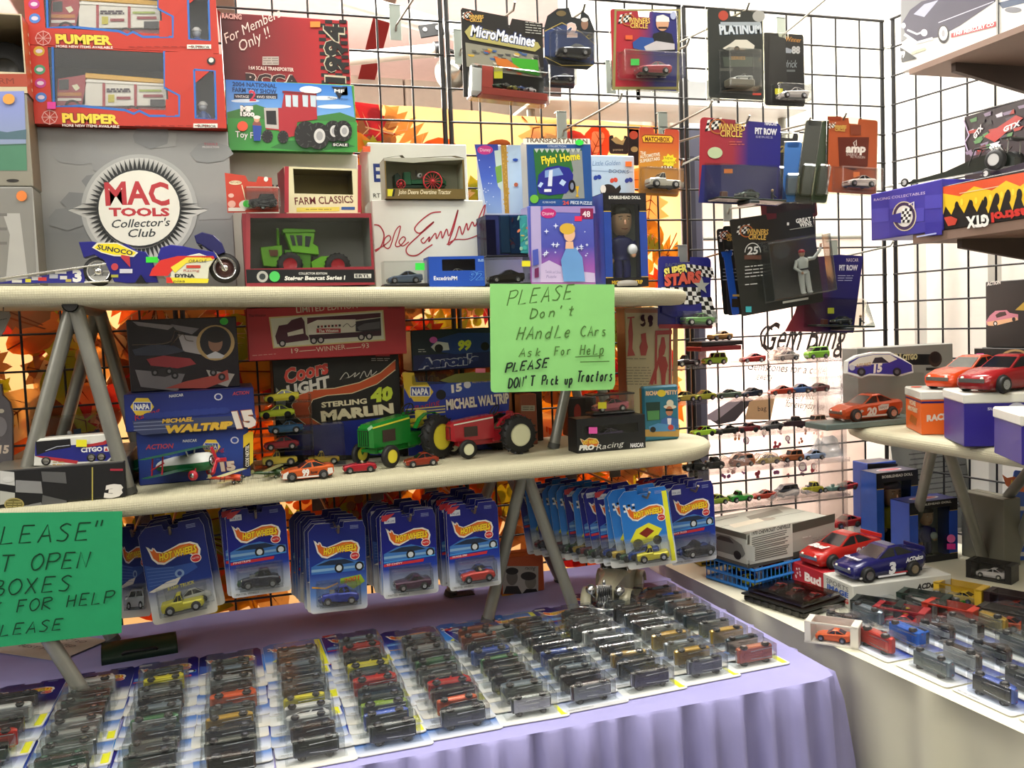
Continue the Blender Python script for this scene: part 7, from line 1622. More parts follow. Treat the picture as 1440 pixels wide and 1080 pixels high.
a.line([(808,502),(848,500)], 1.3, k1); a.line([(815,509),(856,508)], 1.3, k1); hand(a, 'PLEASE', (710,524),(772,516),13, k2,2.2,.2); hand(a, "DON'T", (714,546),(752,542),14, k2,2.2,.1); hand(a, 'Pick up', (761,541),(806,540),13, k2,2.1,.1); hand(a, 'Tractors', (810,537),(862,535),15, k2,2.1,.15)
F = fpx((-60,912),(171,890),(-60,722), Y=-.466, roll=True)
a = sign('dark green paper sign asking not to open boxes, hanging from the lower shelf edge', F, '1c9a62', [(-60,917),(-60,722),(172,719),(171,890)])
k1 = '0e3c24'
hand(a, '"PLEASE"', (-52,768),(158,758),25, k1,2.0,.15); hand(a, "DON'T OPEN", (-88,808),(130,798),23, k1,2.0,.2); hand(a, 'BOXES', (-12,838),(106,830),22, k1,2.0,.15); hand(a, 'ASK FOR HELP', (-46,868),(164,846),17, k1,1.9,.15); hand(a, 'PLEASE', (-18,896),(92,884),16, k1,1.9,.2)
# ================================================================ stacks of carded cars hanging under the lower shelf
def hung(bl, br, tl, Y, lab, pr, sty, col, n, back, stepy=.016, jx=.006, yaw=0, seed=1, group=None, base='3a3c3b', prs=None, stepx=0, stz=0):
 rs = random.Random(seed); F = fpx(bl, br, tl, Y=Y, roll=True); s = F.W / CWd
 if yaw: F = Face(F.O, Matrix.Rotation(yaw, 3, 'Z') @ F.u, F.w, F.W, F.H)
 M = F.mw() @ Matrix.Diagonal((s, s, F.H / CHt, 1)); carded(M, lab, None, sty, col, base, pr)
 cols = ['1c3c8c', '7c2430', 'c8c8c4', '3a5a3c', 'c8a83c', '4a4a50']
 for k in range(1, n):
  D = Matrix.Translation((k * stepx + (rs.random() - .5) * jx, k * stepy, .002 * k * 0 + k * stz + (rs.random() - .5) * .006)) @ M @ Matrix.Rotation((rs.random() - .5) * .08,4, 'Y')
  prr = random.choice(prs) if prs else PR('blue', None, k % 3); root = empty('carded_toy_car', D, back.replace('card in', 'card, %s from front, in' % ORD[k]), 'toy car', back)
  link('backing_card', CARD, root); link('card_print', prr, root); link('blister', BLIS, root); link('toy_car', carmesh(rs.choice(['coupe', 'muscle', 'stock']),.072, rs.choice(cols))[0], root, Matrix.Translation((.056,-.0175,.0195)))
 p = F.O + F.u * (F.W / 2) + F.w * (F.H - .006)
 hook(p.x, p.z + .034,-p.y + .012, 'metal hook holding the ' + ' '.join(lab.split()[:11]).rstrip(','), drop=.045 - .012, group='hooks under the lower shelf')
P_ = [PR('blue', None, 0), PR('blue', None, 1), PR('plain', None, 2), PR('dark', None, 3)]
hung((216,880),(307,860),(206,742),-.38, 'blue blister card with a yellow flatbed truck, left of the hot rod cards', PR('plain', 'RAMP TRUCK'), 'truck', 'c8c030', 5, 'blue blister card in the stack behind the yellow flatbed card', jx=.03, seed=2, prs=P_[2:3], stepy=.022)
hung((326,842),(410,830),(318,718),-.38, 'blue blister card with a black and silver hot rod, second stack from left', PR('blue', 'PINSTRIPE', 3), 'rod', '2a2c38', 5, 'blue blister card in the stack behind the black hot-rod card', seed=3, stepx=-.002, jx=.02, prs=P_)
hung((437,864),(517,855),(433,738),-.38, 'blue blister card with green 2001 badge and dark blue hot rod', PR('dark', None, 1), 'rod', '24389c', 9, 'blue blister card in the stack behind the dark blue hot-rod card', seed=4, stepx=-.003, stz=.0005, prs=P_)
hung((540,843),(617,833),(536,722),-.39, 'blue blister card with a dark purple sedan, fourth hanging stack', PR('blue', "'57 CHEVY", 5), 'muscle', '4c2440', 9, 'blue blister card in the stack behind the purple sedan card', seed=5, stepx=-.0025, stz=.0005, prs=P_)
hung((633,832),(705,822),(622,712),-.39, 'blue blister card with a red convertible, beside the tube leg', PR('blue', '1998 MODEL SERIES', 7), 'roadster', 'c8382c', 9, 'blue blister card in the stack behind the red convertible card', seed=6, stepx=-.0025, stz=.0006, prs=P_)
hung((170,870),(212,866),(160,742),-.20, 'dark blue blister card half hidden behind the dark green sign', PR('plain', None, 9), 'van', 'c8ccd0', 3, 'dark blue blister card in the stack behind the dark green sign', seed=7, prs=P_[2:3])
hung((884,802),(946,786),(856,696),-.40, 'teal blister card with yellow stripe and a yellow off-road buggy, tilted', PR('teal', None, 1), 'truck', 'd8cc30', 14, 'blue blister card in the long stack behind the yellow buggy card', stepy=.016, stepx=-.0115, yaw=-.30, seed=8, prs=P_[:2] + [PR('teal', None, 1)], jx=.004)
hung((945,796),(1008,786),(932,684),-.40, 'blue blister card with a black pickup, rightmost of the hanging stacks', PR('blue', 'RACE TRUCK', 2), 'truck', '1c1c1e', 7, 'blue blister card in the stack behind the black pickup card', seed=9, stepx=-.006, stz=.0006, prs=P_[:2])
# ================================================================ shingled columns of carded cars on the lavender table
GREYS = [('3c4240', '4c5450'),('2c2c2a', '3a3c38'),('8c8c88', 'b0b2b0'),('2a3c44', '4a5c60'),('50544c', '5c6058'),('3a2c24', '5a4a3c'),('6c7880', '30343a'),('1c1c1c', '282828')]
names = {'3c4240': 'grey-green', '2c2c2a': 'charcoal', '8c8c88': 'silver', '2a3c44': 'slate', '50544c': 'olive-grey', '3a2c24': 'brown', '6c7880': 'blue-grey', '1c1c1c': 'black', 'c03024': 'red', 'd0582c': 'orange', 'd8cc30': 'yellow', '2c4ca0': 'blue', '3a6c44': 'green', 'd4d4d0': 'white', 'b08c30': 'gold', '9c5030': 'rust', '8ca83c': 'lime'}
def column(ci, X, Y0, n, step, rs, pal, where, xskew=0.0, ang=0.0, group='carded toy cars laid out on the lavender table', z0=ZL, L0=.074):
 for k in range(n):
  y = Y0 + k * step; x = X + xskew * k + (rs.random() - .5) * .006
  c = pal.get(k) or rs.choice(['3c4240', '2c2c2a', '8c8c88', '2a3c44', '50544c', '3a2c24', '6c7880', '1c1c1c', '2c2c2a', '3c4240'])
  base = {'8c8c88': 'a8aaa8', 'd4d4d0': 'a8aaa8', 'b08c30': '9c7c34', '1c1c1c': '202020', '2c2c2a': '303230'}.get(c, rs.choice(['3c423e', '5a605c', '2c302c', '565c58', c, '7a807c', 'b0b2b0']))
  if c in pal.values() and c in ('c03024', 'd0582c', 'd8cc30', '9c5030'): base = c
  sty = rs.choice(['coupe', 'stock', 'muscle', 'truck', 'van', 'wagon', 'coupe'])
  h = .0045 if k else .0015
  tilt = math.atan2(h, CHt)
  M = Matrix.Translation((x, y, z0 + h + .0008)) @ Matrix.Rotation(ang + (rs.random() - .5) * .07,4, 'Z') @ Matrix.Rotation(-PI / 2 - tilt, 4, 'X')
  pr = PR(rs.choice(['blue', 'blue', 'plain', 'teal', 'dark']), None, rs.choice([0,1]))
  lab = '%s carded toy car, %s from the front, %s' % (names.get(c, 'dark'), ORD[k], where)
  if k == 0: lab = '%s carded toy car at the front end, %s' % (names.get(c, 'dark'), where)
  carded(M, lab, group, sty, c, base, pr, L=rs.choice([.064,.068,.071]))
rs = random.Random(11)
cols_ = [(-.905,-.762,9, {0: '9c5030', 2: 'b08c30', 7: '2c4ca0'}),(-1.012,-.775,10, {1: 'b08c30', 3: 'b08c30'}),(-1.118,-.785,10, {2: 'b08c30', 5: 'd4d4d0'}),(-1.226,-.795,11, {4: '2c4ca0', 6: '2a3c44'}),(-1.333,-.80,10, {4: '3a6c44', 5: '2c4ca0', 7: '9c5030', 8: '9c5030'}),(-1.44,-.805,11, {1: 'd0582c', 3: 'c03024', 6: '3a6c44'}),(-1.55,-.815,12, {1: '2c4ca0', 2: '8ca83c', 5: 'c03024', 7: 'd8cc30', 10: 'c03024'}),(-1.662,-.82,11, {2: 'd4d4d0', 3: 'd4d4d0', 4: 'd8cc30'}),(-1.775,-.825,10, {3: 'b08c30', 5: 'd0582c'}),(-1.885,-.825,10, {8: 'd8cc30', 4: '3a6c44'}),(-2.0,-.83,10, {9: 'd4d4d0', 5: '8c8c88'}),(-2.115,-.83,8, {4: 'c03024', 6: 'd4d4d0'})]
for i, (x, y, n, pal) in enumerate(cols_):
 n_ = n; n = n - (i in (2,3,4)); st = (.42 if i < 2 else .37 if i < 6 else .41) / n
 w_ = 'rightmost column, lavender table' if i == 0 else 'leftmost column, lavender table' if i == 11 else '%s column from right, lavender table' % ['', 'second', 'third', 'fourth', 'fifth', 'sixth', 'seventh', 'eighth', 'ninth', 'tenth', 'eleventh'][i]
 column(i, x - .056, y, n, st, rs, pal, w_)
# extra cards fanned at the back, showing their logos
for i, (px, py, ang, kind, c) in enumerate(((705,905,.15, 'blue', '8c8c88'),(835,900,.2, 'teal', '3c4240'),(930,862,.3, 'blue', '2c2c2a'))):
 p = at(px, py, Z=ZL + .012); M = Matrix.Translation((p.x - .056, p.y - .02, ZL + .008)) @ Matrix.Rotation(ang, 4, 'Z') @ Matrix.Rotation(-PI / 2 - .03,4, 'X')
 carded(M, ['carded toy car askew between the tube-leg feet, logo showing', 'carded toy car askew in front of the cream vintage car, logo showing', 'carded toy car askew at the back by the cream table corner'][i], 'carded toy cars laid out on the lavender table', 'coupe', c, '6a706c', PR(kind, None, 1))
# things at the back of the lavender table
F = fpx((706,846),(766,838),(708,785), Y=-.17, rest=ZL + .0006)
a = carton('carton', 'orange-edged carton with two black and white driver portraits', 'box', F, .06, 'b05028', side='8c3c1c')
a.rect(707,796,757,835, 'a8a49c'); a.rect(706,836,764,846, 'b88828'); a.ell(720,812,8,11, '6c6862'); a.ell(720,803,9,5, '2a2826'); a.ell(746,818,8,10, '7c786e'); a.ell(743,810,11,6, '3a3836'); a.poly([(708,835),(712,824),(728,824),(734,835)], '2c2a28'); a.poly([(734,835),(740,828),(754,828),(757,835)], '1c1a18'); a.t('racing', (738,801),(752,801),5, '1c1c1c', .2); a.lines(712,838,745,843,2, '4a3418', 1)
p = at(842,868, Z=ZL); root = TR(p.x + .075, p.y + .085, ZL + .0004,.95)
r_ = empty('vintage_toy_car', root, 'cream vintage toy roadster with chrome grille and running boards, at the back', 'toy car'); P = C('a8a48c', .3); b = MB()
def rg(x, hw, z0, z1): return [(x, -hw, z0),(x, -hw, z1 - .008),(x, -hw * .6, z1),(x, hw * .6, z1),(x, hw, z1 - .008),(x, hw, z0)]
b.loft([rg(-.10,.018,.03,.062), rg(-.02,.026,.025,.068),(rg(.0,.034,.022,.070)), rg(.09,.036,.022,.066), rg(.115,.026,.03,.05)], P); fixn(b.build('body', r_))
b = MB(); b.box(.0,-.032,.066,.07,.032,.090, C('2c2c24', .7),.006); b.build('soft_top', r_)
for sg in (-1,1):
 b = MB()
 for cx, r in ((-.075,.026),(.07,.026)):
  pts = [(cx + r * 1.15 * math.cos(t),.019 + r * 1.15 * math.sin(t)) for t in [PI * .02 + k * PI * .12 for k in range(9)]]; b.loft([[(x, sg * .030, z),(x, sg * .052, z - .002),(x, sg * .052, z + .001),(x, sg * .030, z + .003)] for x, z in pts], P, True, True)
 b.box(-.05, min(sg * .03, sg * .05),.012,.045, max(sg * .03, sg * .05),.015, P); fixn(b.build('fender', r_))
 for cx in (-.075,.07): tyre(r_, (cx, sg * .043,.0225),.022,.011, 'c8c8c0')
 b = MB(); b.ball((-.096, sg * .03,.052),.0115, CHROME, 10,1.1); b.tube([(-.10, sg * .03,.045),(-.09, sg * .02,.03)], .002, CHROME, 6); b.build('headlamp', r_)
b = MB(); b.box(-.106,-.016,.024,-.099,.016,.066, CHROME, .003); [b.box(-.108,-.013 + k * .0045,.028,-.105,-.0115 + k * .0045,.06, C('3a3a3a', .3,.8)) for k in range(6)]; b.ball((-.103,0,.07),.004, CHROME, 6,1,1,1.6); b.build('grille', r_)
b = MB(); b.tube([(-.122,-.048,.022),(-.126,0,.02),(-.122,.048,.022)], .0032, CHROME, 8); b.tube([(-.122,-.04,.016),(-.125,0,.014),(-.122,.04,.016)], .002, CHROME, 6); b.tube([(-.125,.0,.02),(-.1,0,.026)], .003, CHROME, 6); b.build('bumper', r_)
b = MB(); b.add([(-.004,-.03,.068),(-.004,.03,.068),(.006,.027,.092),(.006,-.027,.092)], [(0,1,2,3)], CLEAR()); b.tube([(-.004,-.03,.068),(.006,-.027,.092),(.006,.027,.092),(-.004,.03,.068)], .0012, CHROME, 5); b.build('windshield', r_)
p = at(195,925, Z=ZL); b = MB(); b.T = TR(p.x, p.y + .03, ZL, .1); b.loft([[(x * .075, y, z) for y, z in ((-.04,.0),(-.037,.014),(-.015,.026),(.015,.026),(.037,.014),(.04,0))] for x in (-.9,-.85,-.3,.3,.85,.9)], C('122c18', .5), True, True)
g = empty('covered_case', Matrix.Identity(4), 'dark green rounded case lying at the back left of the lavender table', 'case'); b.build('case_shell', g); b = MB(); b.T = TR(p.x, p.y + .03, ZL, .1); b.tube([(-.03,-.036,.014),(-.028,-.046,.02),(.028,-.046,.02),(.03,-.036,.014)], .003, RUBBER, 6); b.build('handle', g)
p = at(660,850, Z=ZL)
for k in range(3): F = Face(Vector((p.x - .03 + k * .004, p.y + .06, ZL + .0006 + k * .0265)), Vector((1,0,0)), Vector((0,0,1)),.06,.025); case(F, .035, ['bottom empty clear box of the small stack behind the red convertible card', 'middle empty clear box of the small stack behind the red convertible card', 'top empty clear box of the small stack behind the red convertible card'][k], bc='5a5854', bh=.003)
p0, p1, p2, p3 = at(-40,912, Z=ZL + .003), at(82,930, Z=ZL + .003), at(88,909, Z=ZL + .003), at(-40,890, Z=ZL + .003)
u = (p1 - p0).normalized(); F = Face(p0, u, Vector((-u.y, u.x, 0)),(p1 - p0).length, .12); root = empty('paper_notice', F.mw(), 'white printed notice lying behind the dark green sign', 'paper'); b = MB(); b.box(0,-.0004,0, F.W, 0, F.H, C('b8b4a8', .7)); b.build('sheet', root); a = Art(F, root, name='notice_print', e0=.0005); a.px = False
for k, s_ in enumerate(('PROTECTED', 'BEST TREATED', 'BEST PRICE')): a.t(s_, (F.W * .35, F.H * (.75 - k * .22)),(F.W * .85, F.H * (.75 - k * .22)), F.H * .10, '3c3c3a', .1)
# ================================================================ things along the right wall
def cbox(L, N, Rr, z0, top, D=None, W=None):
 """frame of a box from three base pixels on height z0: left, near and right corner; top = near top pixel y"""
 l, n, r = at(*L, Z=z0), at(*N, Z=z0), at(*Rr, Z=z0); u = (r - n).normalized(); v = l - n; v -= u * v.dot(u)
 d = ray(N[0], top); h = (n - CAM); k = (h.x * d.x + h.y * d.y) / (d.x ** 2 + d.y ** 2); H = CAM.z + d.z * k - z0
 return Face(n + Vector((0,0,.0008)), u, Vector((0,0,1)), W or (r - n).length, H), D or v.length
SH1, SH2 = 1.8725,1.5055
F = fpx((1268,87),(1402,46),(1266,-38), X=-.295, rest=SH1)
a = carton('carton', 'grey and white carton picturing a dark vintage car, on the upper brown shelf', 'box', F, .13, 'c4c4c0', side='2a2a2c')
a.poly([(1267,60),(1267,-30),(1300,-34),(1330,0),(1310,30)], '6c6e70'); a.poly([(1269,32),(1280,14),(1296,2),(1330,-6),(1402,-30),(1400,2),(1350,36),(1320,52),(1290,58),(1274,50)], '26243c'); a.poly([(1285,20),(1300,6),(1320,0),(1300,24)], '8c90a4'); a.line([(1320,32),(1398,2)], 1.2, 'a8aab8'); a.line([(1272,48),(1290,60),(1312,54)], 4, 'b8bcc0'); a.line([(1276,42),(1290,48),(1300,44)], 3, '9ca0a8')
a.ell(1300,46,4.5,5, 'c8ccd0'); a.ell(1271,36,3,4, 'c8ccd0'); a.ell(1327,48,8,13, '141418'); a.ell(1327,47,6,10, 'd8d8d4'); a.ell(1327,47,2.5,5, '8c8c90'); a.poly([(1338,47),(1401,30),(1401,37),(1338,53)], 'b03038'); a.t('1949 MERCURY CO', (1342,50.5),(1398,36),4, 'e8dcd8', 0,.03); a.poly([(1266,66),(1290,82),(1320,74),(1268,88)], '2a2c2c'); a.t('79', (1266,82),(1273,80),6, 'e0e0dc', 0,.06); a.line([(1282,75),(1302,68)], 3.5, 'c8c898')
F = fpx((1404,44),(1475,20),(1402,-40), X=-.29, rest=SH1); a = carton('carton', 'white carton with a dark car picture at the top right picture corner', 'box', F, .12, 'd8d6d2'); a.poly([(1404,4),(1450,-8),(1450,2),(1410,12)], '3c4c64'); a.ell(1425,14,12,4, '6c6e74')
F = fpx((1225,333),(1325,327),(1222,274), X=-.375, rest=SH2); FPu = F
a = carton('carton', 'purple-blue carton with round racing-team emblem and faint checks, on the lower brown shelf', 'box', F, .14, '3a3494', top='d8d6d0')
for i in range(4):
 for j in range(3):
  if (i + j) % 2: a.poly([(1226 + i * 25,275 + j * 19),(1250 + i * 25,273 + j * 19),(1250 + i * 25,292 + j * 19),(1226 + i * 25,294 + j * 19)], '4a44a4' if j < 2 else '342e8c')
a.ell(1272,304,17,21, 'c8bc9c', 24); a.ell(1272,304,15.5,19.5, '3c2c50', 24); a.ell(1272,304,12,15, 'd8d4cc', 24); check(a, 1270,293,4,5,3.4,4, kx=-.8); a.poly([(1252,303),(1268,299),(1268,314),(1256,312)], '34308c'); a.line([(1279,288),(1286,284),(1286,294)], 2, 'd8d4cc'); a.line([(1290,333),(1318,328)], 2, 'a8b0d8'); a.t('RACING COLLECTABLES', (1230,283),(1302,273),2.6, 'c8b8d0')
F = fpx((1327,326),(1475,318),(1325,262), X=-.372, rest=SH2); FFl = F
a = carton('carton', 'black carton with yellow and orange flames and upside-down lettering, on the lower brown shelf', 'box', F, .14, '1a1614', top='d8d6d0')
ft_ = [(1326,262),(1475,238),(1475,280)];
fl = [(1326,263),(1475,236),(1475,288),(1466,268),(1458,292),(1450,262),(1440,290),(1432,268),(1424,296),(1414,270),(1406,298),(1398,276),(1390,300),(1382,280),(1374,298),(1364,280),(1356,300),(1346,284),(1338,302),(1330,290),(1326,304)]
a.poly(fl, 'e0b828'); a.poly([(1326,263),(1475,236),(1475,256),(1450,250),(1435,262),(1415,254),(1395,268),(1370,262),(1350,276),(1326,272)], 'd0502c')
for x, y, rx, ry in ((1386,284,3,8),(1402,280,4,9),(1418,276,4,10),(1366,288,3,7),(1346,290,3,7),(1434,274,4,9)): a.ell(x, y, rx, ry, '1a1614', 10); a.ell(x + 7, y - 6,2.2,5, 'e8d040', 8)
a.t('GTX', (1391,302),(1359,306),12, 'e8e6e0', -.1,.06); a.t('Castrol', (1462,290),(1394,300),11, 'c8342c', -.1,.05); a.poly([(1328,306),(1338,304),(1347,308),(1344,316),(1334,318)], 'b84030'); a.line([(1350,272),(1405,262)], 1, 'd8c8a0')
F = fpx((1356,226),(1475,196),(1350,166), X=-.24, rest=FFl.O.z + FFl.H + .001)
a = carton('carton', 'dark carton with dragster artwork and white lettering, standing behind the flame carton', 'box', F, .04, '241820')
for i in range(40): x = 1356 + R() * 84; y = 165 - (x - 1356) * .22 + R() * 55; a.poly([(x, y),(x + 6 + R() * 12, y - 4),(x + 10, y + 2),(x + 2, y + 4)], random.choice(['7c6c84', '3a3440', 'a03028', '4c7c48', 'c8c0cc', '1a1418', '5c2028']))
a.poly([(1385,192),(1430,162),(1440,166),(1400,200)], 'a82c28'); a.t('GTX', (1372,196),(1384,180),7, 'd8d0d0', .2,.05); a.t('GTX', (1412,186),(1436,176),6, 'd8d0d0', .2,.05); a.line([(1356,168),(1364,190),(1358,200),(1362,212)], 1.6, 'a898b8')
# dragsters on the carton lids
def dragster(lab, px, L, ang, col, zt):
 p = at(*px, Z=zt); p = Vector((max(p.x, -.33), p.y, 0)); r = empty('toy_dragster', TR(p.x, p.y, zt + .001, ang), lab, 'toy car'); m = C(col, .3); b = MB()
 b.loft([[(x * L, -w, .006),(x * L, -w, h),(x * L, w, h),(x * L, w, .006)] for x, w, h in ((-.5,.003,.010),(-.1,.006,.018),(.2,.012,.034),(.42,.014,.036),(.5,.010,.02))], m, True); fixn(b.build('body', r))
 b = MB(); [b.tube([(.12 * L, sg * .010,.02),(.18 * L, sg * .012,.050),(.30 * L, sg * .012,.050),(.38 * L, sg * .012,.03)], .0014, RUBBER, 5) for sg in (-1,1)]; b.tube([(.18 * L, -.012,.05),(.18 * L, .012,.05)], .0014, RUBBER, 5); b.build('roll_cage', r)
 b = MB(); b.box(.44 * L, -.028,.055,.52 * L, .028,.058, m); [b.tube([(.47 * L, sg * .02,.03),(.48 * L, sg * .02,.056)], .0012, STEEL, 4) for sg in (-1,1)]; b.box(-.52 * L, -.018,.008,-.47 * L, .018,.010, m); b.build('wing', r)
 b = MB(); b.box(.30 * L, -.008,.034,.37 * L, .008,.052, CHROME, .002); [b.tube([(.33 * L + k * .006, sg * .008,.036),(.33 * L + k * .006, sg * .020,.046)], .0016, CHROME, 5) for k in range(4) for sg in (-1,1)]; b.build('engine', r)
 for x, y, rr, w_ in ((.40,.030,.019,.016),(-.46,.016,.009,.003)):
  for sg in (-1,1): tyre(r, (x * L, sg * y, rr), rr, w_, 'b8b8b8')
dragster('black and green toy dragster on the purple carton', (1330,252),.24,-1.35, '1e241e', FPu.O.z + FPu.H); dragster('dark toy dragster with chrome engine on the flame carton', (1425,238),.22,-1.5, '241c2c', FFl.O.z + FFl.H)
# black cartons
F = fpx((1370,602),(1475,602),(1368,489), X=-.10, rest=ZB + .0006); FB = F
a = carton('carton', 'black carton with a chequered round emblem and pink sticker, on the right padded shelf', 'box', F, .10, '171614')
a.ell(1428,525,32,34, 'a8885c', 28); a.ell(1428,525,29,31, '1c1a18', 28); check(a, 1400,503,5,4,9,9, kx=1.5, ky=-1); a.poly([(1420,520),(1424,505),(1440,502),(1475,500),(1475,522)], 'a82c34'); a.t('94', (1404,532),(1416,528),8, 'c03c40', .2,.05); a.rect(1370,488,1382,490, 'd8d4cc'); tag_price(a, 1380,501,10,8, 'e850a8')
F = fpx((1386,486),(1475,484),(1379,397), X=-.09, rest=FB.O.z + FB.H + .001)
a = carton('carton', 'black carton picturing a pink and orange vintage sedan, top of the right shelf stack', 'box', F, .06, '161413')
a.t('ACTION', (1388,402),(1407,399),4, 'd8d4cc', .2,.04); a.poly([(1387,452),(1392,444),(1400,437),(1416,436),(1420,440),(1432,442),(1432,450),(1400,458),(1388,457)], 'c07888'); a.poly([(1388,453),(1430,446),(1432,450),(1400,458),(1390,458)], 'd8a880'); a.poly([(1400,443),(1406,439),(1414,438),(1416,443),(1402,447)], '3a2420'); a.ell(1400,455,3,3.6, '181010'); a.ell(1400,455,1.6,2, 'd8d4cc'); a.ell(1426,449,2.5,3, '181010'); a.poly([(1428,436),(1440,425),(1475,422),(1475,438)], 'b89838')
# citgo carton, clear case with the orange car, plaque
F = fpx((1207,600),(1341,600),(1207,490), Y=-.315, rest=ZB + .0006)
a = carton('carton', 'long grey carton with black band, behind the clear case of the orange car', 'box', F, .055, '8e8e88', side='7c7c76')
a.rect(1209,498,1316,513, '161616'); a.ell(1315,505,9.5,11, '3a241c', 18); a.ell(1315,503,7,8, '241410', 14); a.rect(1302,517,1330,521, '181614'); a.t('21', (1256,506),(1267,506),7, 'c8c090', 0,.06); a.t('CITGO', (1269,506),(1290,505),6, 'c8c090', 0,.06); a.ell(1223,497,5,3, '8c2c30')
S = subface(F, .055, 'right'); a2 = Art(S, a.root_ob, name='side_print'); a2.px = False
a2.rect(.012, S.H * .72,.036, S.H * .92, '1c1212')
for k in range(10): a2.ell(.025 + .013 * math.cos(k * PI / 5), S.H * .55 + .02 * math.sin(k * PI / 5),.003,.003, '8c2c2c' if k % 2 else 'c8c4bc', 6)
F = fpx((1163,601),(1302,603),(1166,533), Y=-.405, rest=ZB + .0006); F20 = F
r_ = case(F, .08, 'large clear case with a grey-green base holding the orange race car numbered 20', bc='5c6c68', bh=.014)
o = carin(F, .08, 'orange and white toy race car numbered 20 inside the large clear case', 'stock', 'd0542c', L=.160, bh=.0145, xx=.5, y=.5); sc_ = .160
LF = Face(Vector((-.08,-.206 * sc_, 0)), Vector((1,0,0)), Vector((0,0,1)), sc_, .3 * sc_); a = Art(LF, o, root=Matrix.Identity(4), name='livery', e0=.0003); a.px = False
a.poly([(.018,.008),(.12,.008),(.12,.012),(.02,.011)], 'e0dcd4'); a.t('20', (.058,.012),(.084,.012),.016, 'e4e0d8', .1,.06); a.poly([(.088,.030),(.098,.034),(.118,.034),(.116,.022),(.09,.020)], 'e0dcd4'); a.t('DEPOT', (.092,.024),(.112,.024),.005, '2a2a2a'); a.poly([(.036,.014),(.05,.022),(.044,.026),(.032,.018)], 'c8c4bc')
F = fpx((1192,532),(1290,532),(1192,496), Y=-.39, rest=F20.O.z + F20.H + .001); root = empty('car_plaque', F.mw(), 'white-edged car-shaped plaque numbered 15 in blue, standing on the clear case', 'plaque')
pl = [(1190,525),(1191,508),(1205,500),(1228,495),(1252,495),(1268,503),(1284,513),(1285,524),(1268,529),(1250,529),(1222,528),(1212,532),(1200,528)]
side(F, root, 'plaque_body', pl, 0,.012, 'e0e0dc'); a = Art(F, root); cx, cy = 1238,513
a.poly([(cx + (x - cx) * .95, cy + (y - cy) * .82) for x, y in pl], '34308c'); a.poly([(1194,512),(1208,503),(1228,499),(1252,499),(1262,505),(1250,510),(1210,514),(1194,516)], 'd8d4c8'); a.poly([(1226,511),(1230,503),(1240,502),(1250,510)], '2c2c38'); a.t('15', (1228,524),(1240,522),9, 'e4dcd0', .2,.06); a.t('AUTO PARTS', (1204,517),(1225,514),4, 'b08c50', 0,.03); a.ell(1198,517,4,4, 'b8b8c4'); [(a.ell(x, 523,6,6, '24242a'), a.ell(x, 523,3,3, '5c5c60')) for x in (1211,1261)]
# orange, purple, purple boxes with big toy cars on their white lids
def lidbox(lab, L, N, Rr, top, col, lid='dcdad0'):
 F, D = cbox(L, N, Rr, ZB, top); d = Vector((.877,-.48,0)); F = Face(F.O, d, Vector((0,0,1)),.20, F.H); D = .135
 a = carton('carton', lab, 'box', F, D, col); b = MB(); b.box(-.002,-.002, F.H - .016, F.W + .002, D + .002, F.H + .004, C(lid, .3),.003); b.build('white_lid', a.root_ob); return a, F, D
a, F, D = lidbox('bright orange carton with a white lid and navy stripe, on the right padded shelf', (1262,597),(1296,612),(1322,606),553, 'e0641e'); FO = F
S = subface(F, D, 'left'); a2 = Art(S, a.root_ob, name='side_print'); a2.px = False; a2.rect(0, S.H - .022, S.W, S.H - .018, '2c2060'); a2.t('HOME', (.035,.055),(.09,.055),.010, 'ecd8b8', 0,.05); a2.t('IMPROVEMENT', (.02,.042),(.105,.042),.009, 'ecd8b8', 0,.05); a2.poly([(.03,.018),(.09,.014),(.10,.03),(.05,.034)], 'b8641c')
a.px = False; a.rect(0, F.H - .022, F.W, F.H - .018, '2c2060'); a.t('RACING', (.01,.028),(.07,.034),.012, 'd8c8b8', .1,.06)
car('toy_car', 'large orange toy race car resting on the orange carton', 'toy car', TR(*(F.O + F.u * .11 + Vector((.03,.055, F.H + .0045))),.12), 'stock', .19, 'd84a1e', detail=1); tg = F
b = MB(); b.T = TR(*(F.O + Vector((.055,.075, F.H + .005)))); b.lathe([(.011,0),(.011,.0006)], C('f05838', .5),16); tag(b.build('price_dot'), 'round red price dot on the orange carton lid', 'sticker')
a, F, D = lidbox('dark blue-purple carton with team emblem beside the orange carton', (1322,614),(1356,629),(1397,624),557, '2a1f80'); FV = F
a.px = False; a.ell(.09,.055,.022,.026, 'b8b8c4', 20); a.ell(.09,.055,.017,.020, '2a1f80', 20); a.t('05', (.083,.05),(.103,.05),.012, 'c8c8d0', 0,.05); a.rect(.06,.016,.115,.032, 'c8c8cc'); a.t('MASTERCARS', (.063,.020),(.112,.020),.007, '2a1f60', 0,.04); a.t('SUPERCHARGED', (.04, F.H - .028),(.12, F.H - .028),.005, 'c8c4e0', 0,.03)
car('toy_car', 'large dark red toy race car resting on the blue-purple carton', 'toy car', TR(*(F.O + F.u * .10 + Vector((.02,.055, F.H + .0045))),.12), 'stock', .19, '8c1c20', detail=1)
a, F, D = lidbox('second blue-purple carton, nearest the right picture edge', (1398,636),(1437,655),(1475,650),587, '2a1f80')
car('toy_car', 'large lime toy race car cut by the right picture edge', 'toy car', TR(*(F.O + F.u * .12 + Vector((.02,.055, F.H + .0045))),.12), 'stock', .19, 'c8d440', detail=1)
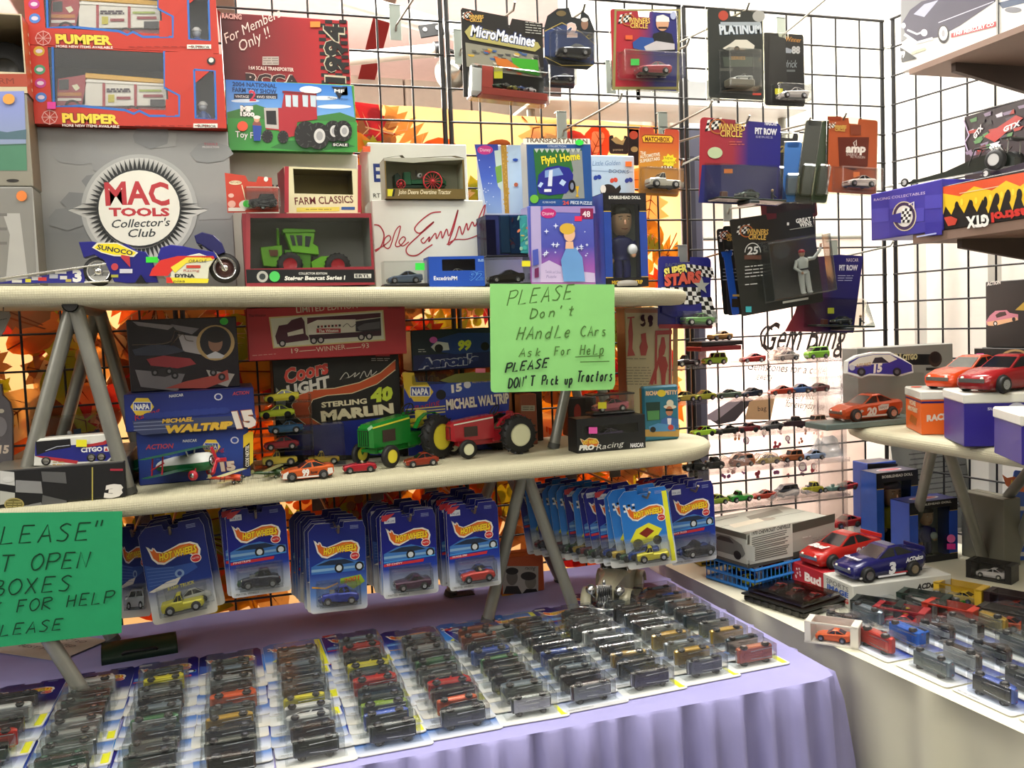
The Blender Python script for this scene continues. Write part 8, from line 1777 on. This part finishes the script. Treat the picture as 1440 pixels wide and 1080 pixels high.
# schedule sheet, grey carton, bobblehead cartons, basket and its carton
F = fpx((1262,770),(1388,770),(1256,612), Y=-.14, rest=ZR + .0006); root = empty('schedule_sheet', F.mw() @ Matrix.Rotation(-.12,4, 'X'), 'printed white schedule sheet in a clear stand behind the right tube legs', 'paper')
b = MB(); b.box(.008,0,.01, F.W - .008,.0005, F.H - .01, C('c8c8c4', .6)); b.build('sheet', root); b = MB(); b.box(0,-.003,0, F.W, -.001, F.H, CLEAR('e8eaea', .5)); b.box(0,-.003,0, F.W, .03,.003, CLEAR('e8eaea', .5)); b.build('clear_stand', root)
a = Art(Face(Vector((0,0,0)), Vector((1,0,0)), Vector((0,0,1)), F.W, F.H), root, root=Matrix.Identity(4), name='schedule_print'); a.px = False; a.t('SCHEDULE', (F.W * .28, F.H * .86),(F.W * .72, F.H * .86),.012, '2a2a2c', 0,.03)
for k in range(12): a.lines(F.W * .14, F.H * (.80 - k * .055), F.W * .86, F.H * (.79 - k * .055),1, '3c3c40', .003) if k < 0 else a.line([(F.W * (.12 + .1 * R()), F.H * (.79 - k * .05)),(F.W * (.6 + .28 * R()), F.H * (.79 - k * .05))], .0035, '4a4a4e')
F = fpx((1352,775),(1412,800),(1352,690), X=-.06, rest=ZR + .0006); carton('carton', 'plain grey-brown carton standing behind the tube leg at the right wall', 'box', F, .05, '6e6c5e')
F = fpx((1222,772),(1262,772),(1220,652), Y=-.16, rest=ZR + .0006); a = carton('carton', 'black and blue bobblehead carton seen from behind, leftmost of the three', 'box', F, .06, '2448a0', top='4a4450'); a.rect(1220,652,1262,678, '1c1a20'); a.rect(1221,678,1262,680, 'b8a870')
F = fpx((1234,776),(1292,778),(1233,666), Y=-.24, rest=ZR + .0006); bobble(F, .06, 'bobblehead window carton with yellow-shirted driver, middle of the three', 'bobblehead driver in yellow shirt inside the middle carton', 'd8c430', '2a1c14', '1a1a18', '4c4854', '2a52a8', '')
F = fpx((1280,796),(1347,802),(1278,708), Y=-.345, rest=ZR + .0006); a, f = bobble(F, .065, 'bobblehead window carton with blue-suited driver and pink stickers, nearest of three', 'bobblehead driver in navy suit inside the nearest carton on the cream table', '24288c', '241812', '1c2070', '28307c', '2448a8', '', stick=(1336,768,12,8, 'e83c9c')); sticker(F, a.root_ob, 1336,757,12,12, 'f070b0', True)
F = fpx((1406,800),(1475,806),(1404,658), Y=-.42, roll=True); a = pack('carded_toy_car', 'tall blue blister card with a flame logo at the right picture edge', F, '2858b8', (1410,738,1450,756),.025, carp=('coupe', 'b8a870')); a.rect(1404,712,1475,718, 'd8d8cc'); a.rect(1404,734,1475,757, 'c8c498'); a.rect(1404,776,1475,782, 'd8d8d4')
a.poly([(1409,667),(1416,672),(1426,670),(1440,678),(1475,676),(1475,696),(1440,692),(1424,690),(1414,682)], 'd8682c'); a.t('HOT WHEELS', (1420,688),(1470,688),10, 'e8c838', .1,.04); a.lines(1410,762,1432,774,3, 'd8e0f0', 2)
F, D = cbox((1010,800),(1062,835),(1182,803), ZR, 800); root = empty('plastic_basket', F.mw(), 'blue plastic lattice basket of toy cars under the grey and white car carton', 'basket'); D = .15; BL = C('2a78c8', .4)
for (x0, y0, x1, y1) in ((0,0, F.W, 0),(F.W, 0, F.W, D),(F.W, D, 0, D),(0, D, 0,0)):
 b = MB(); n = int(math.hypot(x1 - x0, y1 - y0) / .0125)
 for zz in (.004, F.H * .45, F.H - .005): b.tube([(x0, y0, zz),(x1, y1, zz)], .0035 if zz > .01 else .004, BL, 4, smooth=False)
 for k in range(n + 1): x, y = x0 + (x1 - x0) * k / n, y0 + (y1 - y0) * k / n; b.tube([(x, y, .003),(x, y, F.H - .004)], .0017, BL, 4)
 b.build('basket_side', root)
b = MB(); b.box(0,0,0, F.W, D, .003, BL); b.build('basket_floor', root)
for k in range(14):
 c, nm_ = (('c8c030', 'yellow'),('2848a8', 'blue'),('a82c2c', 'red'),('2c6c3c', 'green'),('3c3c40', 'grey'),('d87c2c', 'orange'),('c8c8c8', 'white'))[k % 7]
 car('toy_car', '%s loose toy car in the blue basket, %s layer' % (nm_, 'lower' if k < 7 else 'upper'), 'toy car', F.mw() @ Matrix.Translation((.03 + (k % 7) * .032,.045 + (k % 3) * .04,.0035 + (k // 7) * .027)) @ Matrix.Rotation(1.2 + R() * .5,4, 'Z'), ['coupe', 'van', 'stock'][k % 3], .060, c, group='loose toy cars in the blue basket', parts=False)
zt = ZR + F.H + .001; F2, D2 = cbox((1003,784),(1051,799),(1175,772), zt, 752); D2 = .175
a = carton('carton', 'large grey and white carton picturing a car, with a text panel, on the blue basket', 'box', F2, D2, 'b0b2a8', top='a6a89c', b=.002)
a.poly([(1051,753),(1174,722),(1174,734),(1051,766)], '55564c'); a.poly([(1051,793),(1174,762),(1174,772),(1051,800)], '4c4c44'); a.poly([(1054,749),(1114,736),(1115,782),(1054,794)], 'd0d2c8'); a.t('1970 CHEVROLET CHEVELLE', (1057,753),(1111,741.5),3.6, '2a2a28', .1,.03)
for k in range(12): a.line([(1057,757 + k * 2.9),(1110 - R() * 8,745.5 + k * 2.9)], 1.2, '5a5a54')
a.lines(1128,754,1140,758,1, 'd8d8d0', 1.4,-.2); a.lines(1142,756,1168,764,3, '8c8c84', .8,-.22)
S = subface(F2, D2, 'left'); a2 = Art(S, a.root_ob, name='side_print'); a2.px = False; a2.rect(0, S.H * .84, S.W, S.H, '55564c'); a2.rect(0,0, S.W, S.H * .10, '4c4c44'); a2.poly([(.03,.03),(.05,.045),(.08,.058),(.12,.060),(.16,.048),(.17,.03),(.16,.02),(.05,.018)], '6c6e68'); a2.poly([(.07,.045),(.09,.056),(.12,.056),(.135,.046)], '2c2e2c'); a2.ell(.065,.022,.012,.010, '1c1c1c'); a2.ell(.145,.022,.012,.010, '1c1c1c'); a2.rect(.17,.018,.2,.052, 'b8bab0')
T = subface(F2, D2, 'top'); a2 = Art(T, a.root_ob, name='top_print'); a2.px = False; a2.rect(0,0, T.W, .018, '55564c'); a2.rect(0,.19, T.W * .9,.203, '3c3c38'); a2.poly([(.10,.09),(.22,.11),(.24,.15),(.12,.13)], '6c6c60'); a2.ell(.14,.08,.022,.013, '8c8678'); a2.poly([(.02,.06),(.12,.07),(.13,.10),(.03,.09)], 'c0b8a4'); a2.line([(.03,.14),(.11,.145)], .004, '5c5c54')
F, D = cbox((1064,838),(1130,872),(1190,853), ZR, 858); root = empty('black_tray', F.mw(), 'low black ribbed plastic tray case with a clear reddish lid', 'case'); D = .16
b = MB(); b.box(0,0,0, F.W, D, .014, C('16160f', .35),.004); b.box(-.003,-.003,.014, F.W + .003, D + .003,.018, C('1c1c18', .3),.0015); [b.box(-.001,.01 + k * .02,.002,.0,.02 + k * .02,.012, C('24241e', .4)) for k in range(7)]; b.build('tray_base', root)
b = MB(); b.box(.006,.006,.018, F.W - .006, D - .006,.030, CLEAR('b89c94', .5),.004); b.build('clear_lid', root)
for k in range(3): car('toy_car', 'dark red toy car under the lid of the black tray, %s' % ['near', 'middle', 'far'][k], 'toy car', F.mw() @ Matrix.Translation((F.W * .5,.03 + k * .045,.0183)), 'stock', .045, '6c2020', parts=False)
zt = None
for lab, L, N, Rr, top, col, clab, ccol, w_, cx_ in (('red beer-brand carton end beside the white one, under the red race car', (1118,819),(1159,838),(1290,815),806, 'b02830', 'large red toy race car with white bonnet lettering on the red carton', 'b0241e', 'Bud', .092),('white sports carton end, under the navy race car', (1160,838),(1200,859),(1329,842),825, 'c8c8c0', 'large navy toy race car numbered 3 on the white carton', '1c1c58', '3', .10)):
 F, D = cbox(L, N, Rr, ZR, top, W=.235); a = carton('carton', lab, 'box', F, D, col); S = subface(F, D, 'left'); a2 = Art(S, a.root_ob, name='side_print'); a2.px = False
 if w_ == 'Bud': a2.t('Bud', (S.W * .42, S.H * .36),(S.W * .92, S.H * .36), S.H * .36, 'e8dcd8', 0,.05); [a2.ell(S.W * (.12 + .2 * R()), S.H * (.3 + .5 * R()),.003,.003, 'e8c8c8', 6) for k in range(9)]; a2.t('RACING', (S.W * .5, S.H * .18),(S.W * .9, S.H * .18),.004, 'e8dcd8')
 else: a2.t('SPORTS', (S.W * .12, S.H * .66),(S.W * .85, S.H * .66), S.H * .2, '4a4c50', .1); a2.t('IMAGE', (S.W * .14, S.H * .42),(S.W * .85, S.H * .42), S.H * .2, '3c5ca8', .1,.05); a2.t('RACING', (S.W * .14, S.H * .16),(S.W * .85, S.H * .16), S.H * .18, 'b83c38', .1,.05); a.px = False; a.t('ACDelco', (.15, F.H * .52),(.21, F.H * .55), F.H * .22, '2a2a28', .2,.05)
 ph = math.atan2(F.u.y, F.u.x); c = F.O + F.u * cx_ + (-F.n) * (D * .5) + Vector((0,0, F.H + .0005)); L_ = .185
 o = car('toy_race_car', clab, 'toy car', TR(*c, ph + .06), 'stock', L_, ccol, detail=1)
 a = Art(Face(Vector((-L_ / 2,-.207 * L_, 0)), Vector((1,0,0)), Vector((0,0,1)), L_, .05), o, root=Matrix.Identity(4), name='livery', e0=.0004); a.px = False
 H_ = Art(Face(Vector((-L_ * .46,-.03,.2255 * L_)), Vector((1,0,.06)).normalized(), Vector((0,1,0)),.06,.06), o, root=Matrix.Identity(4), name='bonnet_lettering', e0=.0006); H_.px = False
 if w_ == 'Bud': a.t('25', (.10,.018),(.128,.018),.018, 'e4e0dc', .1,.06); H_.t('Bud', (.012,.050),(.012,.008),.022, 'e8e0dc', 0,.06)
 else: a.t('3', (.085,.012),(.102,.012),.022, 'e4e4e8', .1,.06); a.t('ACDelco', (.128,.030),(.172,.034),.009, 'e4e4e8', .2,.05); a.rect(.058,.006,.128,.010, 'e4e4e8'); a.rect(.10,.010,.142,.013, 'b03038'); a.rect(.012,.008,.036,.012, 'd8d4d0'); H_.t('Goodwrench', (.014,.052),(.014,.006),.012, 'd8d8e0', 0,.05)
 b = MB(); b.box(.485 * L_, -.17 * L_, .255 * L_, .50 * L_, .17 * L_, .305 * L_, C(ccol, .3),.001); b.build('spoiler', o)
# boxed and carded cars on the cream table
G = 'toy cars laid out on the cream table'
bx = [((1172,892), 'd8d4c8', 'd0602c', 'white and orange boxed toy car nearest the black tray', .2),((1235,862), '1c2420', '2a4c3c', 'dark green boxed toy race car before the white sports carton', .1),((1268,872), '8c2428', 'a82c2c', 'red-ended boxed toy race car before the white sports carton', .05),((1300,852), '1c2c24', '2c4c3c', 'black and green boxed toy car right of the red-ended box', 0),((1352,838), 'd0a82c', 'd8b83c', 'yellow boxed toy car behind the green formula card', -.1),((1338,868), 'a83020', '5c2c28', 'orange-ended boxed toy car left of the yellow box', -.1),((1395,805), '1c1a1a', 'c8c4c4', 'clear boxed black and white stock car numbered 01', -.1),((1425,852), '2a1818', '8c2c20', 'dark red boxed toy car at the right picture edge', -.1),((1415,875), '24201c', 'c84424', 'orange-nosed boxed toy car at the right picture edge', -.1)]
for px, c, cc, lab, an in bx:
 p = at(*px, Z=ZR + .015); M = TR(p.x, p.y, ZR + .0006,-1.05 + an); r_ = empty('boxed_toy_car', M, lab, 'toy car', G); W, D, H = .095,.045,.040; b = MB(); m = C(c, .4)
 b.box(-W / 2,-D / 2,0, W / 2, D / 2,.003, m); b.box(-W / 2,-D / 2,0,-W / 2 + .012, D / 2, H, m, .001); b.box(W / 2 - .014,-D / 2,0, W / 2, D / 2, H, m, .001); b.box(-W / 2, D / 2 - .001,0, W / 2, D / 2, H, m); b.box(-W / 2,-D / 2, H - .003, W / 2,-D / 2 + .003, H, m); b.build('carton_ends', r_); b = MB(); b.box(-W / 2 + .012,-D / 2,.003, W / 2 - .014, D / 2, H, CLEAR(gl=.4)); b.build('clear_sleeve', r_)
 bo, ch, wh, pos = carmesh('stock', .062, cc); t = link('toy_car', bo, r_, Matrix.Translation((0,0,.0035))); [link('wheel', wh, t, Matrix.Translation(q)) for q in pos]
rs = random.Random(5); k_ = 0
front = [('1c1c20', '1e1e22'),('c03024', 'c03024'),('6c7880', '5c686c'),('2c4ca0', '30343a')]
for row in range(6):
 for k in range(7):
  Y = -.70 - row * .118 + (rs.random() - .5) * .01; X = -.708 + .03 * row * .3 + k * .062 + (.02 if row == 0 else 0)
  if row == 0 and k > 4: continue
  c, base = front[row] if k == 0 and row < 4 else {(0,1): ('6c7880', '6c7880'),(0,2): ('e0cc20', 'e0cc20'),(1,1): ('2868c8', '2868c8'),(0,4): ('3ca030', '3ca030'),(1,4): ('b08c30', 'a8a078')}.get((row, k),(rs.choice(list(names)[:10]), rs.choice(['3c423e', '6a706c', 'b0b2b0', '2c302c'])))
  h = .0045 if k else .0015
  M = Matrix.Translation((X, Y + .112, ZR + h + .0008)) @ Matrix.Rotation(-PI / 2 + .03 + (rs.random() - .5) * .06,4, 'Z') @ Matrix.Rotation(-PI / 2 - h / CHt, 4, 'X')
  sty = 'formula' if (row, k) in ((0,2),(0,4)) else rs.choice(['coupe', 'truck', 'stock', 'van', 'rod'])
  carded(M, '%s carded toy car, %s from the cream table edge, %s' % (names.get(c, {'e0cc20': 'bright yellow', '2868c8': 'bright blue', '3ca030': 'bright green'}.get(c, 'dark')), ['nearest'][0] if k == 0 else ORD[k], ['rearmost row', 'second row from rear', 'third row from rear', 'fourth row from rear', 'fifth row from rear', 'front row'][row]), G, sty, c, base, PR(rs.choice(['blue', 'plain', 'teal']), None, rs.choice([0,1])), parts=True, L=.074)
# ================================================================ clear acrylic riser with small cars
X0, X1, Yf, Yb = -.80,-.285,-.20,-.06
TZ = [.895,.982,1.065,1.152,1.236]
root = empty('acrylic_riser', Matrix.Translation((X0, Yf, ZR)), 'clear acrylic five-tier riser full of small toy cars, in the corner', 'display stand'); AC = CLEAR('fdfcfc', .3)
for z in TZ: b = MB(); b.box(0,0, z - ZR - .004, X1 - X0, Yb - Yf, z - ZR, AC); b.box(0,-.001, z - ZR - .005, X1 - X0,.001, z - ZR + .006, AC); b.build('tier', root)
for x in (0, X1 - X0 - .004): b = MB(); b.box(x, .01,.0005, x + .004, Yb - Yf, TZ[-1] - ZR + (.0), AC); b.build('side_panel', root)
TI = [(4,1007, 'wagon', '9ab83c', 'lime and wood-sided'),(4,1060, 'stock', '9c2420', 'red low'),(4,1108, 'coupe', 'a8a49c', 'bagged grey'),(4,1150, 'van', '7cb838', 'lime green'),(4,968, 'truck', '2a1a1c', 'dark maroon'),(3,962, 'coupe', 'b8a848', 'tan'),(3,990, 'coupe', 'a8b03c', 'olive-yellow'),(3,1024, 'stock', '5c6c5c', 'grey-green'),(3,1056, 'stock', '2c3444', 'dark navy'),(3,1098, 'stock', 'b0402c', 'orange-red'),(3,1124, 'coupe', '3c5c90', 'steel blue'),(3,1150, 'stock', '6c2c34', 'wine red'),(2,988, 'coupe', '9cd030', 'bright lime'),(2,1020, 'stock', '2a2a28', 'black'),(2,1050, 'muscle', '6c2028', 'dark cherry'),(2,1084, 'coupe', '5a5c60', 'grey'),(2,1116, 'rod', '3c2c34', 'brown-black'),(2,1146, 'wagon', 'a87c6c', 'dusty pink'),(1,975, 'rod', '1c1c1c', 'black'),(1,1000, 'rod', '2a2a2c', 'charcoal'),(1,1042, 'van', 'a86848', 'bagged copper'),(1,1078, 'coupe', 'b0a03c', 'bagged mustard'),(1,1112, 'wagon', '9c5c38', 'rust'),(1,1142, 'coupe', '8ca4cc', 'pale blue'),(0,1004, 'coupe', '8ca83c', 'yellow-green'),(0,1038, 'truck', '3ca040', 'bright green'),(0,1072, 'stock', 'a83c2c', 'brick red'),(0,1104, 'van', '3a3c44', 'dark grey'),(0,1140, 'rod', 'b0ac30', 'yellow'),(0,1166, 'formula', '6c8c84', 'grey-green open'),(0,1188, 'stock', 'a83438', 'red')]
for t, px, sty, c, nm_ in TI:
 z = TZ[t]; p = at(px, 600, Y=-.15); car('toy_car', '%s toy car on the acrylic riser, %s tier' % (nm_, ['bottom', 'second', 'middle', 'fourth', 'top'][t]), 'toy car', TR(p.x, -.15, z + .0004,(R() - .5) * .3), sty, .062, c, parts=t != 2)
for i, (px, t, w_, h_, lab) in enumerate(((1172,1,.085,.055, 'large crumpled pale blue plastic bag at the right end of the riser'),(1040,1,.11,.034, 'crumpled clear bag around a copper toy van on the riser'),(1084,1,.08,.03, 'crumpled clear bag around a mustard toy car on the riser'),(1108,4,.075,.036, 'crumpled clear bag around a grey toy car on the riser'),(1110,0,.17,.022, 'long crumpled clear bag lying on the bottom riser tier'))):
 p = at(px, 600, Y=-.175); b = MB(); b.T = TR(p.x, -.15 if i != 4 else -.185, TZ[t] + .0006); n = 10; rr_ = random.Random(i)
 b.loft([[((u + (rr_.random() - .5) * .12) * w_ * (1 if abs(u) < .5 else .8),.035 * s * math.cos(q * PI / 5) * (.8 + .4 * rr_.random()) * (.5 if i == 4 else 1), max(0, h_ * s * (.5 + .5 * math.sin(q * PI / 5)) * (.75 + .4 * rr_.random()))) for q in range(n)] for u, s in ((-.5,.3),(-.3,.9),(-.1,.7),(.1,1),(.3,.8),(.5,.35))], CLEAR('dfe8ec' if i == 0 else 'f0e8e4', .6,.2,.10), True, False)
 tag(b.build('plastic_bag'), lab, 'bag')
for i, (l, r, y0, y1, c, lab, z) in enumerate(((982,1040,492,484, '8c2428', 'flat red tray box on the top riser tier', TZ[4] + .034),(984,1042,483,478, '241a1c', 'flat black tray box on the red one, under a tan toy car', TZ[4] + .046))):
 p0, p1 = at(l, 490, Y=-.16), at(r, 490, Y=-.16); F = Face(Vector((p0.x, -.17, z)), Vector((1,0,0)), Vector((0,0,1)), p1.x - p0.x, .011); carton('tray_box', lab, 'box', F, .07, c)
car('toy_car', 'tan toy car on the black tray box above the riser', 'toy car', TR(at(1014,480, Y=-.14).x, -.135, TZ[4] + .0578,.1), 'muscle', .062, 'b08850')
p0 = at(1014,480, Y=-.14); b = MB(); b.T = TR(p0.x, -.135, TZ[4]); [b.box(x, -.03,.0005, x + .002,.03,.0335, AC) for x in (-.045,.045)]; b.build('bracket_pair').name = 'clear_bracket'; tag(bpy.data.objects['clear_bracket'], 'clear plastic bracket holding the tray boxes over the riser', 'bracket')
F = Face(Vector((at(1180,740, Y=-.17).x, -.17, ZR + .0006)), Vector((1,0,0)), Vector((0,0,1)),.075,.055); r_ = case(F, .05, 'clear upright case with a red toy car on top, behind the red race car', bc='8c8c88', bh=.004)
car('toy_car', 'red and orange toy car on the clear upright case behind the red race car', 'toy car', F.mw() @ Matrix.Translation((F.W * .5,.025, F.H + .0006)), 'stock', .085, 'a82c30')
p = at(1000,800, Y=-.10); F = Face(Vector((p.x - .05,-.14, ZR + .0006)), Vector((1,0,0)), Vector((0,0,1)),.10,.04); a = winbox('display_carton', 'small yellow window carton behind the blue basket', 'box', F, .05, 'b8a838', [(985,788,1012,800)], inner='3c3420')
flush()
